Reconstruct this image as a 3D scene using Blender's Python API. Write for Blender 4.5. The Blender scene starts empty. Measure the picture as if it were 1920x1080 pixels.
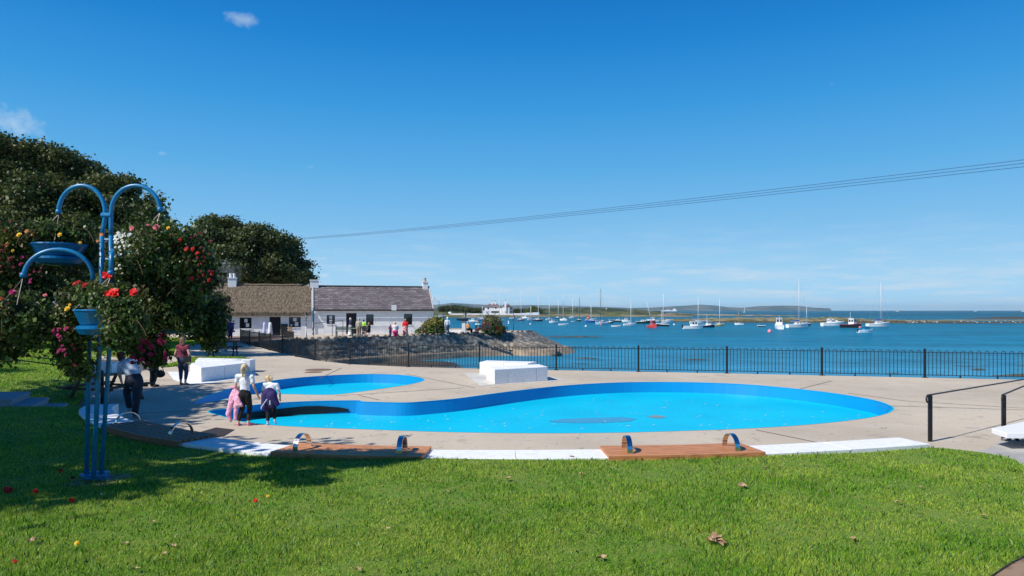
import bpy, bmesh, math, random
import numpy as np
from mathutils import Vector, Matrix
from mathutils.geometry import tessellate_polygon, delaunay_2d_cdt
R = math.radians
random.seed(7); rng = np.random.default_rng(7)
scene = bpy.context.scene
col = scene.collection
# ------------------------------------------------------------ camera
F = 1300.0; CX = 960.0; HY = 582.0; EYE = 2.5
cam_d = bpy.data.cameras.new('camera'); cam = bpy.data.objects.new('camera', cam_d); col.objects.link(cam)
cam.location = (0, 0, EYE); cam.rotation_euler = (R(90), 0, 0)
cam_d.sensor_width = 36; cam_d.lens = 36 * F / 1920
cam_d.shift_y = (HY - 540) / 1920
cam_d.clip_start = 0.1; cam_d.clip_end = 60000
scene.camera = cam
# ------------------------------------------------------------ light
SUN_EL = 45.0
SUN_FROM = Vector((-0.84, -0.545, 0)).normalized()
world = bpy.data.worlds.new('World'); scene.world = world; world.use_nodes = True
nt = world.node_tree; N = nt.nodes; L = nt.links
for n in list(N): N.remove(n)
wo = N.new('ShaderNodeOutputWorld'); bg = N.new('ShaderNodeBackground')
sky = N.new('ShaderNodeTexSky'); sky.sky_type = 'NISHITA'; sky.sun_disc = False
sky.sun_elevation = R(SUN_EL)
sky.sun_rotation = math.atan2(SUN_FROM.x, SUN_FROM.y)
sky.air_density = 1.15; sky.dust_density = 0.35; sky.ozone_density = 3.2; sky.altitude = 0
tc = N.new('ShaderNodeTexCoord')
sepz = N.new('ShaderNodeSeparateXYZ'); L.new(tc.outputs['Generated'], sepz.inputs[0])
# clear polarised blue: the sky texture graded by elevation
grad = N.new('ShaderNodeValToRGB'); ge = grad.color_ramp.elements
def s2l(r, g, b): return tuple(((c / 255 + .055) / 1.055) ** 2.4 if c > 10 else c / 255 / 12.92 for c in (r, g, b)) + (1,)
ge[0].position = 0.0; ge[0].color = s2l(168, 218, 250); ge[1].position = 1.0; ge[1].color = s2l(0, 60, 130)
for p_, c_ in [(.05, (156, 206, 240)), (.115, (122, 186, 232)), (.2, (84, 167, 225)), (.28, (50, 148, 217)), (.36, (18, 127, 205)), (.44, (0, 108, 190)), (.6, (0, 88, 165))]:
    q_ = ge.new(p_); q_.color = s2l(*c_)
L.new(sepz.outputs['Z'], grad.inputs[0])
gs = N.new('ShaderNodeVectorMath'); gs.operation = 'SCALE'; gs.inputs['Scale'].default_value = 1 / .095 / 1.2; L.new(grad.outputs[0], gs.inputs[0])
hs = N.new('ShaderNodeMixRGB'); hs.inputs[0].default_value = .96; L.new(sky.outputs[0], hs.inputs[1]); L.new(gs.outputs[0], hs.inputs[2])
# thin low clouds: noise stretched along the horizon, only near it, plus a few small puffs
sep = N.new('ShaderNodeSeparateXYZ'); L.new(tc.outputs['Generated'], sep.inputs[0])
mp = N.new('ShaderNodeMapping'); mp.inputs['Scale'].default_value = (7, 7, 55); L.new(tc.outputs['Generated'], mp.inputs[0])
nz = N.new('ShaderNodeTexNoise'); nz.inputs['Scale'].default_value = 1.6; nz.inputs['Detail'].default_value = 7; nz.inputs['Roughness'].default_value = .62
L.new(mp.outputs[0], nz.inputs['Vector'])
cr = N.new('ShaderNodeValToRGB'); cr.color_ramp.elements[0].position = .47; cr.color_ramp.elements[1].position = .72
L.new(nz.outputs['Fac'], cr.inputs[0])
band = N.new('ShaderNodeValToRGB'); e = band.color_ramp.elements
e[0].position = 0.0; e[0].color = (.3, .3, .3, 1); e[1].position = .13; e[1].color = (0, 0, 0, 1)
m1 = band.color_ramp.elements.new(.02); m1.color = (.9, .9, .9, 1)
m2 = band.color_ramp.elements.new(.06); m2.color = (.4, .4, .4, 1)
L.new(sep.outputs['Z'], band.inputs[0])
mul = N.new('ShaderNodeMath'); mul.operation = 'MULTIPLY'; L.new(cr.outputs[0], mul.inputs[0]); L.new(band.outputs[0], mul.inputs[1])
# small puffs placed by direction
def puff(prev, px, py, sx, sy, amt, seed):
    d = Vector(((px - CX) / F, 1, (HY - py) / F)).normalized()
    sub = N.new('ShaderNodeVectorMath'); sub.operation = 'SUBTRACT'; sub.inputs[1].default_value = d; L.new(tc.outputs['Generated'], sub.inputs[0])
    sc_ = N.new('ShaderNodeVectorMath'); sc_.operation = 'MULTIPLY'; sc_.inputs[1].default_value = (F / sx, F / sx, F / sy); L.new(sub.outputs[0], sc_.inputs[0])
    ln = N.new('ShaderNodeVectorMath'); ln.operation = 'LENGTH'; L.new(sc_.outputs[0], ln.inputs[0])
    n2 = N.new('ShaderNodeTexNoise'); n2.inputs['Scale'].default_value = 28; n2.inputs['Detail'].default_value = 7; n2.inputs['Roughness'].default_value = .65
    off = N.new('ShaderNodeVectorMath'); off.operation = 'ADD'; off.inputs[1].default_value = (seed, 0, seed); L.new(tc.outputs['Generated'], off.inputs[0]); L.new(off.outputs[0], n2.inputs['Vector'])
    a = N.new('ShaderNodeMath'); a.operation = 'MULTIPLY_ADD'; a.inputs[1].default_value = -0.55; a.inputs[2].default_value = .15; L.new(ln.outputs['Value'], a.inputs[0])
    b = N.new('ShaderNodeMath'); b.operation = 'ADD'; L.new(a.outputs[0], b.inputs[0]); L.new(n2.outputs['Fac'], b.inputs[1])
    mr = N.new('ShaderNodeMapRange'); mr.inputs['From Min'].default_value = .38; mr.inputs['From Max'].default_value = .7; mr.inputs['To Max'].default_value = amt
    L.new(b.outputs[0], mr.inputs['Value'])
    mx = N.new('ShaderNodeMath'); mx.operation = 'MAXIMUM'; L.new(prev, mx.inputs[0]); L.new(mr.outputs[0], mx.inputs[1])
    return mx.outputs[0]
cl = mul.outputs[0]
for a in [(450, 36, 46, 22, .5, 1), (0, 228, 95, 44, .62, 2), (302, 287, 16, 8, .35, 3), (582, 313, 18, 7, .16, 4),
          (600, 484, 34, 6, .5, 5), (803, 497, 30, 5, .55, 6), (900, 496, 34, 5, .5, 7), (606, 516, 20, 8, .8, 8), (1560, 158, 14, 5, .1, 9)]:
    cl = puff(cl, *a)
mixc = N.new('ShaderNodeMixRGB'); mixc.inputs[2].default_value = (5.6, 6.4, 7.2, 1)
L.new(cl, mixc.inputs[0]); L.new(hs.outputs[0], mixc.inputs[1])
L.new(mixc.outputs[0], bg.inputs[0]); bg.inputs[1].default_value = 0.095
L.new(bg.outputs[0], wo.inputs[0])
sun_d = bpy.data.lights.new('sun', 'SUN'); sun_d.energy = 4.2; sun_d.angle = R(.53); sun_d.color = (1, .955, .88)
sun = bpy.data.objects.new('sun', sun_d); col.objects.link(sun)
d = -(SUN_FROM * math.cos(R(SUN_EL)) + Vector((0, 0, math.sin(R(SUN_EL)))))
sun.rotation_euler = d.to_track_quat('-Z', 'Y').to_euler()
scene.view_settings.view_transform = 'Standard'; scene.view_settings.look = 'None'
scene.view_settings.exposure = 0.35; scene.view_settings.gamma = 1
scene.render.engine = 'CYCLES'
scene.cycles.max_bounces = 6; scene.cycles.diffuse_bounces = 3; scene.cycles.glossy_bounces = 3; scene.cycles.transmission_bounces = 4
scene.cycles.volume_bounces = 0; scene.cycles.transparent_max_bounces = 8
scene.cycles.use_denoising = True
scene.cycles.use_adaptive_sampling = True; scene.cycles.adaptive_threshold = 0.01
# ------------------------------------------------------------ placing
def gp(px, py, z=0.0):
    """ground point at height z seen at this place of the photo"""
    Y = (EYE - z) * F / (py - HY)
    return Vector(((px - CX) / F * Y, Y, z))
def at(px, py, Y):
    return Vector(((px - CX) / F * Y, Y, EYE - (py - HY) / F * Y))
# ------------------------------------------------------------ materials
def mat(name, c, rough=.7, metal=0.0, c2=None, scale=5.0, detail=4, lo=.4, hi=.6, bump=0.0, bscale=None, stretch=(1, 1, 1), spec=.4, island=0.0, trans=0.0, coat=0.0):
    m = bpy.data.materials.new(name); m.use_nodes = True
    t = m.node_tree; n = t.nodes; l = t.links
    b = n['Principled BSDF']
    b.inputs['Base Color'].default_value = (*c, 1); b.inputs['Roughness'].default_value = rough
    b.inputs['Metallic'].default_value = metal; b.inputs['Specular IOR Level'].default_value = spec
    b.inputs['Coat Weight'].default_value = coat
    out = None
    if c2 is not None or bump:
        tcn = n.new('ShaderNodeTexCoord'); mpn = n.new('ShaderNodeMapping'); mpn.inputs['Scale'].default_value = stretch
        l.new(tcn.outputs['Object'], mpn.inputs[0])
    if c2 is not None:
        no = n.new('ShaderNodeTexNoise'); no.inputs['Scale'].default_value = scale; no.inputs['Detail'].default_value = detail
        l.new(mpn.outputs[0], no.inputs['Vector'])
        mr = n.new('ShaderNodeMapRange'); mr.inputs['From Min'].default_value = lo; mr.inputs['From Max'].default_value = hi
        l.new(no.outputs['Fac'], mr.inputs['Value'])
        mx = n.new('ShaderNodeMixRGB'); mx.inputs[1].default_value = (*c, 1); mx.inputs[2].default_value = (*c2, 1)
        l.new(mr.outputs[0], mx.inputs[0]); out = mx.outputs[0]
    if island:
        g = n.new('ShaderNodeNewGeometry'); h = n.new('ShaderNodeHueSaturation')
        v = n.new('ShaderNodeMapRange'); v.inputs['To Min'].default_value = 1 - island; v.inputs['To Max'].default_value = 1 + island
        l.new(g.outputs['Random Per Island'], v.inputs['Value']); l.new(v.outputs[0], h.inputs['Value'])
        if out: l.new(out, h.inputs['Color'])
        else: h.inputs['Color'].default_value = (*c, 1)
        out = h.outputs[0]
    if out: l.new(out, b.inputs['Base Color'])
    if bump:
        bn = n.new('ShaderNodeTexNoise'); bn.inputs['Scale'].default_value = bscale or scale; bn.inputs['Detail'].default_value = 5
        l.new(mpn.outputs[0], bn.inputs['Vector'])
        bu = n.new('ShaderNodeBump'); bu.inputs['Strength'].default_value = min(1, bump); bu.inputs['Distance'].default_value = .02 if bump <= 1 else .02 * bump
        l.new(bn.outputs['Fac'], bu.inputs['Height']); l.new(bu.outputs[0], b.inputs['Normal'])
    if trans:
        tr = n.new('ShaderNodeBsdfTranslucent'); ms = n.new('ShaderNodeMixShader'); ms.inputs[0].default_value = trans
        if out: l.new(out, tr.inputs[0])
        else: tr.inputs[0].default_value = (*c, 1)
        l.new(b.outputs[0], ms.inputs[1]); l.new(tr.outputs[0], ms.inputs[2]); l.new(ms.outputs[0], n['Material Output'].inputs[0])
    return m
M = {}
M['blue_metal'] = mat('blue_paint', (.002, .19, .42), .36, 0, (.002, .15, .34), 9, spec=.5)
M['blue_pot'] = mat('blue_pot', (.005, .13, .32), .2, spec=.6)
M['black_metal'] = mat('black_metal', (.012, .012, .014), .4, spec=.4)
M['dark_paint'] = mat('dark_paint', (.02, .022, .024), .45)
M['steel'] = mat('steel', (.62, .62, .63), .16, 1.0)
M['granite'] = mat('white_granite', (.83, .83, .84), .6, 0, (.70, .69, .67), 9, 10, .42, .8)
M['granite_grey'] = mat('granite', (.74, .75, .77), .6, 0, (.6, .61, .64), 120, 3, .35, .65)
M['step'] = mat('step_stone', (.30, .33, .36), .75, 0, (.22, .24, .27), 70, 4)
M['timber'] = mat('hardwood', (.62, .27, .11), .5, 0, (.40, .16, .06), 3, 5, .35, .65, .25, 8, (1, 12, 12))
M['timber_shaded'] = mat('shaded_hardwood', (.32, .13, .065), .5, 0, (.20, .08, .04), 3, 5, .35, .65, .25, 8, (1, 12, 12))  # darker copy of the hardwood, shade of the left bench put into its colour
M['brown_wood'] = mat('brown_wood', (.13, .07, .035), .7, 0, (.08, .04, .02), 6)
M['white'] = mat('white_paint', (.8, .8, .8), .5)
M['white_gloss'] = mat('white_gelcoat', (.82, .82, .82), .25)
M['glass'] = mat('dark_glass', (.015, .02, .028), .06, spec=.8)
M['paper'] = mat('paper', (.75, .76, .8), .8)
M['skin'] = mat('skin', (.62, .36, .25), .5, c2=(.56, .30, .2), scale=8)
M['asphalt'] = mat('asphalt', (.10, .10, .105), .85, c2=(.07, .07, .075), scale=4)
M['rock'] = mat('rock', (.16, .15, .135), .85, 0, (.075, .07, .062), 3.5, 6, .38, .62, .8, 9)
M['rock_tan'] = mat('rock_tan', (.27, .22, .16), .85, 0, (.14, .11, .08), 3, 6, .38, .62, .8, 9)
def colmat(name, c, rough=.6, **k):
    if name not in M: M[name] = mat(name, c, rough, **k)
    return M[name]
# ------------------------------------------------------------ objects
def tag(o, label=None, cat=None, group=None, kind=None):
    if label: o['label'] = label
    if cat: o['category'] = cat
    if group: o['group'] = group
    if kind: o['kind'] = kind
    return o
def link(o, parent=None):
    col.objects.link(o)
    if parent is not None: o.parent = parent
    return o
def empty(name, label, cat, loc=(0, 0, 0), rz=0.0, group=None):
    o = bpy.data.objects.new(name, None); link(o); o.location = loc; o.rotation_euler = (0, 0, rz)
    o.empty_display_size = .2
    return tag(o, label, cat, group)
def copy_tree(o, parent=None):
    c = o.copy(); col.objects.link(c); c.parent = parent
    for ch in list(o.children): copy_tree(ch, c)
    return c
class MB:
    """collects shapes and links them as one mesh object"""
    def __init__(s): s.bm = bmesh.new()
    def box(s, a, b, mtx=None, bev=0.0):
        a = Vector(a); b = Vector(b)
        r = bmesh.ops.create_cube(s.bm, size=1); vs = r['verts']
        for v in vs: v.co = Vector(((a.x + b.x) / 2 + v.co.x * (b.x - a.x), (a.y + b.y) / 2 + v.co.y * (b.y - a.y), (a.z + b.z) / 2 + v.co.z * (b.z - a.z)))
        if bev:
            es = list({e for v in vs for e in v.link_edges})
            rr = bmesh.ops.bevel(s.bm, geom=es, offset=bev, segments=2, affect='EDGES'); vs = list({v for f in rr['faces'] for v in f.verts} | {v for v in vs if v.is_valid})
        if mtx: bmesh.ops.transform(s.bm, matrix=mtx, verts=vs)
        return s
    def tube(s, pts, r, n=8, cap=True):
        pts = [Vector(p) for p in pts]
        if not isinstance(r, (list, tuple)): r = [r] * len(pts)
        rings = []; prev = None
        for i, p in enumerate(pts):
            if i == 0: t = pts[1] - p
            elif i == len(pts) - 1: t = p - pts[i - 1]
            else: t = (pts[i + 1] - pts[i - 1])
            t.normalize()
            if prev is None:
                u = t.orthogonal().normalized()
            else:
                u = (prev - t * prev.dot(t)).normalized()
            prev = u; w = t.cross(u)
            rings.append([s.bm.verts.new(p + (u * math.cos(2 * math.pi * k / n) + w * math.sin(2 * math.pi * k / n)) * r[i]) for k in range(n)])
        for a, b in zip(rings, rings[1:]):
            for k in range(n): s.bm.faces.new((a[k], a[(k + 1) % n], b[(k + 1) % n], b[k]))
        if cap:
            s.bm.faces.new(rings[0][::-1]); s.bm.faces.new(rings[-1])
        return s
    def lathe(s, prof, c=(0, 0, 0), n=20, cap=True):
        c = Vector(c); rings = []
        for (r, z) in prof: rings.append([s.bm.verts.new(c + Vector((r * math.cos(2 * math.pi * k / n), r * math.sin(2 * math.pi * k / n), z))) for k in range(n)])
        for a, b in zip(rings, rings[1:]):
            for k in range(n): s.bm.faces.new((a[k], a[(k + 1) % n], b[(k + 1) % n], b[k]))
        if cap: s.bm.faces.new(rings[0][::-1]); s.bm.faces.new(rings[-1])
        return s
    def ball(s, c, r, sub=2, sc=(1, 1, 1)):
        rr = bmesh.ops.create_icosphere(s.bm, subdivisions=sub, radius=1)
        for v in rr['verts']: v.co = Vector(c) + Vector((v.co.x * r * sc[0], v.co.y * r * sc[1], v.co.z * r * sc[2]))
        return s
    def poly(s, pts):
        s.bm.faces.new([s.bm.verts.new(p) for p in pts]); return s
    def prism(s, pts, z0, z1):
        """closed ring of xy points, from z0 to z1"""
        a = [s.bm.verts.new((p[0], p[1], z0)) for p in pts]; b = [s.bm.verts.new((p[0], p[1], z1)) for p in pts]
        n = len(pts)
        for k in range(n): s.bm.faces.new((a[k], a[(k + 1) % n], b[(k + 1) % n], b[k]))
        for tri in tessellate_polygon([[Vector((p[0], p[1], 0)) for p in pts]]):
            s.bm.faces.new([b[i] for i in tri]); s.bm.faces.new([a[i] for i in tri[::-1]])
        return s
    def build(s, name, m, parent=None, smooth=False, bevel=0.0):
        bmesh.ops.recalc_face_normals(s.bm, faces=s.bm.faces)
        me = bpy.data.meshes.new(name); s.bm.to_mesh(me); s.bm.free()
        if smooth: me.polygons.foreach_set('use_smooth', [True] * len(me.polygons))
        o = bpy.data.objects.new(name, me); me.materials.append(m); link(o, parent)
        if bevel:
            bv = o.modifiers.new('bevel', 'BEVEL'); bv.width = bevel; bv.segments = 2; bv.limit_method = 'ANGLE'
        return o
def npmesh(name, V, Fc, m, parent=None, smooth=False):
    """V (n,3), Fc (m,k) arrays"""
    me = bpy.data.meshes.new(name); k = Fc.shape[1]
    me.vertices.add(len(V)); me.vertices.foreach_set('co', V.astype(np.float32).ravel())
    me.loops.add(Fc.size); me.loops.foreach_set('vertex_index', Fc.astype(np.int32).ravel())
    me.polygons.add(len(Fc)); me.polygons.foreach_set('loop_start', np.arange(0, Fc.size, k, dtype=np.int32))
    me.update(calc_edges=True)
    if smooth: me.polygons.foreach_set('use_smooth', np.ones(len(Fc), dtype=bool))
    o = bpy.data.objects.new(name, me); me.materials.append(m); link(o, parent)
    return o
def spline(pts, n=8, closed=False):
    P = [Vector((p[0], p[1], p[2] if len(p) > 2 else 0)) for p in pts]; out = []
    m = len(P)
    for i in range(m if closed else m - 1):
        if closed: p0, p1, p2, p3 = P[i - 1], P[i], P[(i + 1) % m], P[(i + 2) % m]
        else: p0, p1, p2, p3 = P[max(i - 1, 0)], P[i], P[i + 1], P[min(i + 2, m - 1)]
        for k in range(n):
            t = k / n
            out.append(.5 * ((2 * p1) + (p2 - p0) * t + (2 * p0 - 5 * p1 + 4 * p2 - p3) * t * t + (3 * p1 - p0 - 3 * p2 + p3) * t ** 3))
    if not closed: out.append(P[-1])
    return out
def sheet(name, loops, z, m, parent=None, zf=None):
    L3 = [[Vector((p[0], p[1], 0)) for p in lp] for lp in loops]
    tris = tessellate_polygon(L3); flat = [p for lp in L3 for p in lp]
    V = np.array([(p.x, p.y, zf(p.x, p.y) if zf else z) for p in flat]); T = np.array(tris)
    # face upwards
    a = V[T[:, 1]] - V[T[:, 0]]; b = V[T[:, 2]] - V[T[:, 0]]; flip = (a[:, 0] * b[:, 1] - a[:, 1] * b[:, 0]) < 0
    T[flip] = T[flip][:, ::-1]
    return npmesh(name, V, T, m, parent)
def inside(px, py, poly):
    """vectorised point in polygon"""
    px = np.asarray(px, float); py = np.asarray(py, float); r = np.zeros(px.shape, bool); n = len(poly)
    for i in range(n):
        x0, y0 = poly[i][0], poly[i][1]; x1, y1 = poly[(i + 1) % n][0], poly[(i + 1) % n][1]
        if y0 == y1: continue
        c = ((y0 > py) != (y1 > py)) & (px < (x1 - x0) * (py - y0) / (y1 - y0) + x0)
        r ^= c
    return r
# ============================================================ SETTING
SEA = -2.0
P1_ = Vector((-20.1, 70.0, 0))
def concrete_mat():
    m = bpy.data.materials.new('exposed_aggregate'); m.use_nodes = True
    t = m.node_tree; n = t.nodes; l = t.links; b = n['Principled BSDF']; b.inputs['Roughness'].default_value = .85; b.inputs['Specular IOR Level'].default_value = .25
    tcn = n.new('ShaderNodeTexCoord')
    def noise(s, d, lo, hi, rough=.6):
        no = n.new('ShaderNodeTexNoise'); no.inputs['Scale'].default_value = s; no.inputs['Detail'].default_value = d; no.inputs['Roughness'].default_value = rough
        l.new(tcn.outputs['Object'], no.inputs['Vector']); mr = n.new('ShaderNodeMapRange'); mr.inputs['From Min'].default_value = lo; mr.inputs['From Max'].default_value = hi
        l.new(no.outputs['Fac'], mr.inputs['Value']); return mr.outputs[0]
    def mix(f, a, c, k=1.0):
        mx = n.new('ShaderNodeMixRGB')
        if k != 1.0:
            mm = n.new('ShaderNodeMath'); mm.operation = 'MULTIPLY'; mm.inputs[1].default_value = k; l.new(f, mm.inputs[0]); f = mm.outputs[0]
        l.new(f, mx.inputs[0])
        for i, q in ((1, a), (2, c)):
            if isinstance(q, tuple): mx.inputs[i].default_value = (*q, 1)
            else: l.new(q, mx.inputs[i])
        return mx.outputs[0]
    base = mix(noise(.22, 5, .35, .65), (.57, .485, .37), (.45, .38, .29))
    base = mix(noise(1.3, 6, .5, .72), base, (.55, .49, .42), .6)
    base = mix(noise(26, 5, .54, .66, .8), base, (.22, .17, .12), .55)
    base = mix(noise(60, 2, .58, .66), base, (.62, .56, .5), .6)
    base = mix(noise(.7, 9, .57, .68, .75), base, (.25, .21, .17), .6)
    base = mix(noise(2.6, 9, .575, .64, .8), base, (.14, .12, .10), .75)
    l.new(base, b.inputs['Base Color'])
    bn = n.new('ShaderNodeTexNoise'); bn.inputs['Scale'].default_value = 45; l.new(tcn.outputs['Object'], bn.inputs['Vector'])
    bu = n.new('ShaderNodeBump'); bu.inputs['Strength'].default_value = .35; bu.inputs['Distance'].default_value = .01; l.new(bn.outputs['Fac'], bu.inputs['Height']); l.new(bu.outputs[0], b.inputs['Normal'])
    return m
M['concrete'] = concrete_mat()
fence_px = [(451, 643), (468, 647), (486, 651), (507, 657), (530, 662.5), (557, 669), (591, 675.5), (657, 683), (766, 688), (899, 691), (1043, 694), (1197, 697), (1363, 700), (1541, 704), (1734, 708)]
fence_pts = [gp(x, y) for x, y in fence_px]
dvec = (fence_pts[-1] - fence_pts[-2]); fence_pts += [fence_pts[-1] + dvec * 1.0, fence_pts[-1] + dvec * 2.0]
pool_far = [(392, 771), (440, 765), (500, 757), (580, 752.5), (668, 751), (676, 753), (720, 754.5), (760, 755), (800, 752.5), (860, 747), (930, 737.5), (1000, 729), (1060, 723), (1130, 718.5), (1200, 716.5), (1300, 717), (1400, 721), (1500, 730), (1580, 740), (1640, 751), (1668, 761)]
pool_near = [(1673, 768), (1655, 777), (1600, 787), (1500, 797), (1400, 803), (1300, 807), (1150, 811), (1000, 812), (850, 810), (750, 807), (650, 803.5), (560, 800), (500, 796), (450, 789.5), (418, 780)]
small_px = [(366, 757), (378, 748), (400, 739), (440, 727), (500, 715.5), (560, 708), (640, 703), (700, 701.5), (760, 704), (794, 711), (775, 719), (720, 728), (670, 735), (630, 739.5), (590, 740), (550, 739), (500, 738.5), (450, 741), (430, 746), (400, 753)]
pool_loop = spline([gp(x, y) for x, y in pool_far + pool_near], 5, True)
small_loop = spline([gp(x, y) for x, y in small_px], 5, True)
terrace_px = [(520, 642), (556, 637), (620, 635), (700, 631.5), (770, 629.5), (830, 627.5), (890, 625), (940, 623.5), (978, 623)]
terrace_pts = [gp(x, y, .2) for x, y in terrace_px]
def tz(x): return .2 * max(0.0, min(1.0, (x + 21.5) / 5))
for p_ in terrace_pts: p_.z = 0
tip = [Vector((2.2, 75.5, 0)), Vector((1.9, 78.5, 0)), Vector((-1, 81, 0)), Vector((-6, 84, 0)), Vector((-10, 90, 0))]
out = [(60, -30), (60, fence_pts[-1].y - 2)] + [(p.x, p.y) for p in fence_pts[::-1]] + [(-21.6, 57)] + [(p.x, p.y) for p in terrace_pts] + [(p.x, p.y) for p in tip] + [(-30, 150), (-160, 170), (-160, -30)]
pav = sheet('pavement', [[Vector((*p, 0)) for p in out], pool_loop, small_loop], 0, M['concrete']); tag(pav, kind='structure')
# skirt of the quay under the fence
q = MB(); fl = [Vector((60, fence_pts[-1].y - 2, 0))] + fence_pts[::-1] + [Vector((-21.6, 57, 0)), terrace_pts[0]]
for a, b in zip(fl, fl[1:]): q.poly([(a.x, a.y, -.003), (b.x, b.y, -.003), (b.x, b.y, -3), (a.x, a.y, -3)])
tag(q.build('quay_wall', M['rock'],), 'grey harbour wall dropping from the paved edge to the water below the railings', 'wall')
# pools
def paint_mat(name, c, worn):
    m = bpy.data.materials.new(name); m.use_nodes = True
    t = m.node_tree; n = t.nodes; l = t.links; b = n['Principled BSDF']; b.inputs['Roughness'].default_value = .42; b.inputs['Specular IOR Level'].default_value = .3
    tcn = n.new('ShaderNodeTexCoord')
    no = n.new('ShaderNodeTexNoise'); no.inputs['Scale'].default_value = 9; no.inputs['Detail'].default_value = 4; no.inputs['Roughness'].default_value = .55
    l.new(tcn.outputs['Object'], no.inputs['Vector'])
    mr = n.new('ShaderNodeMapRange'); mr.inputs['From Min'].default_value = worn; mr.inputs['From Max'].default_value = worn + .015; l.new(no.outputs['Fac'], mr.inputs['Value'])
    n2 = n.new('ShaderNodeTexNoise'); n2.inputs['Scale'].default_value = .6; n2.inputs['Detail'].default_value = 6; l.new(tcn.outputs['Object'], n2.inputs['Vector'])
    mr2 = n.new('ShaderNodeMapRange'); mr2.inputs['From Min'].default_value = .35; mr2.inputs['From Max'].default_value = .65; l.new(n2.outputs['Fac'], mr2.inputs['Value'])
    mx = n.new('ShaderNodeMixRGB'); mx.inputs[1].default_value = (*c, 1); mx.inputs[2].default_value = (c[0] * .9, c[1] * .88, c[2] * .93, 1); l.new(mr2.outputs[0], mx.inputs[0])
    mx2 = n.new('ShaderNodeMixRGB'); mx2.inputs[2].default_value = (.42, .62, .66, 1); l.new(mr.outputs[0], mx2.inputs[0]); l.new(mx.outputs[0], mx2.inputs[1])
    l.new(mx2.outputs[0], b.inputs['Base Color']); return m
M['pool_floor'] = paint_mat('pool_floor_paint', (.001, .54, .75), .76)
M['pool_wall'] = paint_mat('pool_wall_shade_paint', (.0, .27, .58), .80)  # floor paint made darker, the shade on the walls put into the colour
def inset(loop, d):
    n = len(loop); area = sum(loop[i].x * loop[(i + 1) % n].y - loop[(i + 1) % n].x * loop[i].y for i in range(n)); s = 1 if area > 0 else -1
    o = []
    for i in range(n):
        t = (loop[(i + 1) % n] - loop[i - 1]).normalized(); o.append(loop[i] + Vector((-t.y, t.x, 0)) * d * s)
    return o
def basin(loop, label, depth=.35):
    root = empty('paddling_pool', label, 'pool', (0, 0, 0))
    n = len(loop); w = MB(); ins = inset(loop, .07)
    A = [w.bm.verts.new((p.x, p.y, .004)) for p in loop]; B = [w.bm.verts.new((p.x, p.y, -.03)) for p in loop]; Cc = [w.bm.verts.new((p.x, p.y, -depth - .01)) for p in ins]
    for i in range(n):
        j = (i + 1) % n; w.bm.faces.new((A[i], A[j], B[j], B[i])); w.bm.faces.new((B[i], B[j], Cc[j], Cc[i]))
    w.build('wall', M['pool_wall'], root)
    rim = MB(); o = inset(loop, -.035)
    A = [rim.bm.verts.new((p.x, p.y, .005)) for p in loop]; B = [rim.bm.verts.new((p.x, p.y, .005)) for p in o]
    for i in range(n):
        j = (i + 1) % n; rim.bm.faces.new((A[i], A[j], B[j], B[i]))
    rim.build('rim', M['pool_floor'], root)
    sheet('floor', [ins], -depth, M['pool_floor'], root)
    return root
bigpool = basin(pool_loop, 'large empty figure-shaped paddling pool painted bright blue in front of the benches')
smallpool = basin(small_loop, 'smaller empty blue paddling pool behind the two blonde girls, nearer the stone harbour wall', .33)
def slot_shade_band():
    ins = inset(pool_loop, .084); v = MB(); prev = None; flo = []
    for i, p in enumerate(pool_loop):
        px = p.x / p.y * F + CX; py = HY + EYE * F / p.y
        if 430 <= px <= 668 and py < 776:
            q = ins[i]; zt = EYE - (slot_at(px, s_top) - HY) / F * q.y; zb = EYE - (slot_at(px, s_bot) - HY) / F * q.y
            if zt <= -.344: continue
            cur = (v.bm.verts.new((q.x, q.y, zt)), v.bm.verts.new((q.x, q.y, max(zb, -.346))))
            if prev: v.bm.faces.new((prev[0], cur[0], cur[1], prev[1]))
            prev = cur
    v.build('slot_shade', colmat('slot_shade_black', (.003, .004, .006), .6), bigpool)  # flat near-black strip: the dark of an undercut painted onto the wall
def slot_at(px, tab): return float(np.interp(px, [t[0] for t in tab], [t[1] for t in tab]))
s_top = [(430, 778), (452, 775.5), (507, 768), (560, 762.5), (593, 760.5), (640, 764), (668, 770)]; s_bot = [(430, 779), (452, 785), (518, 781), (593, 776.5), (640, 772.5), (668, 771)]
slot_shade_band()
def gpz(pts, z): return [gp(x, y, z) for x, y in pts]
sheet('floor_shade', [gpz([(428, 783), (445, 777), (470, 778), (560, 779), (593, 777), (518, 782), (455, 789), (438, 789)], -.345)], -.345, mat('floor_shade_black', (.002, .004, .008), .35, spec=.2), bigpool)  # near-black sheet carrying the painted dark of the undercut onto the floor
sheet('wet_patch', [gpz([(1028, 789), (1060, 785), (1110, 783.5), (1165, 782), (1195, 785), (1180, 790), (1130, 793), (1080, 793), (1040, 792)], -.345)], -.345, mat('wet_paint', (.002, .26, .46), .1, spec=.6), bigpool)
sheet('drain', [gpz([(1212, 781), (1228, 778), (1245, 780), (1248, 783), (1230, 784.5)], -.345)], -.345, mat('rust_drain', (.22, .24, .24), .8, c2=(.1, .3, .4), scale=20), bigpool)
sheet('drain', [gpz([(740, 707.5), (752, 706.5), (759, 708), (748, 710)], -.325)], -.325, colmat('drain_dark', (.01, .08, .2)), smallpool)
scum = mat('dried_scum', (.5, .72, .78), .8, c2=(.02, .42, .7), scale=9, lo=.44, hi=.52)
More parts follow.
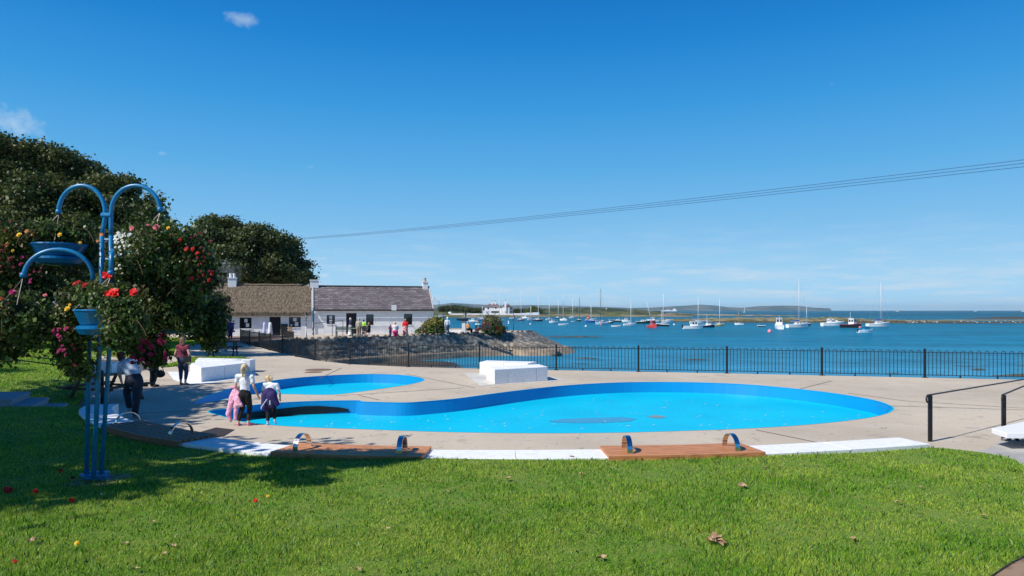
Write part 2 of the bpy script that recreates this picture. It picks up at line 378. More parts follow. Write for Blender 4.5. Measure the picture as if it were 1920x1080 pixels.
def streak(pts, z, w, parent):
    P = spline(gpz(pts, z), 6); v = MB(); a = []; 
    for i, p in enumerate(P):
        t = (P[min(i + 1, len(P) - 1)] - P[max(i - 1, 0)]).normalized(); nn = Vector((-t.y, t.x, 0)) * w * (.4 + .6 * math.sin(math.pi * i / (len(P) - 1))) * random.uniform(.5, 1.2)
        a.append((v.bm.verts.new(p - nn), v.bm.verts.new(p + nn)))
    for p, q_ in zip(a, a[1:]): v.bm.faces.new((p[0], p[1], q_[1], q_[0]))
    v.build('tide_mark', scum, parent)
streak([(1290, 734.5), (1370, 736), (1440, 741), (1520, 748), (1575, 756)], -.345, .10, bigpool)
streak([(620, 720), (690, 716.5), (760, 717)], -.325, .05, smallpool)
# small flecks of peeled paint lying on the floors
flk = MB()
for k in range(230):
    x = random.uniform(560, 1640); y = random.uniform(740, 806); p = gp(x, y, -.344)
    if not inside([p.x], [p.y], inset(pool_loop, .4))[0]: continue
    r = random.uniform(.008, .038); a0 = random.random() * 6
    flk.poly([p + Vector((math.cos(a0 + k2 * 1.257) * r * random.uniform(.6, 1.5), math.sin(a0 + k2 * 1.257) * r * random.uniform(.6, 1.2), 0)) for k2 in range(5)])
fo = flk.build('paint_flecks', colmat('fleck', (.55, .72, .76), .8), bigpool); fo['kind'] = 'stuff'
# expansion joints
jm = colmat('joint_tar', (.10, .075, .055), .9)
jt = MB()
def joint(a, b, w=.02):
    A = gp(*a, .004); B = gp(*b, .004); t = (B - A).normalized(); nn = Vector((-t.y, t.x, 0)) * w
    jt.poly([A - nn, B - nn, B + nn, A + nn])
for a, b in [((1590, 737), (1700, 752)), ((1700, 752), (2000, 770)), ((1418, 806), (1545, 832)), ((672, 741), (712, 750)), ((630, 742), (870, 727)), ((1500, 729), (1560, 714)), ((600, 709), (640, 690)), ((330, 712), (160, 716)), ((392, 768), (200, 778)), ((760, 701), (890, 727)), ((1640, 760), (1920, 768.6))]: joint(a, b)
tag(jt.build('pavement_joints', jm), kind='structure')
# dark stains / covers in the paving
cov = MB(); cov.prism([(p.x, p.y) for p in gpz([(370, 812), (405, 802), (440, 806), (420, 818), (385, 822)], 0)], .002, .008)
tag(cov.build('drain_cover', colmat('iron', (.035, .03, .028), .7)), 'dark square drain cover in the shaded paving behind the kerb', 'drain cover')
for (x, y, r, lb) in [(597, 693.5, .55, 'round rusty manhole cover in the paving near the corner of the railings'), (588, 698, .35, 'small dark iron lid in the paving just behind the smaller pool')]:
    c_ = gp(x, y); cc = MB().lathe([(r, .002), (r, .01), (r - .04, .012), (r - .05, .008)], c_, 24)
    tag(cc.build('manhole_cover', colmat('rust', (.2, .12, .08), .8)), lb, 'manhole cover')
# ------------------------------------------------------------ lawns
def lawn_z(x, y): return .36 + max(0.0, (11 - y)) * .03 + .012 * math.sin(x * 1.3 + y) + .010 * math.sin(y * 2.1 - x * .7)
def coping_px(pts, z=.42): return [gp(x, y, z) for x, y in pts]
edge_out = [Vector((-9.35, 15.3, 0)), Vector((-9.0, 14.4, 0)), gp(168, 790, .42), gp(220, 806, .42), gp(285, 822, .42), gp(400, 839, .42), gp(515, 850.5, .42), gp(650, 856.5, .42), gp(795, 859, .42), gp(970, 859.5, .42), gp(1150, 858, .42), gp(1290, 856, .42), gp(1430, 851, .42), gp(1600, 842, .42), gp(1745, 832.5, .42)]
curve = spline(edge_out, 12)
# the near lawn's outline
lawn_edge = [p.copy() for p in curve]
right = spline([curve[-1], gp(1790, 841, .38), gp(1860, 852, .38), gp(1915, 872, .4), gp(1975, 930, .45), gp(1960, 1010, .5), gp(1885, 1062, .52), gp(1820, 1110, .55)], 5)
loop = lawn_edge + right[1:] + [Vector((2.7, 3.2, 0)), Vector((2.6, 1.0, 0)), Vector((-12, 1.0, 0)), Vector((-18, 6, 0)), Vector((-20, 12, 0)), Vector((-19, 15.2, 0)), Vector((-11.5, 15.3, 0)), Vector((-10.3, 15.32, 0))]
lawn_poly = [(p.x, p.y) for p in loop]
gx, gy = np.meshgrid(np.arange(-19.5, 7.5, .5), np.arange(1.5, 15.2, .5)); gx = gx.ravel(); gy = gy.ravel()
ok = inside(gx, gy, lawn_poly)
vs = [Vector((p[0], p[1])) for p in lawn_poly]; nb = len(vs); vs += [Vector((a, b)) for a, b in zip(gx[ok], gy[ok])]
res = delaunay_2d_cdt(vs, [(i, (i + 1) % nb) for i in range(nb)], [list(range(nb))], 1, 1e-4)
V = np.array([(v.x, v.y, lawn_z(v.x, v.y)) for v in res[0]]); T = np.array([f for f in res[2] if len(f) == 3])
a = V[T[:, 1]] - V[T[:, 0]]; b = V[T[:, 2]] - V[T[:, 0]]; fl_ = (a[:, 0] * b[:, 1] - a[:, 1] * b[:, 0]) < 0; T[fl_] = T[fl_][:, ::-1]
M['soil'] = mat('turf_soil', (.10, .19, .018), .95, 0, (.15, .20, .03), 6, 5)
tag(npmesh('lawn', V, T, M['soil'], smooth=True), kind='structure')
sk = MB()
for i in range(nb):
    p = lawn_poly[i]; q2 = lawn_poly[(i + 1) % nb]
    sk.poly([(p[0], p[1], lawn_z(*p)), (q2[0], q2[1], lawn_z(*q2)), (q2[0], q2[1], 0), (p[0], p[1], 0)])
tag(sk.build('lawn_bank', mat('dry_earth', (.25, .19, .12), .95, c2=(.15, .11, .07), scale=8)), kind='structure')
def blades(name, poly, n, zf, bbox, hmin, hmax, w0, wk, m, dens=None, keep=None):
    x = rng.uniform(bbox[0], bbox[1], n); 
    # more blades near the camera
    u = rng.random(n); y0, y1 = bbox[2], bbox[3]
    y = 1.0 / (1 / y0 + (1 / y1 - 1 / y0) * u) if dens == 'near' else rng.uniform(y0, y1, n)
    k = inside(x, y, poly)
    k &= (np.abs(x) < .80 * y + .6)
    x = x[k]; y = y[k]; n = len(x)
    z = np.array(zf(x, y)) if not np.isscalar(zf(0., 5.)) else np.array([zf(a, b) for a, b in zip(x, y)])
    h = rng.uniform(hmin, hmax, n) * (1 + .45 * np.sin(x * 2.1 + 1.3 * np.sin(y * 1.7)) * np.cos(y * 2.6 + x) + .3 * np.sin(x * 7.3 + 2 * np.sin(y * 5.1)) * np.cos(y * 8.2))
    th = rng.uniform(0, 2 * np.pi, n); w = w0 + wk * y; w = w * rng.uniform(.6, 1.3, n)
    ln = rng.normal(0, .55, (n, 2)) * h[:, None] + np.array([.12, .05]) * h[:, None]
    dx = np.cos(th) * w / 2; dy = np.sin(th) * w / 2
    V = np.empty((n, 5, 3), np.float32)
    V[:, 0] = np.stack([x - dx, y - dy, z - .004], 1); V[:, 1] = np.stack([x + dx, y + dy, z - .004], 1)
    V[:, 2] = np.stack([x + dx * .7 + ln[:, 0] * .35, y + dy * .7 + ln[:, 1] * .35, z + h * .62], 1)
    V[:, 3] = np.stack([x + ln[:, 0], y + ln[:, 1], z + h * .98], 1)
    V[:, 4] = np.stack([x - dx * .7 + ln[:, 0] * .35, y - dy * .7 + ln[:, 1] * .35, z + h * .62], 1)
    base = (np.arange(n) * 5)[:, None]
    T = np.concatenate([base + np.array([[0, 1, 2]]), base + np.array([[0, 2, 4]]), base + np.array([[4, 2, 3]])], 0)
    return npmesh(name, V.reshape(-1, 3), T, m)
def grass_mat(name, c, c2, dry):
    m = mat(name, c, .5, 0, c2, 1.1, 7, .38, .60, island=.5, trans=.35, spec=.3); t = m.node_tree; n = t.nodes; l = t.links
    h = [q for q in n if q.type == 'HUE_SAT'][0]
    g = n.new('ShaderNodeNewGeometry'); mr = n.new('ShaderNodeMapRange'); mr.inputs['From Min'].default_value = .955; mr.inputs['From Max'].default_value = .96
    ml = n.new('ShaderNodeMath'); ml.operation = 'FRACT'; mm = n.new('ShaderNodeMath'); mm.operation = 'MULTIPLY'; mm.inputs[1].default_value = 37.7
    l.new(g.outputs['Random Per Island'], mm.inputs[0]); l.new(mm.outputs[0], ml.inputs[0]); l.new(ml.outputs[0], mr.inputs['Value'])
    mx = n.new('ShaderNodeMixRGB'); mx.inputs[2].default_value = (*dry, 1); l.new(mr.outputs[0], mx.inputs[0]); l.new(h.outputs[0], mx.inputs[1])
    for q in n:
        if q.type == 'BSDF_PRINCIPLED': l.new(mx.outputs[0], q.inputs['Base Color'])
        if q.type == 'BSDF_TRANSLUCENT': l.new(mx.outputs[0], q.inputs[0])
    return m
M['grass'] = grass_mat('grass_blades', (.175, .36, .018), (.34, .46, .045), (.50, .42, .20))
def lz(x, y): return .36 + np.maximum(0.0, (11 - y)) * .03 + .012 * np.sin(x * 1.3 + y) + .010 * np.sin(y * 2.1 - x * .7)
inner_lawn = lawn_poly
tag(blades('grass', inner_lawn, 900000, lz, (-13, 7.2, 4.0, 15.2), .011, .036, .0014, .00052, M['grass'], 'near'), kind='stuff')
tag(blades('clover', inner_lawn, 42000, lz, (-13, 7.2, 4.0, 14), .02, .06, .008, .0006, grass_mat('weed_leaves', (.05, .15, .012), (.075, .2, .03), (.3, .4, .15)), 'near'), kind='stuff')
# left lawn and path beyond the steps
def ll_z(x, y): return .012 + np.clip((-10.8 - x) * .11, 0, .42)
ll = [Vector((-34, 17, 0)), Vector((-11.35, 17.0, 0)), Vector((-10.9, 17.3, 0))] + [gp(x, y, .0) for x, y in [(158, 752), (158, 735), (162, 715), (172, 700), (190, 690), (150, 678), (90, 670), (30, 665), (-60, 661), (-260, 661)]]
gx2, gy2 = np.meshgrid(np.arange(-45, -9, 1.0), np.arange(17.5, 45, 1.0)); gx2 = gx2.ravel(); gy2 = gy2.ravel(); ok2 = inside(gx2, gy2, [(p.x, p.y) for p in ll])
vs2 = [Vector((p.x, p.y)) for p in ll]; nb2 = len(vs2); vs2 += [Vector((a, b)) for a, b in zip(gx2[ok2], gy2[ok2])]
res2 = delaunay_2d_cdt(vs2, [(i, (i + 1) % nb2) for i in range(nb2)], [list(range(nb2))], 1, 1e-4)
V2 = np.array([(v.x, v.y, float(ll_z(v.x, v.y))) for v in res2[0]]); T2 = np.array([f for f in res2[2] if len(f) == 3])
a = V2[T2[:, 1]] - V2[T2[:, 0]]; b = V2[T2[:, 2]] - V2[T2[:, 0]]; fl_ = (a[:, 0] * b[:, 1] - a[:, 1] * b[:, 0]) < 0; T2[fl_] = T2[fl_][:, ::-1]
tag(npmesh('lawn', V2, T2, M['soil'], smooth=True), kind='structure')
tag(blades('grass', [(p.x, p.y) for p in ll], 230000, ll_z, (-34, -9.5, 15, 40), .03, .07, .004, .0007, M['grass']), kind='stuff')
fl2 = [gp(x, y, 0) for x, y in [(-300, 657), (30, 659), (150, 664), (250, 672), (300, 671), (330, 664), (330, 650), (420, 640), (420, 634), (-300, 634)]]
sheet2 = sheet('lawn', [fl2], .012, M['soil']); tag(sheet2, kind='structure')
far_grass = blades('grass', [(p.x, p.y) for p in fl2], 170000, lambda x, y: np.full(np.shape(x), .012) if not np.isscalar(x) else .012, (-55, -17, 35, 62), .05, .12, .012, .0009, M['grass']); tag(far_grass, kind='stuff')
lw3 = [gp(x, y, 0) for x, y in [(300, 690), (330, 680), (345, 672), (400, 670), (455, 671), (470, 675), (440, 678), (360, 684)]]
tag(sheet('lawn', [lw3], .014, M['soil']), kind='structure')
tag(blades('grass', [(p.x, p.y) for p in lw3], 60000, lambda x, y: np.full(np.shape(x), .014) if not np.isscalar(x) else .014, (-19, -11, 28, 40), .04, .09, .008, .0008, M['grass']), kind='stuff')
asp = sheet('path', [[gp(x, y, 0) for x, y in [(-260, 662), (60, 661), (150, 665), (195, 675), (250, 674), (300, 690), (205, 705), (185, 690), (150, 678.5), (60, 668), (-260, 668)]]], .008, M['asphalt']); tag(asp, kind='structure')
fc = sheet('path', [[gp(x, y, 0) for x, y in [(330, 649), (450, 641), (520, 636), (600, 632), (700, 628.5), (700, 626), (600, 628.5), (420, 631), (300, 634), (300, 649)]]], .006, mat('brick_paving', (.24, .15, .12), .85, c2=(.16, .11, .09), scale=1.2)); tag(fc, kind='structure')
# light stone path and dirt on the right
pth = sheet('path', [[Vector((6.42, 10.75, 0)), gp(1810, 836, .3), gp(1850, 826, .3), gp(1880, 806, .3), gp(2000, 790, .3), gp(2300, 800, .3), gp(2300, 1100, .3), Vector((5.2, 5.0, 0)), Vector((6.2, 6.6, 0)), Vector((6.6, 9.0, 0))]], .33, mat('pale_slab', (.47, .44, .40), .8, c2=(.36, .34, .32), scale=1.5), zf=lambda x, y: .10 + .018 * max(0, 15 - y) if y > 9.6 else .3); tag(pth, kind='structure')
drt = sheet('dirt', [[Vector((2.6, 1, 0)), Vector((2.7, 3.2, 0)), gp(1820, 1110, .5), gp(1885, 1062, .5), gp(1960, 1010, .5), Vector((7.6, 8.4, 0)), Vector((14, 8.4, 0)), Vector((14, 1, 0))]], .44, mat('dirt', (.30, .20, .13), .95, c2=(.18, .12, .08), scale=5), zf=lambda x, y: lawn_z(x, y) - .02); tag(drt, kind='structure')
# ------------------------------------------------------------ sea
def water_mat(name, near, far, murk):
    m = bpy.data.materials.new(name); m.use_nodes = True
    t = m.node_tree; n = t.nodes; l = t.links; b = n['Principled BSDF']
    b.inputs['Roughness'].default_value = .9; b.inputs['Specular IOR Level'].default_value = 0
    tcn = n.new('ShaderNodeTexCoord'); sp = n.new('ShaderNodeSeparateXYZ'); l.new(tcn.outputs['Object'], sp.inputs[0])
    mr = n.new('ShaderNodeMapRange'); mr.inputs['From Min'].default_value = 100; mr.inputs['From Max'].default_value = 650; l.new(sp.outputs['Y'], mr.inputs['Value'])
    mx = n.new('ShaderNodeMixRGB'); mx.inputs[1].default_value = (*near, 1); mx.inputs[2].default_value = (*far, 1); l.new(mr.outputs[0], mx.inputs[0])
    # patches of wind-ruffled and of smoother water
    def nz(sc, d, st, rough=.6):
        mp = n.new('ShaderNodeMapping'); mp.inputs['Scale'].default_value = st; l.new(tcn.outputs['Object'], mp.inputs[0])
        no = n.new('ShaderNodeTexNoise'); no.inputs['Scale'].default_value = sc; no.inputs['Detail'].default_value = d; no.inputs['Roughness'].default_value = rough; l.new(mp.outputs[0], no.inputs['Vector']); return no.outputs['Fac']
    p = nz(.012, 5, (1, 2.2, 1)); pr = n.new('ShaderNodeMapRange'); pr.inputs['From Min'].default_value = .35; pr.inputs['From Max'].default_value = .68; l.new(p, pr.inputs['Value'])
    m2 = n.new('ShaderNodeMixRGB'); m2.blend_type = 'MULTIPLY'; m2.inputs[2].default_value = (.7, .86, .9, 1); l.new(pr.outputs[0], m2.inputs[0])
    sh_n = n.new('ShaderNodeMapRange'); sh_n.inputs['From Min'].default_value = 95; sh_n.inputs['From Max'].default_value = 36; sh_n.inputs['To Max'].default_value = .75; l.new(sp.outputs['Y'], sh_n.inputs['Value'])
    shal = n.new('ShaderNodeMixRGB'); shal.inputs[2].default_value = (.07, .31, .47, 1); l.new(sh_n.outputs[0], shal.inputs[0]); l.new(mx.outputs[0], shal.inputs[1]); l.new(shal.outputs[0], m2.inputs[1])  # paler shallows by the quay, with reflected sky painted into the colour
    # shallow bottom close to the quay, brown weed showing through
    w = nz(.35, 6, (1, 1, 1)); wr = n.new('ShaderNodeMapRange'); wr.inputs['From Min'].default_value = .62; wr.inputs['From Max'].default_value = .68; l.new(w, wr.inputs['Value'])
    yn = n.new('ShaderNodeMapRange'); yn.inputs['From Min'].default_value = 75; yn.inputs['From Max'].default_value = 50; l.new(sp.outputs['Y'], yn.inputs['Value'])
    mm = n.new('ShaderNodeMath'); mm.operation = 'MULTIPLY'; l.new(wr.outputs[0], mm.inputs[0]); l.new(yn.outputs[0], mm.inputs[1])
    m3 = n.new('ShaderNodeMixRGB'); m3.inputs[2].default_value = (*murk, 1); l.new(mm.outputs[0], m3.inputs[0]); l.new(m2.outputs[0], m3.inputs[1])
    rp = nz(.55, 7, (.55, 1.5, 1), .72); rr_ = n.new('ShaderNodeMapRange'); rr_.inputs['From Min'].default_value = .38; rr_.inputs['From Max'].default_value = .62; l.new(rp, rr_.inputs['Value'])
    rb = nz(.07, 6, (.5, 1.5, 1), .7); rq = n.new('ShaderNodeMapRange'); rq.inputs['From Min'].default_value = .38; rq.inputs['From Max'].default_value = .62; l.new(rb, rq.inputs['Value'])
    av = n.new('ShaderNodeMath'); av.operation = 'ADD'; l.new(rr_.outputs[0], av.inputs[0]); l.new(rq.outputs[0], av.inputs[1])
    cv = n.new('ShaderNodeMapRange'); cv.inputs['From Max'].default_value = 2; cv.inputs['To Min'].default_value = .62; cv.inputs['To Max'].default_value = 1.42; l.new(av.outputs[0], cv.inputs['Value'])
    sc9 = n.new('ShaderNodeVectorMath'); sc9.operation = 'SCALE'; l.new(m3.outputs[0], sc9.inputs[0]); l.new(cv.outputs[0], sc9.inputs['Scale']); l.new(sc9.outputs[0], b.inputs['Base Color'])  # light and dark of the ripples painted into the base colour
    a1 = nz(.9, 6, (1, 1.7, 1), .68); a2 = nz(.16, 4, (1, 2, 1))
    ad = n.new('ShaderNodeMath'); ad.operation = 'MULTIPLY_ADD'; ad.inputs[1].default_value = 2.5; l.new(a2, ad.inputs[0]); l.new(a1, ad.inputs[2])
    bu = n.new('ShaderNodeBump'); bu.inputs['Strength'].default_value = 1; bu.inputs['Distance'].default_value = .55; l.new(ad.outputs[0], bu.inputs['Height'])
    g = n.new('ShaderNodeBsdfGlossy'); g.inputs['Roughness'].default_value = .12; g.inputs['Color'].default_value = (.75, .9, 1, 1); l.new(bu.outputs[0], g.inputs['Normal'])
    # steep facets turned to the viewer show the water, flatter ones the sky
    lw = n.new('ShaderNodeLayerWeight'); lw.inputs['Blend'].default_value = .35; l.new(bu.outputs[0], lw.inputs['Normal'])
    fr = n.new('ShaderNodeMapRange'); fr.inputs['From Min'].default_value = .3; fr.inputs['From Max'].default_value = 1.0; fr.inputs['To Min'].default_value = .02; fr.inputs['To Max'].default_value = .42; l.new(lw.outputs['Facing'], fr.inputs['Value'])
    ms = n.new('ShaderNodeMixShader'); l.new(fr.outputs[0], ms.inputs[0]); l.new(b.outputs[0], ms.inputs[1]); l.new(g.outputs[0], ms.inputs[2]); l.new(ms.outputs[0], n['Material Output'].inputs[0])
    return m
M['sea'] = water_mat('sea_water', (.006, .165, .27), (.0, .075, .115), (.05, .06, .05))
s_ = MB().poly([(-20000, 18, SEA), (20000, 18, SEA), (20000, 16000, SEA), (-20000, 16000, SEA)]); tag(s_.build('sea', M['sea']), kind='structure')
mud = spline([Vector((-21, 55, 0)), Vector((-16, 43, 0)), Vector((-9, 37, 0)), Vector((-2.5, 35.5, 0)), Vector((-1.5, 46, 0)), Vector((-4, 55, 0)), Vector((-6, 61, 0)), Vector((-14, 62, 0)), Vector((-20, 60, 0))], 5, True)
mm_ = mat('wet_mud', (.085, .07, .05), .28, 0, (.05, .045, .035), .5, 5, .4, .6, .4, 3, spec=.5)
tag(sheet('mud', [mud], SEA + .02, mm_), kind='structure')
# ------------------------------------------------------------ sloping stone harbour wall round the terrace
def rubble_mat(name, a, b_, c_, sc=2.2):
    m = bpy.data.materials.new(name); m.use_nodes = True
    t = m.node_tree; n = t.nodes; l = t.links; p = n['Principled BSDF']; p.inputs['Roughness'].default_value = .9
    tcn = n.new('ShaderNodeTexCoord'); vo = n.new('ShaderNodeTexVoronoi'); vo.inputs['Scale'].default_value = sc
    no = n.new('ShaderNodeTexNoise'); no.inputs['Scale'].default_value = 3; no.inputs['Detail'].default_value = 5; l.new(tcn.outputs['Object'], no.inputs['Vector'])
    vm = n.new('ShaderNodeVectorMath'); vm.operation = 'MULTIPLY_ADD'; vm.inputs[1].default_value = (.3, .3, .3); l.new(no.outputs['Color'], vm.inputs[0]); l.new(tcn.outputs['Object'], vm.inputs[2]); l.new(vm.outputs[0], vo.inputs['Vector'])
    sep_ = n.new('ShaderNodeSeparateColor'); l.new(vo.outputs['Color'], sep_.inputs[0])
    cr_ = n.new('ShaderNodeValToRGB'); e = cr_.color_ramp.elements; e[0].color = (*a, 1); e[1].color = (*c_, 1); q = e.new(.5); q.color = (*b_, 1); l.new(sep_.outputs[0], cr_.inputs[0])
    g = n.new('ShaderNodeMapRange'); g.inputs['From Min'].default_value = .25; g.inputs['From Max'].default_value = .6; g.inputs['To Min'].default_value = 1; g.inputs['To Max'].default_value = .45; l.new(vo.outputs['Distance'], g.inputs['Value'])
    mx = n.new('ShaderNodeMixRGB'); mx.blend_type = 'MULTIPLY'; mx.inputs[0].default_value = 1; l.new(cr_.outputs[0], mx.inputs[1]); l.new(g.outputs[0], mx.inputs[2]); l.new(mx.outputs[0], p.inputs['Base Color'])
    bu = n.new('ShaderNodeBump'); bu.inputs['Distance'].default_value = .06; bu.invert = True; l.new(vo.outputs['Distance'], bu.inputs['Height']); l.new(bu.outputs[0], p.inputs['Normal'])
    return m
M['rubble'] = rubble_mat('rubble_wall', (.36, .31, .24), (.25, .22, .18), (.50, .44, .35))
M['rubble_dark'] = rubble_mat('rubble_dark', (.22, .21, .19), (.29, .28, .25), (.17, .17, .16))
M['apron'] = mat('weathered_apron', (.38, .29, .20), .8, 0, (.24, .19, .14), 1.4, 6)
top = spline(terrace_pts + tip, 10)
foot_off = lambda i: 1.3 + (3.6 * max(0, min(1, (top[i].x + 7) / 8)) ** 1.5)
wall = empty('harbour_wall', 'sloping rubble stone harbour wall curving round the cottage terrace to a rocky point', 'wall', (0, 0, 0))
def wall_band(name, f0, f1, m, nz_=.12, rows=8):
    v = []; nn = len(top)
    for i, p in enumerate(top):
        t = (top[min(i + 1, nn - 1)] - top[max(i - 1, 0)]).normalized(); o = Vector((t.y, -t.x, 0))
        g_ = foot_off(i); prof = [(0, tz(p.x) + .02), (.22 * g_, -.32), (.45 * g_, -.85), (.68 * g_, -1.38), (.8 * g_, -1.46), (g_, -2.15)]
        for k in range(rows + 1):
            f = (f0 + (f1 - f0) * k / rows) * (len(prof) - 1); j = min(int(f), len(prof) - 2); w = f - j
            dd = prof[j][0] * (1 - w) + prof[j + 1][0] * w; z = prof[j][1] * (1 - w) + prof[j + 1][1] * w
            qv = p + o * dd; amp = nz_ * (1 if 0 < k else .2)
            v.append((qv.x + random.uniform(-amp, amp), qv.y + random.uniform(-amp, amp), z + random.uniform(-amp, amp) * .4))
    f = [(i * (rows + 1) + k, (i + 1) * (rows + 1) + k, (i + 1) * (rows + 1) + k + 1, i * (rows + 1) + k + 1) for i in range(nn - 1) for k in range(rows)]
    npmesh(name, np.array(v), np.array(f), m, wall)
wall_band('upper_slope', 0, .36, M['rubble_dark'], .05)
wall_band('stone_facing', .355, .64, M['rubble'], .05)
wall_band('apron', .635, 1, M['apron'], .03)
tr_ = terrace_pts + tip[:-1] + [Vector((-9, 82, 0)), Vector((-8.3, 74.6, 0)), P1_ + Vector((.3, .3, 0)), Vector((-21.5, 66, 0)), Vector((-21.5, 60, 0))]
tag(sheet('terrace', [tr_], 0, M['concrete'], zf=lambda x, y: tz(x)), kind='structure')
# boulders
def boulder_mesh(seed, m, sub=3):
    bm = bmesh.new(); bmesh.ops.create_icosphere(bm, subdivisions=sub, radius=1); rr = random.Random(seed)
    from mathutils import noise
    for v in bm.verts:
        n_ = noise.noise(v.co * 1.1 + Vector((seed * 3.1, 0, 0))); v.co *= 1 + .38 * n_ + .12 * noise.noise(v.co * 3 + Vector((seed, 0, 0)))
    me = bpy.data.meshes.new('boulder'); bm.to_mesh(me); bm.free(); me.materials.append(m); return me
bmesh_set = [boulder_mesh(i, M['rock'] if i % 3 else M['rock_tan'], 2) for i in range(6)]
def boulder(name, loc, s, label, cat, group, i=None, flat=.65):
    o = bpy.data.objects.new(name, bmesh_set[(i if i is not None else random.randrange(6))]); link(o); o.location = loc
    o.scale = (s * random.uniform(.8, 1.3), s * random.uniform(.7, 1.1), s * flat * random.uniform(.8, 1.2)); o.rotation_euler = (random.uniform(-.2, .2), 0, random.random() * 6.28)
    return tag(o, label, cat, group)
# edge stones along the terrace: they all look the same from here
k = 0; acc = 0
for i in range(len(top) - 42):
    seg = (top[i + 1] - top[i]).length; acc += seg
    while acc > .62:
        acc -= .62
        p = top[i]; boulder('edge_stone', (p.x + random.uniform(-.1, .1), p.y + .25, tz(p.x) + .06), random.uniform(.14, .25), 'rough grey edging stone in the row along the top of the harbour wall', 'stone', 'edging stones on top of the harbour wall')
for j in range(34):
    a_ = j / 33; px = 985 + a_ * 58 + random.uniform(-8, 8); py = 640 + a_ * 18 + random.uniform(-6, 5)
    z = SEA + .25; p = gp(px, py, z)
    boulder('boulder', (p.x, p.y, z - .05), random.uniform(.35, .75), 'dark weed-covered boulder heaped round the tip of the harbour wall', 'boulder', 'boulders heaped round the rocky tip')
# thin reef bars and weed in the shallow water
reef = mat('seaweed_rock', (.05, .045, .03), .7, 0, (.10, .085, .05), 2, 5, .4, .6, .6, 5)
def reef_bar(px0, px1, py, z, th, seed, label, m=reef, n=26, hgt=.25):
    A = gp(px0, py, SEA); B = gp(px1, py, SEA); v = []; rr = random.Random(seed)
    rows = 5; amp = [rr.uniform(.5, 1) for _ in range(n + 1)]
    for i in range(n + 1):
        c_ = A.lerp(B, i / n); env = math.sin(math.pi * (i / n)) ** .5
        for k in range(rows + 1):
            f = k / rows - .5; v.append((c_.x, c_.y + f * th * env * amp[i] * 2 + rr.uniform(-.1, .1) * th, SEA - .03 + (hgt * env * amp[i]) * (1 - (2 * f) ** 2) + rr.uniform(0, .06) * env))
    f = [(i * (rows + 1) + k, (i + 1) * (rows + 1) + k, (i + 1) * (rows + 1) + k + 1, i * (rows + 1) + k + 1) for i in range(n) for k in range(rows)]
    return tag(npmesh('reef', np.array(v), np.array(f), m, smooth=True), label, 'reef')
reef_bar(1015, 1135, 632, 0, 1.2, 1, 'long thin dark reef just showing beyond the rocky tip')
reef_bar(1040, 1090, 652, 0, .5, 2, 'short dark reef just right of the rocky tip', hgt=.12)
reef_bar(1075, 1125, 672, 0, .4, 3, 'small patch of weed in the shallows behind the middle of the railings', hgt=.1)
reef_bar(1275, 1330, 675, 0, .5, 4, 'strip of dark weed showing behind the right half of the railings', hgt=.08)
reef_bar(1820, 1850, 694, 0, .4, 5, 'small dark rock in the water behind the last railing post', hgt=.12)
reef_bar(1855, 2040, 704, 0, .9, 6, 'dark flat reef at the right edge just beyond the railings', hgt=.15)
reef_bar(1660, 1690, 700, 0, .25, 7, 'tiny patch of weed close behind the railings', hgt=.06)
# ------------------------------------------------------------ far shores
from mathutils import noise as mnoise
def ridge(name, pts, depth, prof, m, nx=120, ny=14, seed=0, rough=.25, zmin=SEA - .3):
    """pts: (px, py_waterline, height); strip of land rising behind the waterline"""
    xs = np.linspace(0, len(pts) - 1, nx); v = []
    for u in xs:
        i = min(int(u), len(pts) - 2); w = u - i
        px = pts[i][0] * (1 - w) + pts[i + 1][0] * w; py = pts[i][1] * (1 - w) + pts[i + 1][1] * w; h = pts[i][2] * (1 - w) + pts[i + 1][2] * w
        g = gp(px, py, SEA)
        for k in range(ny + 1):
            f = k / ny; Y = g.y + depth * f; X = g.x * (Y / g.y) 
            s = np.interp(f, [0, .04, .3, .6, 1], prof)
            nn = mnoise.fractal(Vector((X * 12 / depth, Y * 12 / depth, seed)), .8, 2, 5) * rough * h
            v.append((X, Y, zmin + (h - zmin + SEA) * s + max(nn, -h * s) * min(1, s * 3)))
    n1 = ny + 1
    f = [(i * n1 + k, (i + 1) * n1 + k, (i + 1) * n1 + k + 1, i * n1 + k + 1) for i in range(nx - 1) for k in range(ny)]
    return tag(npmesh(name, np.array(v), np.array(f), m, smooth=True), kind='structure')
M['shore'] = mat('shore_rock', (.27, .22, .15), .9, 0, (.10, .11, .04), .05, 7, .42, .58, stretch=(1, 1, 3))
M['scrub'] = mat('coast_scrub', (.028, .045, .016), .95, 0, (.12, .13, .04), .035, 8, .45, .68)
M['dune'] = mat('dune_grass', (.17, .19, .06), .95, 0, (.30, .24, .13), .06, 8, .42, .6)
M['fields'] = mat('far_fields', (.035, .075, .075), .95, 0, (.12, .14, .12), .004, 6, .44, .56, stretch=(1, .4, 1))  # field tones pushed towards blue, distance haze painted in
ridge('shore', [(760, 596.5, 1.6), (900, 595.5, 1.6), (1010, 594.5, 1.6), (1100, 594, 1.5), (1240, 594.5, 1.2), (1300, 593.5, .6)], 40, [0, .6, .9, 1, .6], M['shore'], 150, 8, 1, .3)
ridge('terrain', [(740, 595, 4.2), (870, 594.5, 5.3), (960, 594, 4.6), (1050, 592.8, 7.2), (1120, 592.4, 6.8), (1190, 592, 5.2), (1240, 591, 3.0), (1275, 590.5, .8)], 150, [0, .3, .8, 1, .4], M['scrub'], 200, 16, 2, .22)
ridge('shore', [(1225, 592, .4), (1262, 591.5, 2.2), (1300, 591, 1.2), (1420, 592.5, .8), (1500, 592, .3)], 30, [0, .7, 1, 1, .3], M['shore'], 90, 8, 3, .5)
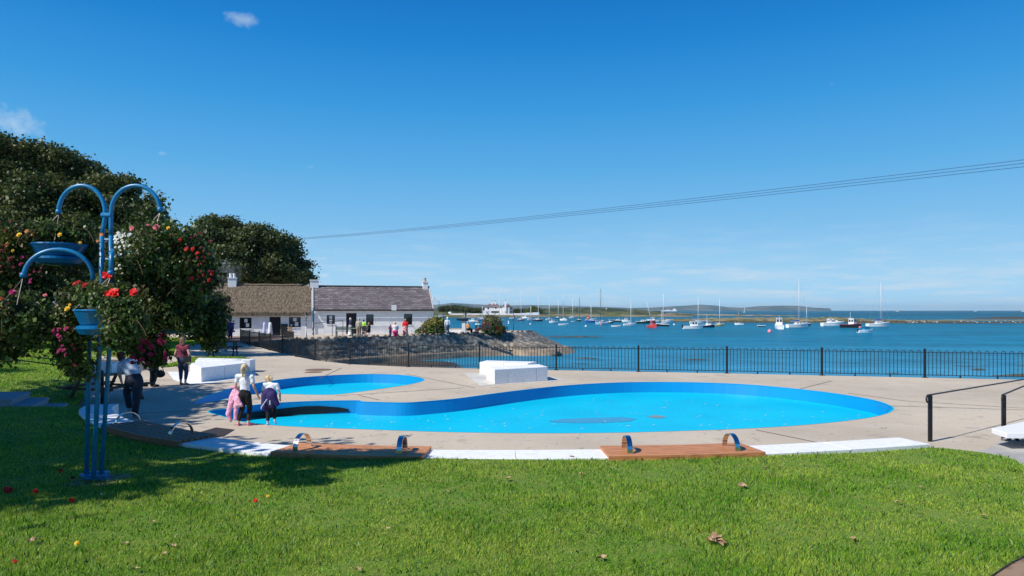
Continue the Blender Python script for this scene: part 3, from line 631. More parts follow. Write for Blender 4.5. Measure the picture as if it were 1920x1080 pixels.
ridge('spit', [(1235, 602, .5), (1300, 602.5, .9), (1345, 603.5, 1.35), (1440, 603.5, 1.55), (1520, 604, 1.5), (1570, 604, 1.75), (1610, 604, 1.2), (1690, 603.5, .5), (1780, 602, .3), (1960, 601.5, .2)], 42, [0, .55, .8, 1, .2], mat('spit_grass', (.26, .22, .12), .95, 0, (.085, .095, .035), .16, 8, .42, .58), 220, 12, 4, .35)
ridge('shore', [(1235, 603.6, .25), (1345, 604.8, .5), (1520, 605.4, .5), (1700, 606.4, .8), (1830, 606.4, .5), (1960, 606.2, .5)], 9, [0, .8, 1, .7, .1], reef, 260, 8, 5, .9)
ridge('reef_bar', [(1800, 597.6, .1), (1880, 598, 1.0), (1990, 598, 1.0)], 30, [0, .6, 1, .7, .1], reef, 60, 6, 9, .9)
def hills(px_h, Y, m, seed, nx=160, ny=14, dp=2500):
    v = []
    for u in np.linspace(0, len(px_h) - 1, nx):
        i = min(int(u), len(px_h) - 2); w = u - i
        px = px_h[i][0] * (1 - w) + px_h[i + 1][0] * w; py = px_h[i][1] * (1 - w) + px_h[i + 1][1] * w
        for k in range(ny + 1):
            f = k / ny; yy = Y + dp * f; hmax = max(0, (HY - py)) * (Y + dp * .5) / F + 2
            s = math.sin(min(1, f * 1.6) * math.pi / 2) if f < .63 else 1 - (f - .63)
            n_ = mnoise.fractal(Vector((px * .02, f * 3, seed)), .9, 2, 5)
            v.append(((px - CX) / F * yy, yy, SEA - 1 + (hmax + 1) * s * (1 + .18 * n_ * (1 - s * .6)) - .02))
    n1 = ny + 1
    f = [(i * n1 + k, (i + 1) * n1 + k, (i + 1) * n1 + k + 1, i * n1 + k + 1) for i in range(nx - 1) for k in range(ny)]
    tag(npmesh('hills', np.array(v), np.array(f), m, smooth=True), kind='structure')
hills([(690, 580), (780, 573), (815, 571), (850, 567.5), (880, 569), (910, 571), (980, 571.5), (1050, 572), (1120, 574.5), (1180, 577), (1215, 576), (1260, 576.5)], 6500, M['fields'], 3)
hills([(1190, 579), (1235, 575.5), (1270, 573), (1310, 570.8), (1340, 572), (1365, 575.5), (1390, 576.5), (1420, 574), (1465, 572.5), (1500, 573), (1525, 576.5), (1548, 577.5), (1556, 577.5), (1559, 582)], 8200, M['fields'], 8)
# haze
hb = MB().box((-22000, -40, -6), (22000, 16500, 110)); hz = hb.build('haze', bpy.data.materials.new('air')); tag(hz, kind='stuff')
hm = hz.data.materials[0]; hm.use_nodes = True; tn = hm.node_tree; 
for q_ in list(tn.nodes):
    if q_.type == 'BSDF_PRINCIPLED': tn.nodes.remove(q_)
pv = tn.nodes.new('ShaderNodeVolumePrincipled'); pv.inputs['Color'].default_value = (.74, .90, 1, 1); pv.inputs['Density'].default_value = .000045; pv.inputs['Anisotropy'].default_value = .2
tn.links.new(pv.outputs[0], tn.nodes['Material Output'].inputs['Volume'])
# ============================================================ SEATING KERB
for p in curve: p.z = 0
cum = [0.0]
for a, b in zip(curve, curve[1:]): cum.append(cum[-1] + (b - a).length)
def s_at_px(px, z=.42):
    best = None
    for i, p in enumerate(curve):
        X = p.x / p.y * F + CX
        if best is None or abs(X - px) < best[0]: best = (abs(X - px), cum[i], i)
    i = best[2]; 
    # refine
    j = min(i + 1, len(curve) - 1); x0 = curve[i].x / curve[i].y * F + CX; x1 = curve[j].x / curve[j].y * F + CX
    t = 0 if x1 == x0 else (px - x0) / (x1 - x0); return cum[i] + max(-.5, min(1, t)) * (cum[j] - cum[i])
def on_curve(s):
    s = max(0, min(cum[-1], s))
    for i in range(len(cum) - 1):
        if cum[i + 1] >= s:
            w = (s - cum[i]) / (cum[i + 1] - cum[i]); p = curve[i].lerp(curve[i + 1], w); t = (curve[i + 1] - curve[i]).normalized(); break
    i0 = max(0, i - 3); i1 = min(len(curve) - 1, i + 4); t = (curve[i1] - curve[i0]).normalized()
    return p, Vector((-t.y, t.x, 0)), t      # normal points to the pool
def slab(mb, s0, s1, d0, d1, z0, z1, step=.25):
    n = max(2, int((s1 - s0) / step) + 1); A = []; B = []
    for k in range(n + 1):
        p, nn, t = on_curve(s0 + (s1 - s0) * k / n); A.append(p + nn * d0); B.append(p + nn * d1)
    ring = A + B[::-1]; v = mb.bm
    lo = [v.verts.new((q.x, q.y, z0)) for q in ring]; hi = [v.verts.new((q.x, q.y, z1)) for q in ring]; m = len(ring)
    for k in range(m): v.faces.new((lo[k], lo[(k + 1) % m], hi[(k + 1) % m], hi[k]))
    for k in range(n): v.faces.new((hi[k], hi[k + 1], hi[m - 2 - k], hi[m - 1 - k])); v.faces.new((lo[m - 1 - k], lo[m - 2 - k], lo[k + 1], lo[k]))
    return mb
marks = [0, 200, 338, 518, 790, 1145, 1425, 1744]
S = [s_at_px(m) if m else 0 for m in marks]; S[-1] = cum[-1]
kerb_labels = {0: 'pale stone kerb seat at the foot of the steps, behind the blue flower stand', 2: 'shaded pale granite kerb seat between the dark and the middle timber bench', 4: 'sunlit white granite kerb seat between the two orange timber benches', 6: 'sunlit white granite kerb seat running from the right timber bench to the handrail post'}
bench_labels = {1: 'dark brown timber bench in the shade behind the blue flower stand', 3: 'orange timber slatted bench with steel arm hoops, middle one, shadowed at its left end', 5: 'orange timber slatted bench with steel arm hoops in full sun, right of the white kerb'}
for k in range(7):
    s0, s1 = S[k] + .006, S[k + 1] - .006
    if k % 2 == 0:
        p, nn, t = on_curve((s0 + s1) / 2)
        root = empty('kerb_seat', kerb_labels[k], 'stone seat', (0, 0, 0), group='white kerb seats round the lawn edge')
        nb_ = max(1, round((s1 - s0) / 1.3))
        for j in range(nb_):
            a0 = s0 + (s1 - s0) * j / nb_ + .003; a1 = s0 + (s1 - s0) * (j + 1) / nb_ - .003
            slab(MB(), a0, a1, .0, .60, .02, .42).build('block', M['granite'], root, bevel=.008)
    else:
        m = M['timber'] if k > 1 else M['timber_shaded']
        root = empty('bench', bench_labels[k], 'bench', (0, 0, 0), group='timber benches set in the kerb')
        nsl = 7; w = .74 / nsl
        for j in range(nsl):
            slab(MB(), s0 - .05, s1 + .05, -.08 + j * w, -.08 + (j + 1) * w - .022, .425, .465, .4).build('slat', m, root, bevel=.004)
        slab(MB(), s0 - .05, s1 + .05, -.084, -.056, .33, .4235, .4).build('fascia', m, root)
        slab(MB(), s0, s1, -.04, .56, .02, .42, .4).build('base', M['granite_grey'], root)
        for ss, bend in ((s0 + .28, 0), (s1 - .32, 0)):
            p, nn, t = on_curve(ss); st = MB(); pts = []
            r = .20; hh = .22
            for q_ in range(17):
                a_ = math.pi * q_ / 16; pts.append(p + nn * (.24 - r * math.cos(a_)) + Vector((0, 0, .463 + hh * math.sin(a_) ** .8 * 1.0)))
            A = []
            for q_, c_ in enumerate(pts):
                t3 = (pts[min(q_ + 1, 16)] - pts[max(q_ - 1, 0)]).normalized(); o3 = t.cross(t3).normalized() * .006
                A.append([st.bm.verts.new(c_ + t * sx * .038 + o3 * sy) for sx, sy in ((-1, -1), (1, -1), (1, 1), (-1, 1))])
            for x_, y_ in zip(A, A[1:]):
                for q_ in range(4): st.bm.faces.new((x_[q_], x_[(q_ + 1) % 4], y_[(q_ + 1) % 4], y_[q_]))
            st.bm.faces.new(A[0]); st.bm.faces.new(A[-1][::-1])
            st.build('arm_hoop', M['steel'], root, smooth=False)
# ------------------------------------------------------------ white granite blocks by the pool
def granite_block(px, H, label, cap=True, group=None, joints=(.6,)):
    """px: four ground corners (front-left, front-right, back-right, back-left)"""
    P = [gp(*c) for c in px]; ctr = sum(P, Vector()) / 4
    root = empty('stone_block', label, 'stone bench', ctr, group=group)
    Q = [p - ctr for p in P]
    cuts = [0] + list(joints) + [1]
    for a, b in zip(cuts, cuts[1:]):
        f0 = Q[0].lerp(Q[1], a); f1 = Q[0].lerp(Q[1], b); b0 = Q[3].lerp(Q[2], a); b1 = Q[3].lerp(Q[2], b)
        g = (f1 - f0).normalized() * .004
        MB().prism([f0 + g, f1 - g, b1 - g, b0 + g], .01, H).build('slab', M['granite'], root, bevel=.012)
    return root
granite_block([(927, 720.5), (1027, 714), (1010, 708), (912, 713)], .50, 'long white granite block nearest the pool, right-hand pair in front of the railings', group='white granite block seats', joints=(.25, .78))
granite_block([(899, 703), (990, 706.5), (1006, 702), (912, 699)], .50, 'white granite block lying behind another one in front of the railings at the centre', group='white granite block seats', joints=(.5,))
granite_block([(377, 716.5), (462, 705), (452, 697), (356, 705)], .50, 'white granite block nearest the pool beside the woman in the maroon top', group='white granite block seats', joints=(.5,))
granite_block([(366, 699), (469, 698.5), (479, 696), (372, 693)], .50, 'white granite block behind another one beside the woman in the maroon top', group='white granite block seats', joints=(.5,))
sl = [gp(x, y) for x, y in [(870, 700), (900, 724), (928, 722), (1030, 716), (1060, 712), (1000, 700)]]
tag(sheet('stone_pad', [sl], .005, mat('pad_stone', (.58, .56, .52), .8, c2=(.5, .48, .44), scale=2)), 'flat pale stone apron under the white granite blocks at the centre', 'stone slab')
sl = [gp(x, y) for x, y in [(314, 697), (325, 712), (345, 720), (380, 720), (480, 706), (480, 698)]]
tag(sheet('stone_pad', [sl], .005, M['granite']), 'flat white stone apron under the granite blocks by the woman in maroon', 'stone slab')
# ------------------------------------------------------------ steps on the left
st = empty('stone_steps', 'three shaded grey stone steps leading down beside the lawn at the left edge', 'steps', (0, 0, 0))
stp = [(.52, (-15.5, 15.42), (-11.15, 15.42), (-11.75, 16.9), (-15.5, 16.9)), (.38, (-11.15, 15.42), (-10.7, 15.42), (-11.3, 16.9), (-11.75, 16.9)), (.24, (-10.7, 15.42), (-10.25, 15.42), (-10.85, 16.9), (-11.3, 16.9))]
for z, *q4 in stp:
    g = .004
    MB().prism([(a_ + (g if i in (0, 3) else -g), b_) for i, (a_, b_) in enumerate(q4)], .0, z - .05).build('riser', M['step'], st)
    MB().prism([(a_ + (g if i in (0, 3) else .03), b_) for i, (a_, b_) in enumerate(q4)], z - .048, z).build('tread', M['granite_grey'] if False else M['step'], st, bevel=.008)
# ------------------------------------------------------------ handrails
def rail(label, base, top_z, dirv, length, rise, base_z=0, curl=True, group=None):
    root = empty('handrail', label, 'handrail', base, group=group); d = Vector(dirv).normalized()
    bx_ = MB(); t = d; nrm = Vector((-t.y, t.x, 0))
    c8 = [nrm * .012 + t * .045, nrm * .012 - t * .045, -nrm * .012 - t * .045, -nrm * .012 + t * .045]
    fx = MB().prism([(c.x * 1.0, c.y * 1.0) for c in [Vector((-.036, -.02)), Vector((.036, -.02)), Vector((.036, .02)), Vector((-.036, .02))]], base_z, top_z)
    fx.build('post', M['black_metal'], root, bevel=.003)
    nx = Vector((d.x * length, d.y * length, 0))
    fx2 = MB().prism([(nx.x + a_, nx.y + b_) for a_, b_ in ((-.036, -.02), (.036, -.02), (.036, .02), (-.036, .02))], base_z, top_z + rise)
    fx2.build('post', M['black_metal'], root, bevel=.003)
    e_ = nx + Vector((0, 0, top_z + rise)); s_ = Vector((0, 0, top_z))
    pts = []
    if curl:
        for q_ in range(11):
            a_ = math.pi * q_ / 10; r = .07
            pts.append(s_ - d * (.09 + r * math.sin(a_)) + Vector((0, 0, -.14 + r * (1 - math.cos(a_)))) + Vector((0, 0, .012)))
        pts = [s_ - d * .02 + Vector((0, 0, -.128))] + pts
    pts += [s_ + Vector((0, 0, .012)), e_ + Vector((0, 0, .012))]
    MB().tube(pts, .016, 8).build('rail', M['black_metal'], root, smooth=True)
    return root
rail('black handrail with curled end starting at the right end of the white kerb', gp(1744, 828), .88, (3.9, 2.9, 0), 7.5, 0, group='black handrails on the right')
rail('black handrail with curled end in front of the white bench at the right edge', gp(1882, 830), .90, (1.6, 1.6, 0), 6, 0, group='black handrails on the right')
rail('thin black handrail rising to the left above the shaded lawn, nearer one', gp(192, 757), .88, (-2.6, -.05, 0), 3.6, .45, curl=False, group='black handrails on the left')
rail('thin black handrail rising to the left above the shaded lawn, farther one', gp(200, 742), .87, (-3.0, .2, 0), 4.6, .5, curl=False, group='black handrails on the left')
# ------------------------------------------------------------ white picnic bench at the right edge
pb = empty('picnic_bench', 'white topped bench on dark brackets at the right edge beside the handrail', 'bench', (0, 0, 0))
def quad_slab(name, px4, z0, z1, m, parent, zz=.42):
    P = [gp(x, y, z1) for x, y in px4]; return MB().prism([(p.x, p.y) for p in P], z0, z1).build(name, m, parent, bevel=.01)
quad_slab('seat', [(1859, 803), (1887, 812), (2010, 812), (1960, 782)], .36, .45, M['white'], pb)
A = gp(1868, 806, .36); B = gp(1990, 812, .36)
MB().box((A.x + .1, A.y + .05, .28), (B.x, A.y + .14, .355)).build('frame', colmat('rust_brown', (.06, .035, .025)), pb)
for xx in (A.x + .35, B.x - .2):
    MB().tube([(xx, A.y + .05, .30), (xx - .22, A.y + .05, .02)], .03, 6).build('leg', M['black_metal'], pb)
    MB().tube([(xx, A.y + .1, .30), (xx + .22, A.y + .12, .02)], .03, 6).build('leg', M['black_metal'], pb)
# ------------------------------------------------------------ railings
fn = empty('railings', 'long black hoop-topped iron railings curving along the quay edge behind the pools', 'fence', (0, 0, 0))
FH = 1.0
for p in fence_pts:
    MB().box((p.x - .035, p.y - .035, 0), (p.x + .035, p.y + .035, FH + .08)).build('post', M['black_metal'], fn, bevel=.006)
    MB().box((p.x - .09, p.y - .09, .006), (p.x + .09, p.y + .09, .02)).build('base_plate', M['black_metal'], fn)
for a, b in zip(fence_pts, fence_pts[1:]):
    mb = MB(); Ln = (b - a).length; t = (b - a) / Ln; nb_ = int(round(Ln / .142)); nb_ += nb_ % 2; sp = Ln / (nb_ + 1); zz = Vector((0, 0, 1))
    for h in (.10, .94): mb.tube([a + t * .03 + zz * h, b - t * .03 + zz * h], .012, 6)
    for k in range(0, nb_, 2):
        p0 = a + t * sp * (k + 1); p1 = a + t * sp * (k + 2); c_ = (p0 + p1) / 2; r = sp / 2
        pts = [p0 + zz * .08] + [c_ + t * (-r * math.cos(math.pi * j / 6)) + zz * (.95 + r * math.sin(math.pi * j / 6)) for j in range(7)] + [p1 + zz * .08]
        mb.tube(pts, .011, 5)
    for f in (.33, .67): q_ = a.lerp(b, f); mb.box((q_.x - .02, q_.y - .02, .0), (q_.x + .02, q_.y + .02, .1))
    mb.build('railing_panel', M['black_metal'], fn)
# ------------------------------------------------------------ COTTAGES
TH = R(16)
P1 = Vector((-20.1, 70.0, 0)); ex = Vector((math.cos(TH), math.sin(TH), 0)); ey = Vector((-math.sin(TH), math.cos(TH), 0))
def lx(px):
    k = (px - CX) / F; return (k * P1.y - P1.x) / (ex.x - k * ex.y)
def lz_(px, py):
    t = lx(px); Y = P1.y + t * ex.y; return EYE - (py - HY) / F * Y
whitewash = mat('whitewash', (.86, .86, .87), .8, 0, (.76, .77, .79), 1.6, 5, .4, .7, 1.6, 3.2)
def facade(x0, x1, z0, z1, ops, m, parent, thick=.18):
    mb = MB(); xs = sorted({x0, x1} | {o[0] for o in ops} | {o[1] for o in ops}); zs = sorted({z0, z1} | {o[2] for o in ops} | {o[3] for o in ops})
    for a, b in zip(xs, xs[1:]):
        for c, d_ in zip(zs, zs[1:]):
            mx, mz = (a + b) / 2, (c + d_) / 2
            if any(o[0] < mx < o[1] and o[2] < mz < o[3] for o in ops): continue
            mb.poly([(a, 0, c), (b, 0, c), (b, 0, d_), (a, 0, d_)])
    for o in ops:
        a, b, c, d_ = o
        mb.poly([(a, 0, c), (a, thick, c), (a, thick, d_), (a, 0, d_)]); mb.poly([(b, 0, c), (b, 0, d_), (b, thick, d_), (b, thick, c)])
        mb.poly([(a, 0, d_), (a, thick, d_), (b, thick, d_), (b, 0, d_)]); mb.poly([(a, 0, c), (b, 0, c), (b, thick, c), (a, thick, c)])
    return mb
def window(parent, a, b, c, d_, papers=(), frame=M['dark_paint'], mid=True):
    f = MB(); w = .07; y0, y1 = .03, .10
    for q in ((a, a + w, c, d_), (b - w, b, c, d_), (a + w, b - w, d_ - w, d_), (a + w, b - w, c, c + w)): f.box((q[0], y0, q[2]), (q[1], y1, q[3]))
    if mid: f.box(((a + b) / 2 - .02, y0 + .01, c + w), ((a + b) / 2 + .02, y1 - .01, d_ - w))
    fo = f.build('window', frame, parent)
    MB().box((a + w * .5, .085, c + w * .5), (b - w * .5, .095, d_ - w * .5)).build('pane', M['glass'], fo)
    MB().box((a - .05, -.05, c - .08), (b + .05, .03, c - .002)).build('sill', whitewash, fo)
    for (u, v, s) in papers:
        x = a + (b - a) * u; z = c + (d_ - c) * v; MB().box((x - s * .4, .072, z - s * .5), (x + s * .4, .076, z + s * .5)).build('notice', M['paper'], fo)
    return fo
def doorway(parent, a, b, d_):
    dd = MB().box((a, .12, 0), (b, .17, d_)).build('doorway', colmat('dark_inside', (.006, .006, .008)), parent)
    f = MB(); 
    for q in ((a, a + .08, 0, d_), (b - .08, b, 0, d_), (a + .08, b - .08, d_ - .09, d_)): f.box((q[0], .02, q[2]), (q[1], .11, q[3]))
    f.build('frame', M['dark_paint'], dd)
def gable_roof(x0, x1, W, ze, zr, over, m, thick=.16, sag=0, nseg=24, name='roof', bumpy=0, parent=None):
    """two slopes with a thickness"""
    mb = MB(); ring = []; rr = random.Random(3)
    zo = ze - over * (zr - ze) / (W / 2)
    for i in range(nseg + 1):
        x = x0 + (x1 - x0) * i / nseg; j = lambda: rr.uniform(-bumpy, bumpy); cols = []
        for k in range(9):
            f = k / 8; y = -over + (W / 2 + over) * f; z = zo + (zr - zo) * f + (j() if 0 < k < 8 else j() * .5)
            cols.append((x, y, z + thick))
        for k in range(1, 9):
            f = k / 8; y = W / 2 + (W / 2 + over) * f; z = zr + (zo - zr) * f; cols.append((x, y, z + thick))
        cols += [(x, W + over, zo), (x, W / 2, zr), (x, -over, zo)]
        ring.append([mb.bm.verts.new(c) for c in cols])
    n = len(ring[0])
    for a, b in zip(ring, ring[1:]):
        for k in range(n): mb.bm.faces.new((a[k], b[k], b[(k + 1) % n], a[(k + 1) % n]))
    mb.bm.faces.new(ring[0]); mb.bm.faces.new(ring[-1][::-1])
    return mb.build(name, m, parent)
def slate_mat():
    m = bpy.data.materials.new('purple_slate'); m.use_nodes = True
    t = m.node_tree; n = t.nodes; l = t.links; p = n['Principled BSDF']; p.inputs['Roughness'].default_value = .55
    tcn = n.new('ShaderNodeTexCoord'); sp = n.new('ShaderNodeSeparateXYZ'); l.new(tcn.outputs['Object'], sp.inputs[0])
    cb = n.new('ShaderNodeCombineXYZ'); l.new(sp.outputs['X'], cb.inputs[0]); mz = n.new('ShaderNodeMath'); mz.operation = 'MULTIPLY'; mz.inputs[1].default_value = 1.5; l.new(sp.outputs['Z'], mz.inputs[0]); l.new(mz.outputs[0], cb.inputs[1])
    br = n.new('ShaderNodeTexBrick'); br.inputs['Scale'].default_value = 1; br.inputs['Brick Width'].default_value = .5; br.inputs['Row Height'].default_value = .3; br.inputs['Mortar Size'].default_value = .012
    br.inputs['Color1'].default_value = (.20, .172, .175, 1); br.inputs['Color2'].default_value = (.12, .098, .102, 1); br.inputs['Mortar'].default_value = (.05, .04, .045, 1); l.new(cb.outputs[0], br.inputs['Vector'])
    mp = n.new('ShaderNodeMapping'); mp.inputs['Scale'].default_value = (.9, 1, 5); l.new(tcn.outputs['Object'], mp.inputs[0])
    no = n.new('ShaderNodeTexNoise'); no.inputs['Scale'].default_value = 1.6; no.inputs['Detail'].default_value = 6; l.new(mp.outputs[0], no.inputs['Vector'])
    mr = n.new('ShaderNodeMapRange'); mr.inputs['From Min'].default_value = .56; mr.inputs['From Max'].default_value = .80; l.new(no.outputs['Fac'], mr.inputs['Value'])
    mx = n.new('ShaderNodeMixRGB'); mx.inputs[2].default_value = (.40, .37, .38, 1); l.new(mr.outputs[0], mx.inputs[0]); l.new(br.outputs[0], mx.inputs[1]); l.new(mx.outputs[0], p.inputs['Base Color'])
    bu = n.new('ShaderNodeBump'); bu.inputs['Distance'].default_value = .03; l.new(br.outputs['Fac'], bu.inputs['Height']); bu.invert = True; l.new(bu.outputs[0], p.inputs['Normal'])
    return m
M['slate'] = slate_mat()
M['thatch'] = mat('thatch', (.20, .155, .105), .95, 0, (.085, .062, .042), 7, 8, .38, .62, 1.2, 12, (1, .6, .35))
sc_ = empty('cottage', 'whitewashed cottage with purple slate roof on the stone terrace', 'cottage', P1, TH)
XE = lx(812.5); W = 5.6; ZE = 2.72; ZR = 4.98
ops = [(lx(612.5), lx(628), 1.12, lz_(620, 591)), (lx(649), lx(668.5), 0.0, lz_(659, 587)), (lx(686.5), lx(700.5), .98, lz_(693, 589.5)), (lx(757.5), lx(773), 1.0, lz_(765, 588.5))]
facade(0, XE, 0, ZE, ops, whitewash, sc_).build('wall', whitewash, sc_)
b = MB(); b.poly([(XE, 0, 0), (XE, W, 0), (XE, W, ZE), (XE, W / 2, ZR), (XE, 0, ZE)]); b.poly([(0, 0, 0), (0, 0, ZE), (0, W / 2, ZR), (0, W, ZE), (0, W, 0)]); b.poly([(0, W, 0), (0, W, ZE), (XE, W, ZE), (XE, W, 0)])
b.build('gable_wall', whitewash, sc_)
window(sc_, *ops[0], papers=((.5, .78, .34), (.5, .28, .34)), mid=False); doorway(sc_, ops[1][0], ops[1][1], ops[1][3]); window(sc_, *ops[2], mid=False); window(sc_, *ops[3], mid=False)
rf = gable_roof(.05, XE + .02, W, ZE, ZR, .22, M['slate'], .10, parent=sc_)
MB().box((.05, W / 2 - .12, ZR + .09), (XE, W / 2 + .12, ZR + .17)).build('ridge_tiles', mat('ridge', (.09, .085, .09), .7), rf)
for x in (-.06, XE - .10):
    v_ = MB(); 
    for sgn in (0, 1):
        y0, y1 = (-.25, W / 2) if sgn == 0 else (W + .25, W / 2); sl_ = (ZR - ZE) / (W / 2)
        v_.tube([(x + .07, y0, ZE - .2 + .16), (x + .07, y1, ZR + .16)], .07, 6)
    v_.build('verge', mat('verge_cement' , (.45, .42, .42), .8), rf)
MB().tube([(0, -.28, ZE - .22), (XE, -.28, ZE - .22)], .055, 8).build('gutter', M['dark_paint'], sc_)
MB().tube([(.05, -.1, ZE - .2), (.05, -.1, .02)], .045, 8).build('downpipe', M['dark_paint'], sc_)
def chimney(parent, x, y, w, d_, z0, z1, pots=1, m=M['white'], potm=None):
    c = MB().box((x - w / 2, y - d_ / 2, z0), (x + w / 2, y + d_ / 2, z1)).build('chimney', m, parent, bevel=.02)
    MB().box((x - w / 2 - .06, y - d_ / 2 - .06, z1 + .001), (x + w / 2 + .06, y + d_ / 2 + .06, z1 + .11)).build('cap', m, c)
    for k in range(pots): MB().lathe([(.14, 0), (.12, .25), (.15, .3), (.13, .42)], (x + (k - (pots - 1) / 2) * .34, y, z1 + .11), 12).build('chimney_pot', potm or colmat('terracotta', (.42, .28, .18)), c)
    return c
chimney(sc_, .15, W / 2, .85, .6, ZR - .3, ZR + .62, 0)
chimney(sc_, XE - .45, W / 2, .55, .7, ZR - .5, ZR + .55, 1)
# floodlight on the right verge
fl_ = MB().box((XE + .05, .7, ZE + .95), (XE + .35, .95, ZE + 1.15)).box((XE + .3, .65, ZE + .75), (XE + .5, .95, ZE + .93)).build('floodlight', M['white'], sc_)
sg = MB().box((lx(732.5), -.9, lz_(736, 582)), (lx(732.5) + .5, -.84, lz_(736, 572))).build('hanging_sign', M['white'], sc_)
MB().box((lx(732.5) + .2, -.84, lz_(736, 572) - .06), (lx(732.5) + .26, .0, lz_(736, 572) - .02)).build('bracket', M['dark_paint'], sg)
MB().box((lx(790), -.03, lz_(796, 583)), (lx(801.5), -.002, lz_(796, 580))).build('name_plate', M['black_metal'], sc_)
# thatched cottage
tc_ = empty('thatched_cottage', 'long low whitewashed cottage with brown thatched roof, left of the slate-roofed one', 'cottage', P1 - ex * .06, TH)
XL = lx(356); ZE2 = 2.25; ZR2 = 4.78
ops = [(lx(450.5), lx(473), .72, lz_(461, 595.5)), (lx(506.5), lx(527.5), 0.0, lz_(517, 594)), (lx(543), lx(565), .80, lz_(554, 594.5))]
facade(XL, -.0, 0, ZE2, ops, whitewash, tc_).build('wall', whitewash, tc_)
b = MB(); b.poly([(XL, 0, 0), (XL, 0, ZE2), (XL, W / 2, ZR2), (XL, W, ZE2), (XL, W, 0)]); b.poly([(XL, W, 0), (XL, W, ZE2), (0, W, ZE2), (0, W, 0)]); b.build('gable_wall', whitewash, tc_)
window(tc_, *ops[0], papers=((.52, .72, .36), (.65, .3, .36)), mid=False); doorway(tc_, ops[1][0], ops[1][1], ops[1][3]); window(tc_, *ops[2], papers=((.5, .78, .4), (.65, .3, .42), (.2, .2, .18)), mid=False)
MB().box((ops[1][1] + .02, -.07, .02), (lx(541), -.02, 1.15)).build('half_door', M['dark_paint'], tc_)
rt = gable_roof(XL - .15, -.10, W, ZE2 + .05, ZR2, .38, M['thatch'], .34, nseg=60, bumpy=.025, parent=tc_)
rg = MB(); rg.tube([(XL - .1 + k * .5, W / 2 + random.uniform(-.02, .02), ZR2 + .33 + random.uniform(-.02, .03)) for k in range(int((-XL) / .5))], .13, 8); rg.build('ridge_roll', mat('ridge_thatch', (.23, .18, .12), .95, c2=(.12, .09, .06), scale=12, bump=1), rt, smooth=True)
chimney(tc_, lx(431), W / 2, .8, .55, ZR2, ZR2 + .95, 2, potm=M['white'])
# smoke over the thatched cottage's chimney
sm_m = bpy.data.materials.new('smoke'); sm_m.use_nodes = True; tt = sm_m.node_tree
tt.nodes.remove(tt.nodes['Principled BSDF']); pv_ = tt.nodes.new('ShaderNodeVolumePrincipled'); pv_.inputs['Color'].default_value = (.85, .92, 1, 1)
tcc = tt.nodes.new('ShaderNodeTexCoord'); nn_ = tt.nodes.new('ShaderNodeTexNoise'); nn_.inputs['Scale'].default_value = 1.1; nn_.inputs['Detail'].default_value = 4; tt.links.new(tcc.outputs['Object'], nn_.inputs['Vector'])
mr_ = tt.nodes.new('ShaderNodeMapRange'); mr_.inputs['From Min'].default_value = .42; mr_.inputs['From Max'].default_value = .75; mr_.inputs['To Max'].default_value = .15; tt.links.new(nn_.outputs['Fac'], mr_.inputs['Value']); tt.links.new(mr_.outputs[0], pv_.inputs['Density']); tt.links.new(pv_.outputs[0], tt.nodes['Material Output'].inputs['Volume'])
so = MB(); pc = at(424, 512, 71); so.ball(pc, 1.5, 3, (1.1, .8, 1)).build; so = so.build('smoke', sm_m); tag(so, kind='stuff')
# ------------------------------------------------------------ lamps
def lamp(px, pyb, pyt, label, z0=0):
    b_ = gp(px, pyb, z0); H = (pyb - pyt) / F * b_.y; s = H / 2.9
    r = empty('street_lamp', label, 'lamp', b_, group='black lamp posts on the terrace')
    MB().lathe([(.11 * s, 0), (.11 * s, .25 * s), (.06 * s, .35 * s), (.045 * s, 1.2 * s), (.065 * s, 1.25 * s), (.04 * s, 1.3 * s), (.032 * s, 2.1 * s)], (0, 0, 0), 12).tube([(-.28 * s, 0, 1.85 * s), (.28 * s, 0, 1.85 * s)], .018 * s, 6).build('post', M['black_metal'], r, smooth=True)
    h = MB().lathe([(.10 * s, 2.15 * s), (.18 * s, 2.5 * s)], (0, 0, 0), 4, False).build('lantern_glass', mat('lamp_glass', (.35, .42, .42), .1, spec=.8), r)
    f = MB(); 
    for k in range(4):
        a_ = math.pi / 2 * k; f.tube([(.10 * s * math.cos(a_), .10 * s * math.sin(a_), 2.12 * s), (.185 * s * math.cos(a_), .185 * s * math.sin(a_), 2.5 * s)], .014 * s, 5)
    f.lathe([(.10 * s, 2.1 * s), (.10 * s, 2.14 * s)], n=8); f.lathe([(.23 * s, 2.5 * s), (.17 * s, 2.62 * s), (.06 * s, 2.72 * s), (.04 * s, 2.8 * s), (.012 * s, 2.9 * s)], n=8)
    f.build('lantern_frame', M['black_metal'], r)
lamp(574, 632.5, 584, 'black lamp post standing in front of the join between the two cottages')
lamp(872, 627, 583, 'black lamp post beside the white pillar on the terrace')
lamp(963, 625, 588, 'dark lamp post at the seaward end of the terrace, right of the flowering shrub')
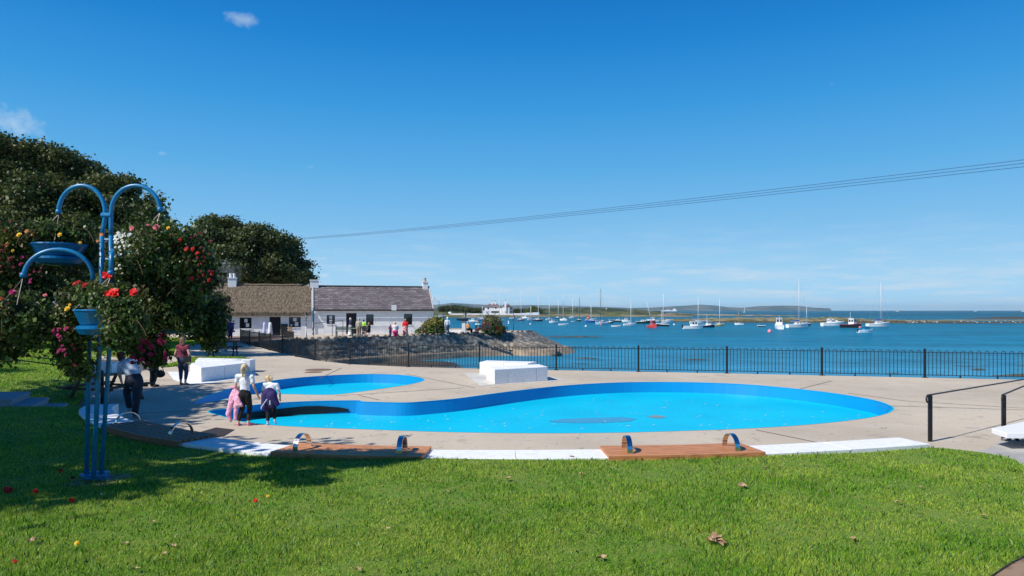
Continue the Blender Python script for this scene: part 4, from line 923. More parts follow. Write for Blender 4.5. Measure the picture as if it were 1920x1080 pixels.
# ============================================================ TREES AND PLANTS
def leaf_cloud(name, blobs, n, size, m, parent=None, shell=.55, squash=.6, droop=0.0, r=rng, sub=0):
    """blobs: (x, y, z, rx, ry, rz). leaf-sized bent quads spread through the volume, denser on the outside, gathered in sprays"""
    if sub:
        nb = []
        for b in blobs:
            k = int(sub * (b[3] * b[5]) ** .5 / 2.5) + 5
            for _ in range(k):
                d0 = r.normal(size=3); d0 /= np.linalg.norm(d0); f = r.uniform(.62, 1.08); q = r.uniform(.18, .38)
                nb.append((b[0] + d0[0] * b[3] * f, b[1] + d0[1] * b[4] * f, b[2] + d0[2] * b[5] * f, b[3] * q, b[4] * q, b[5] * q * .8))
            nb.append((b[0], b[1], b[2], b[3] * .66, b[4] * .66, b[5] * .66))
        blobs = nb
    B = np.array(blobs, float); vol = B[:, 3] * B[:, 4] * B[:, 5]; vol = vol ** .75
    per = 9; nc = n // per; idx = r.choice(len(B), nc, p=vol / vol.sum())
    d = r.normal(size=(nc, 3)); d /= np.linalg.norm(d, axis=1)[:, None]
    rad = 1 - (1 - shell) * r.random(nc) ** 1.2 * r.choice([1, 1.15], nc, p=[.85, .15]); rad = np.clip(rad, .1, 1) * (1 + .10 * r.normal(size=nc))
    # lumpy radius
    lump = 1 + .13 * np.sin(d[:, 0] * 7 + idx * 1.7) * np.cos(d[:, 2] * 6 + idx) + .08 * np.sin(d[:, 1] * 13 + d[:, 2] * 11)
    c = B[idx, :3] + d * B[idx, 3:6] * (rad * lump)[:, None]
    C3 = np.repeat(c, per, 0) + r.normal(scale=size * 1.5, size=(nc * per, 3)) * np.array([1, 1, squash]); N_ = len(C3)
    out = np.repeat(d, per, 0)
    nrm = out * .7 + r.normal(size=(N_, 3)) * .75 + np.array([0, 0, .45]); nrm /= np.linalg.norm(nrm, axis=1)[:, None]
    t = np.cross(nrm, r.normal(size=(N_, 3))); t /= np.linalg.norm(t, axis=1)[:, None]; t[:, 2] -= droop; b = np.cross(nrm, t)
    s = size * r.uniform(.55, 1.35, N_); s = s[:, None]; L_ = t * s; Wd = b * s * .42
    V = np.empty((N_, 4, 3)); V[:, 0] = C3 - L_ * .5; V[:, 1] = C3 + Wd + nrm * s * .1; V[:, 2] = C3 + L_ * .5 - nrm * s * .05; V[:, 3] = C3 - Wd + nrm * s * .1
    Fc = np.arange(N_ * 4).reshape(N_, 4)
    return npmesh(name, V.reshape(-1, 3), Fc, m, parent)
def leafmat(name, c, c2, scale=.5, trans=.25, rough=.5, island=.5):
    return mat(name, c, rough, 0, c2, scale, 4, .4, .6, island=island, trans=trans, spec=.35)
M['leaf'] = leafmat('tree_leaves', (.036, .066, .013), (.105, .118, .028))
M['leaf2'] = leafmat('tree_leaves_two', (.042, .072, .018), (.10, .118, .032))
M['bark'] = mat('bark', (.12, .10, .08), .9, 0, (.06, .05, .04), 6, 5, bump=1)
def limb(mb, a, b, r0, r1, bend=.08, n=6):
    a = Vector(a); b = Vector(b); L0 = (b - a).length; off = Vector((random.uniform(-1, 1), random.uniform(-1, 1), random.uniform(-.3, .6))) * L0 * bend
    mb.tube([a.lerp(b, k / n) + off * math.sin(math.pi * k / n) for k in range(n + 1)], [r0 + (r1 - r0) * k / n for k in range(n + 1)], 8)
def tree(label, base, trunk_h, tr, blobs, n, size, m, group='big broadleaved trees', extra_trunks=()):
    root = empty('tree', label, 'tree', base, group=group)
    B = [(b[0] - base[0], b[1] - base[1], b[2], b[3], b[4], b[5]) for b in blobs]
    tk = MB(); fork = Vector((0, 0, trunk_h)); limb(tk, (0, 0, -.1), fork, tr, tr * .7, .03)
    for e_ in extra_trunks: limb(tk, e_, (e_[0] * .6, e_[1] * .6, trunk_h * 1.2), tr * .7, tr * .4, .05)
    tk.build('trunk', M['bark'], root, smooth=True)
    lm = MB()
    for b in B:
        limb(lm, fork, (b[0], b[1], b[2] + b[5] * .2), tr * .5, tr * .08, .08)
        for k in range(3): limb(lm, (b[0] * .6, b[1] * .6, trunk_h + (b[2] - trunk_h) * .6), (b[0] + random.uniform(-.7, .7) * b[3], b[1] + random.uniform(-.7, .7) * b[4], b[2] + random.uniform(-.5, .8) * b[5]), tr * .2, tr * .04, .1)
    lm.build('limbs', M['bark'], root, smooth=True)
    leaf_cloud('crown', B, n, size, m, root, sub=16)
    return root
def pb_(px, py, Y, rx, rz, ry=None):
    """crown lobe given by its picture centre and radii in photo pixels"""
    c = at(px, py, Y); k = Y / F; return (c.x, c.y, c.z, rx * k, (ry or rx) * k, rz * k)
t1 = [pb_(-40, 350, 45, 95, 75), pb_(40, 315, 46, 85, 58), pb_(120, 345, 47, 80, 58), pb_(-20, 440, 42, 110, 80), pb_(85, 410, 43, 95, 70), pb_(190, 395, 46, 75, 60), pb_(250, 420, 47, 65, 62), pb_(180, 470, 43, 90, 60), pb_(285, 425, 36, 44, 42), pb_(60, 500, 42, 110, 55), pb_(265, 490, 36, 60, 44), pb_(-110, 430, 44, 90, 100), pb_(315, 468, 37, 26, 36), pb_(240, 540, 38, 70, 34), pb_(140, 320, 48, 50, 30), pb_(215, 350, 47, 40, 26)]
b1 = gp(128, 652); b1 = Vector((-29.0, 45.5, 0))
tree('huge dark broadleaved tree filling the left edge behind the flower baskets', b1, 4.2, .45, t1, 270000, .19, M['leaf'], extra_trunks=((3.5, 1, 0), (-4, 2, 0)))
t2 = [pb_(405, 448, 88, 36, 36), pb_(455, 455, 90, 55, 42), pb_(500, 470, 88, 48, 40), pb_(430, 500, 86, 60, 42), pb_(500, 510, 88, 52, 35), pb_(545, 508, 90, 36, 28), pb_(570, 520, 91, 22, 12), pb_(395, 430, 90, 28, 24), pb_(380, 480, 86, 40, 50), pb_(535, 475, 90, 26, 22), pb_(370, 520, 84, 34, 30)]
tree('rounded leafy tree standing behind the thatched cottage roof', Vector((-34, 90, 0)), 4.5, .4, t2, 130000, .31, M['leaf2'], extra_trunks=((4, 0, 0), (-3.5, 1, 0), (7.5, 1, 0)))
# trees beyond the left edge of the picture that throw the shade on the lawn
tree('broadleaved tree standing on the lawn just outside the left edge', Vector((-15.5, 10.5, .3)), 3.6, .28, [(-16.6, 10.2, 7.0, 2.9, 3.0, 2.0), (-16.2, 12.2, 6.4, 2.2, 2.4, 1.6), (-17.5, 9, 6.3, 2.6, 2.6, 1.8), (-14.6, 8.2, 5.8, 2.2, 2.0, 1.5), (-16.6, 13.4, 6.4, 2.5, 2.6, 1.7), (-13.2, 9.0, 5.2, 1.5, 1.4, 1.0), (-15.4, 14.6, 5.6, 1.9, 2.2, 1.3), (-12.2, 7.0, 6.3, 2.4, 2.0, 1.5), (-18.2, 16.4, 8.2, 2.0, 2.0, 1.4), (-13.8, 5.2, 6.2, 2.2, 1.9, 1.4), (-10.0, 8.0, 5.7, 1.5, 1.5, 1.0), (-11.2, 5.4, 5.8, 1.8, 1.6, 1.1), (-17.6, 14.4, 7.6, 2.0, 2.0, 1.4)], 52000, .24, M['leaf'])
tree('smaller broadleaved tree beyond the stone steps outside the left edge', Vector((-26, 19.5, .3)), 3.6, .25, [(-26, 19.5, 7, 3.2, 3.0, 2.2), (-24.3, 18.2, 6.0, 2.2, 2.2, 1.6), (-27.5, 21.2, 6.2, 2.4, 2.4, 1.7)], 14000, .24, M['leaf'])
# understorey behind the left lawn
def bush(name, label, blobs, n, size, m, base, group=None, cat='bush'):
    root = empty(name, label, cat, base, group=group)
    B = [(b[0] - base[0], b[1] - base[1], b[2] - base[2], b[3], b[4], b[5]) for b in blobs]
    st_ = MB()
    for b in B: limb(st_, (b[0] * .3, b[1] * .3, 0), (b[0], b[1], b[2]), .04 + .01 * b[3], .015, .1, 4)
    st_.build('stem', M['bark'], root)
    leaf_cloud('foliage', B, n, size, m, root, shell=.3)
    return root
M['hedge'] = leafmat('hedge_leaves', (.018, .034, .010), (.04, .055, .016))
bush('hedge', 'long dark hedge under the big tree behind the left lawn', [pb_(-60 + i * 45, 612 + (i % 3) * 5, 55, 42, 30, 30) for i in range(8)], 26000, .22, M['hedge'], gp(100, 640), cat='hedge')
bush('bush', 'dark bush growing beside the left end of the thatched cottage', [pb_(385, 590, 60, 30, 42), pb_(405, 610, 57, 18, 30), pb_(355, 605, 57, 30, 32), pb_(410, 570, 62, 16, 24)], 12000, .2, M['hedge'], gp(385, 638))
for i, (px, h) in enumerate([(341, 60), (60, 50)]):
    p = gp(px, 648 if i == 0 else 643)
    mb = MB(); limb(mb, (0, 0, 0), (.1, 0, 3.2), .17, .13, .02); tag(mb.build('tree_stump_trunk', mat('pale_bark', (.30, .26, .2), .9, c2=(.2, .17, .13), scale=5), smooth=True), ['pale upright trunk standing above the head of the woman in maroon', 'dark upright trunk at the back of the left lawn'][i], 'tree trunk').location = p
# ============================================================ FLOWER STAND
TY = 8.25
fs = empty('flower_stand', 'tall bright blue flower basket stand with curved arms on the shaded lawn', 'flower stand', (-4.98, TY, lawn_z(-5, TY)))
fo_ = fs.location.copy()
def tp(px, py, Y=TY): return at(px, py, Y) - fo_
bz = [tp(160, 893), tp(176, 893, TY - .12), tp(189, 890), tp(183, 889, TY + .13)]
BM_ = M['blue_metal']
def pole(pts, r=.029): return MB().tube(pts, r, 12).build('pole', BM_, fs, smooth=True)
pole([tp(162, 893), tp(168, 640, TY - .03), tp(176, 569, TY - .1)], .025)
pole([tp(190, 889), tp(206, 640), tp(208, 560), tp(208, 440)], .025)
pole([tp(175.5, 895, TY - .14), tp(187, 640, TY - .10), tp(190, 540, TY - .02), tp(191, 440)], .027)
def arc(cpx, cpy, rx, ry, a0, a1, n=18, Y0=TY, Y1=TY): return [tp(cpx + rx * math.cos(R(a0 + (a1 - a0) * k / n)), cpy - ry * math.sin(R(a0 + (a1 - a0) * k / n)), Y0 + (Y1 - Y0) * k / n) for k in range(n + 1)]
def arm(pts, r=.025):
    o = MB().tube(pts, r, 12).ball(pts[-1], r * 1.45, 2).build('arm', BM_, fs, smooth=True); return o
arm([tp(191, 442), tp(194, 425), tp(197, 405)] + arc(153.5, 397, 43.5, 49, 0, 180) + [tp(110, 397)])
arm([tp(208, 442), tp(208, 425), tp(208, 405)] + arc(254.5, 397, 46, 49, 180, 0) + [tp(300.5, 393)])
arm([tp(176, 570, TY - .1), tp(175, 540, TY - .2)] + arc(109.5, 520, 65, 52, 0, 178, 18, TY - .28, TY - .5) + [tp(43.5, 516, TY - .5)])
arm([tp(206, 560, TY)] + [tp(206 + 5 * math.sin(a), 492 - 22 * math.sin(a) + 0 * a, TY - .35 * (1 - math.cos(a))) for a in [math.pi * k / 14 for k in range(12)]] + [tp(208, 512, TY - .68)])
arm([tp(204, 560, TY + .1)] + arc(262, 545, 58, 48, 180, 0, 18, TY + .1, TY + .3) + [tp(320, 552, TY + .3)])
MB().tube([tp(191, 404), tp(209, 404)], .034, 10).build('clamp', BM_, fs)
for y_ in (449, 486): MB().tube([tp(190, y_), tp(208, y_)], .012, 8).build('clamp', BM_, fs)
pl_ = MB(); pl_.lathe([(.17, -.012), (.17, .012)], tp(175, 890), 4); pl_.build('top_plate', BM_, fs)
MB().box(tp(160, 905, TY + .02), Vector(tp(186, 890, TY - .1)) + Vector((0, .22, 0))).build('foot', BM_, fs, bevel=.01)
MB().box(Vector((-.24, -.26, -.03)), Vector((.30, .32, .012))).build('footing', mat('footing', (.3, .25, .19), .95, c2=(.15, .1, .07), scale=12), fs)
basket_leaf = {k: leafmat('basket_leaf_' + k, a, b, 3, .3, .45, .55) for k, a, b in [('mid', (.055, .11, .022), (.12, .17, .04)), ('dark', (.024, .05, .013), (.055, .08, .02)), ('pale', (.12, .17, .07), (.20, .24, .11)), ('olive', (.07, .075, .018), (.12, .10, .03))]}
def flower_head(mb, c, r, seed):
    """a ruffled bloom: three whorls of bent petals"""
    rr = random.Random(seed); ax = Vector((rr.uniform(-.6, .6), -1, rr.uniform(-.1, .8))).normalized(); u = ax.orthogonal().normalized(); w = ax.cross(u)
    for ring, (k, rad, lift) in enumerate(((7, 1, .0), (6, .72, .3), (4, .4, .5))):
        for j in range(k):
            a = 2 * math.pi * (j + rr.uniform(-.2, .2)) / k + ring; dd = u * math.cos(a) + w * math.sin(a); s = -u * math.sin(a) + w * math.cos(a)
            p0 = c + ax * r * lift; q = r * rad * rr.uniform(.85, 1.15)
            mb.bm.faces.new([mb.bm.verts.new(v) for v in (p0, p0 + dd * q * .6 - s * q * .38 + ax * r * .16, p0 + dd * q * 1.0 + ax * r * rr.uniform(-.1, .2), p0 + dd * q * .6 + s * q * .38 + ax * r * .16)])
FC = {'red': (.75, .008, .006), 'scarlet': (.50, .018, .010), 'crimson': (.17, .004, .014), 'pink': (.75, .20, .22), 'magenta': (.34, .008, .10), 'yellow': (.85, .50, .03), 'white': (.78, .78, .70), 'orange': (.75, .28, .10), 'purple': (.16, .02, .16)}
def basket(label, hook, bowl, blobs, flowers, n, mixk, group='flower baskets hanging from the blue stand'):
    """hook px,py,Y ; bowl (px, py_top, half width px, height px, style)"""
    hp = at(*hook); root = empty('flower_basket', label, 'flower basket', hp, group=group); o = lambda v: Vector(v) - hp
    blobs = [(b[0], b[1], b[2], b[3] * .84, b[4] * .84) for b in blobs]
    ch = MB(); bx, bt, hw, hh = bowl; Y = hook[2]; c = o(at(bx, bt, Y)); rad = hw * Y / F; h = hh * Y / F
    for k in range(4):
        a = k * math.pi / 2 + .4; ch.tube([(0, 0, -.02), c + Vector((rad * .95 * math.cos(a), rad * .95 * math.sin(a), 0))], .007, 5)
    ch.build('chain', M['black_metal'], root)
    MB().lathe([(rad, 0), (rad * 1.02, -.015), (rad * .98, -.03), (rad * .78, -h * .55), (rad * .72, -h * .58), (rad * .90, -h * .62), (rad * .93, -h * .72), (rad * .80, -h * .92), (rad * .3, -h)], c, 28).build('bowl', M['blue_pot'], root, smooth=False)
    MB().lathe([(rad * .97, -.03), (rad * .1, .05)], c, 16).build('compost', colmat('compost', (.03, .02, .012), .95), root)
    B = []
    for b in blobs:
        q = pb_(*b[:5]); B.append((q[0] - hp.x, q[1] - hp.y, q[2] - hp.z, q[3], max(.12, q[4] * .8), q[5]))
    tot = sum(f for _, f in mixk)
    for kk, f in mixk: leaf_cloud('foliage', B, int(n * 1.2 * f / tot), .038 if kk != 'pale' else .034, basket_leaf[kk], root, shell=.2, squash=.9, droop=.5, sub=60)
    # trailing stems
    ts = MB(); 
    for k in range(26):
        b = random.choice(B); a = random.random() * 6.28; p = Vector((b[0] + b[3] * .6 * math.cos(a), b[1] + b[4] * .6 * math.sin(a), b[2]))
        pts = [p]; v = Vector((math.cos(a) * .05, math.sin(a) * .05, .03))
        for j in range(6): v = v + Vector((random.uniform(-.012, .012), random.uniform(-.012, .012), -.016)); p = p + v; pts.append(p)
        ts.tube(pts, .003, 4)
    so_ = ts.build('stems', colmat('stem', (.12, .08, .03), .8), root)
    for colr, lst in flowers.items():
        for i, f in enumerate(lst):
            mb = MB(); px, py, r = f[:3]
            p = o(at(px, py, Y - (f[3] if len(f) > 3 else .28))); flower_head(mb, p, r * Y / F * (.95 if colr == 'red' else .66), i * 7 + int(px)); mb.build('flower', colmat('petal_' + colr, FC[colr], .55, c2=tuple(min(1, c_ * 1.35 + .01) for c_ in FC[colr]), scale=25, trans=.15), root)
    so_['kind'] = 'stuff'
    return root
def scat(n, px, py, rx, ry, r0, r1, seed=0):
    rr = random.Random(seed); return [(px + rx * rr.uniform(-1, 1), py + ry * rr.uniform(-1, 1), rr.uniform(r0, r1), rr.uniform(.15, .38)) for _ in range(n)]
basket('basket with trailing yellow and dark red flowers, upper one left of the blue poles', (111, 398, TY), (112, 458, 47, 40),
       [(50, 440, TY, 62, 20), (130, 432, TY, 55, 16), (20, 480, TY - .05, 26, 50), (10, 540, TY, 30, 50), (165, 470, TY + .2, 26, 40), (140, 540, TY + .35, 40, 40), (65, 545, TY + .35, 40, 35), (-20, 470, TY, 40, 60)],
       {'yellow': [(36, 441, 9), (14, 458, 8), (24, 470, 5), (112, 440, 7), (75, 430, 5), (150, 455, 5)], 'crimson': scat(20, 12, 465, 16, 50, 3, 7, 1) + scat(8, 60, 500, 20, 20, 3, 5, 2), 'orange': [(50, 434, 6), (190, 440, 6), (183, 452, 5), (60, 440, 4)], 'magenta': scat(7, 50, 510, 22, 28, 3, 6, 3)}, 15000, [('dark', 3), ('mid', 3), ('olive', 2.2)])
basket('large basket of pink, white and red flowers, upper one right of the blue poles', (300, 396, TY), (285, 474, 46, 40),
       [(300, 445, TY, 72, 24), (250, 480, TY - .1, 34, 44), (262, 492, TY - .38, 22, 26), (318, 498, TY - .36, 24, 20), (285, 462, TY - .36, 40, 12), (355, 480, TY - .02, 42, 42), (365, 530, TY, 42, 60), (310, 535, TY + .12, 50, 34), (240, 530, TY + .1, 28, 50), (325, 570, TY + .1, 50, 22)],
       {'pink': [(247, 428, 8), (293, 426, 10), (278, 421, 5), (316, 430, 4)], 'yellow': [(315, 428, 7), (299, 467, 4), (309, 500, 4), (300, 455, 4)], 'white': scat(46, 230, 458, 15, 22, 3, 5.5, 4) + scat(12, 222, 490, 8, 16, 3, 5, 5), 'crimson': scat(22, 360, 470, 36, 34, 3, 6, 6) + scat(10, 385, 520, 14, 30, 3, 6, 16), 'scarlet': [(338, 450, 7), (349, 467, 7), (361, 467, 7), (370, 475, 6), (322, 441, 5), (398, 512, 7), (392, 525, 6), (360, 522, 7)]}, 24000, [('mid', 4), ('dark', 3), ('pale', .8), ('olive', 1)])
basket('dark trailing basket with magenta flowers hanging lowest at the far left edge', (43, 519, TY - .5), (40, 585, 42, 34),
       [(40, 575, TY - .25, 60, 26), (-5, 600, TY - .3, 30, 50), (30, 625, TY - .25, 58, 34), (5, 655, TY - .3, 24, 28), (80, 600, TY - .2, 36, 30), (-50, 590, TY - .2, 50, 60), (20, 596, TY - .85, 34, 24), (62, 598, TY - .85, 24, 20)],
       {'magenta': [(24, 548, 10, .2), (57, 525, 6, .2), (15, 570, 5, .2), (65, 585, 5, .2)], 'pink': [(84, 554, 6, .2), (67, 612, 5, .2)], 'crimson': scat(9, 20, 600, 30, 40, 3, 6, 8), 'scarlet': [(7, 577, 7, .2), (3, 560, 5, .2)]}, 17000, [('dark', 4), ('mid', 3.4), ('olive', .5)])
basket('basket with bright red flowers and a two-tier blue bowl in front of the poles', (208, 515, TY - .68), (192, 580, 47, 50),
       [(205, 557, TY - .62, 58, 20), (240, 600, TY - .98, 26, 36), (222, 630, TY - .98, 22, 22), (218, 588, TY - 1.0, 12, 24), (132, 600, TY - .35, 20, 42), (128, 650, TY - .35, 20, 40), (150, 560, TY - .4, 34, 24), (150, 690, TY - .3, 12, 14)],
       {'red': [(212, 552, 14, .25), (202, 553, 9, .2), (250, 548, 9, .2), (198, 516, 8, .1), (205, 519, 5, .1)], 'scarlet': scat(7, 155, 533, 16, 6, 4, 7, 9), 'yellow': [(126, 579, 9, .1), (131, 572, 5, .1)], 'magenta': scat(12, 112, 640, 12, 26, 4, 8, 10), 'crimson': [(141, 684, 7, .1), (140, 655, 6, .1), (135, 648, 6, .1)]}, 17000, [('mid', 4.5), ('olive', 2), ('dark', 1.6)])
basket('lower right basket with yellow and magenta flowers, half hiding the bending man', (320, 555, TY + .3), (330, 596, 36, 30),
       [(325, 572, TY + .3, 70, 18), (388, 598, TY + .3, 30, 38), (282, 625, TY + .25, 30, 28), (262, 640, TY + .2, 24, 30), (245, 610, TY + .2, 26, 34), (398, 636, TY + .35, 14, 18), (355, 600, TY - .02, 30, 20), (300, 596, TY - .02, 24, 18), (290, 668, TY + .2, 18, 16)],
       {'yellow': [(302, 583, 7), (336, 585, 6), (320, 577, 4), (290, 580, 4), (378, 636, 5), (365, 610, 4)], 'magenta': scat(26, 285, 645, 26, 28, 5, 10, 11) + scat(9, 262, 672, 16, 10, 5, 9, 12), 'pink': [(312, 626, 5)], 'crimson': [(222, 665, 7), (214, 663, 5), (365, 560, 6), (316, 538, 7)]}, 24000, [('dark', 5), ('mid', 2.6), ('olive', 1.3)])
# fallen flowers and leaves on the lawn
def lawn_at(px, py):
    z = .42
    for _ in range(5): g = gp(px, py, z); z = lawn_z(g.x, g.y)
    return gp(px, py, z)
for i, (px, py, r, colr, lb) in enumerate([(15, 925, 14, 'scarlet', 'orange-red fallen bloom on the grass at the far left edge'), (66, 927, 9, 'red', 'red fallen bloom left of the blue stand foot'), (113, 888, 8, 'scarlet', 'small red fallen bloom in the shade left of the blue stand'), (136, 901, 8, 'crimson', 'crimson fallen bloom touching the foot of the blue stand'), (134, 944, 9, 'red', 'bright red fallen bloom just in front of the blue stand'), (195, 894, 7, 'orange', 'orange fallen petals right behind the blue stand foot'), (479, 945, 7, 'red', 'single red fallen bloom in the middle of the sunlit lawn'), (502, 936, 6, 'yellow', 'small yellow fallen bloom beside the single red one'), (144, 1026, 8, 'yellow', 'bright yellow fallen bloom low on the lawn at the left'), (28, 1061, 8, 'scarlet', 'orange-red fallen bloom in the bottom left corner'), (190, 932, 3, 'white', 'tiny white daisy on the grass in front of the blue stand')]):
    p = lawn_at(px, py) + Vector((0, 0, .035)); mb = MB(); r *= .62; flower_head(mb, Vector(), r * p.y / F, i); flower_head(mb, Vector((r * .6 * p.y / F, 0, 0)), r * .6 * p.y / F, i + 50)
    o = mb.build('fallen_flower', colmat('petal_' + colr, FC[colr]),); o.location = p; tag(o, lb, 'flower', 'fallen blooms on the lawn')
M['dry_leaf'] = mat('dry_leaf', (.42, .29, .16), .8, 0, (.25, .15, .08), 14)
for i, (px, py, r, lb) in enumerate([(58, 1022, 13, 'large curled pale brown leaf near the left edge of the lawn'), (325, 1031, 9, 'pale curled leaf low on the lawn left of centre'), (307, 1045, 7, 'small brown leaf just below the pale curled one'), (256, 1075, 9, 'brown leaf at the very bottom of the lawn on the left'), (235, 1026, 7, 'small dark leaf between the yellow bloom and the pale leaf'), (288, 984, 7, 'reddish brown leaf in the middle of the left half of the lawn'), (672, 1075, 9, 'orange brown leaf at the bottom edge of the lawn'), (727, 997, 6, 'small pale leaf in the middle of the lawn'), (838, 926, 6, 'small tan leaf below the white kerb'), (1127, 1053, 12, 'pale flat leaf low on the lawn right of centre'), (1342, 1022, 17, 'big crumpled brown leaf cluster on the right half of the lawn'), (1392, 917, 12, 'light tan curled leaf below the right timber bench'), (1727, 918, 7, 'orange tan leaf on the far right of the lawn'), (1684, 947, 8, 'brown leaf beside a dark weed patch on the right'), (1090, 893, 6, 'tiny leaf close below the white kerb, right of centre'), (952, 903, 8, 'brown leaf below the middle of the white kerb'), (1600, 1016, 7, 'pale leaf between the big crumpled cluster and the dirt corner'), (1845, 973, 6, 'orange leaf near the right edge of the lawn'), (1435, 882, 6, 'upright tan leaf tip just below the right bench'), (1072, 860, 7, 'yellowish leaf lying against the front of the white kerb')]):
    p = lawn_at(px, py) + Vector((0, 0, .03)); s = r * p.y / F; mb = MB(); rr = random.Random(i); nn_ = 9 if i != 10 else 9
    for rep in range(1 if i != 10 else 4):
        cx, cy, cz = (0, 0, 0) if rep == 0 else (rr.uniform(-1, 1) * s, rr.uniform(-1, 1) * s, rr.uniform(0, .4) * s); a0 = rr.random() * 6
        c0 = mb.bm.verts.new((cx, cy, cz)); ring = [mb.bm.verts.new((cx + math.cos(a0 + 2 * math.pi * k / nn_) * s * (1 if k % 2 else .55) * rr.uniform(.8, 1.1), cy + math.sin(a0 + 2 * math.pi * k / nn_) * s * (1 if k % 2 else .55), cz + s * rr.uniform(.0, .6))) for k in range(nn_)]
        for k in range(nn_): mb.bm.faces.new((c0, ring[k], ring[(k + 1) % nn_]))
    o = mb.build('fallen_leaf', M['dry_leaf']); o.location = p; tag(o, lb, 'leaf', 'dry leaves on the lawn')
# terrace shrubs
def shrub(label, px, pyb, blobs, leafc, flowers, n=9000):
    base = gp(px, pyb, .2); Y = base.y; root = empty('shrub', label, 'shrub', base, group='flowering shrubs on the terrace')
    for kk, bl in blobs.items():
        B = [pb_(a, b, Y, c, d_) for a, b, c, d_ in bl]; B = [(q[0] - base.x, q[1] - base.y, q[2] - base.z, q[3], q[4], q[5]) for q in B]
        leaf_cloud('foliage', B, n, .16, leafc[kk], root, shell=.3)
    for colr, lst in flowers.items():
        mb = MB()
        for i, (px_, py_, r) in enumerate(lst): flower_head(mb, at(px_, py_, Y - .8) - base, r * Y / F, i)
        mb.build('flowers', colmat('petal_' + colr, FC[colr]), root)['kind'] = 'stuff'
    st_ = MB(); limb(st_, (0, 0, 0), (0, 0, .9), .06, .03); st_.build('stem', M['bark'], root)
    return root
yl = leafmat('yellow_leaf', (.30, .28, .06), (.14, .16, .04), 2); gl = leafmat('grey_leaf', (.24, .22, .11), (.12, .12, .05), 2)
def sc3(n, px, py, rx, ry, r0, r1, seed):
    rr = random.Random(seed); return [(px + rx * rr.uniform(-1, 1), py + ry * rr.uniform(-1, 1), rr.uniform(r0, r1)) for _ in range(n)]
shrub('yellow-green shrub with purple flowers at the corner of the slate cottage', 815, 627, {'y': [(818, 606, 13, 9), (810, 612, 14, 8)], 'd': [(812, 619, 19, 8), (800, 621, 14, 6)]}, {'y': yl, 'd': basket_leaf['mid']}, {'purple': sc3(70, 808, 620, 17, 6, 1, 2, 1), 'magenta': sc3(22, 797, 621, 8, 5, 1, 2, 2)})
shrub('round pale green shrub with red and pink flowers near the end of the terrace', 922, 624, {'y': [(921, 602, 10, 8), (925, 607, 10, 8)], 'd': [(922, 615, 16, 8), (932, 618, 12, 5)]}, {'y': gl, 'd': basket_leaf['mid']}, {'magenta': sc3(30, 912, 612, 8, 6, 1, 2, 3), 'scarlet': sc3(34, 922, 616, 12, 5, 1, 2, 4), 'crimson': sc3(14, 938, 619, 5, 4, 1, 2, 5), 'white': sc3(12, 926, 622, 10, 2, .8, 1.4, 6)})
# ============================================================ PEOPLE
def capsules(name, caps, m, parent, voxel, smooth_it=4):
    """one continuous surface grown round tapered limbs"""
    bm = bmesh.new()
    for c in caps:
        p0, p1, r0, r1 = Vector(c[0]), Vector(c[1]), c[2], c[3]; fl = c[4] if len(c) > 4 else (1, 1)
        d = p1 - p0; n = max(2, int(d.length / (min(r0, r1) * .8)) + 1) if d.length > 1e-5 else 1
        n = min(n, 14); rings = []
        ax = d.normalized() if d.length > 1e-5 else Vector((0, 0, 1)); u = Vector((1, 0, 0)); u = (u - ax * u.dot(ax)); u = u.normalized() if u.length > .2 else ax.orthogonal().normalized(); w = ax.cross(u)
        prof = [(-1, .05), (-.8, .6), (-.45, .9)]; pts = [(p0 + ax * r0 * a, r0 * b) for a, b in prof] + [(p0.lerp(p1, k / n), r0 + (r1 - r0) * k / n) for k in range(n + 1)] + [(p1 - ax * r1 * a, r1 * b) for a, b in prof[::-1]]
        for q, r in pts: rings.append([bm.verts.new(q + u * math.cos(2 * math.pi * k / 12) * r * fl[0] + w * math.sin(2 * math.pi * k / 12) * r * fl[1]) for k in range(12)])
        for a, b in zip(rings, rings[1:]):
            for k in range(12): bm.faces.new((a[k], a[(k + 1) % 12], b[(k + 1) % 12], b[k]))
        bm.faces.new(rings[0][::-1]); bm.faces.new(rings[-1])
    bmesh.ops.recalc_face_normals(bm, faces=bm.faces)
    me = bpy.data.meshes.new(name); bm.to_mesh(me); bm.free(); me.materials.append(m)
    o = bpy.data.objects.new(name, me); link(o, parent)
    rm = o.modifiers.new('remesh', 'REMESH'); rm.mode = 'VOXEL'; rm.voxel_size = voxel; rm.use_smooth_shade = True
    sm = o.modifiers.new('smooth', 'SMOOTH'); sm.iterations = smooth_it; sm.factor = .5
    return o
def V3(*a): return Vector(a)
def std_pose(h, **k):
    """joint positions for a standing figure of height h facing +y; any may be replaced"""
    J = dict(head=(0, .01, .935), neck=(0, -.005, .845), chest=(0, 0, .73), waist=(0, 0, .62), pelvis=(0, 0, .525),
             shL=(-.108, 0, .80), shR=(.108, 0, .80), elL=(-.135, -.02, .63), elR=(.135, -.02, .63), haL=(-.14, .03, .475), haR=(.14, .03, .475),
             hpL=(-.05, 0, .50), hpR=(.05, 0, .50), knL=(-.055, .01, .275), knR=(.055, .01, .275), anL=(-.055, -.015, .045), anR=(.055, -.015, .045), toL=(-.06, .085, .018), toR=(.06, .085, .018))
    J.update(k); return {a: Vector(b) * h for a, b in J.items()}
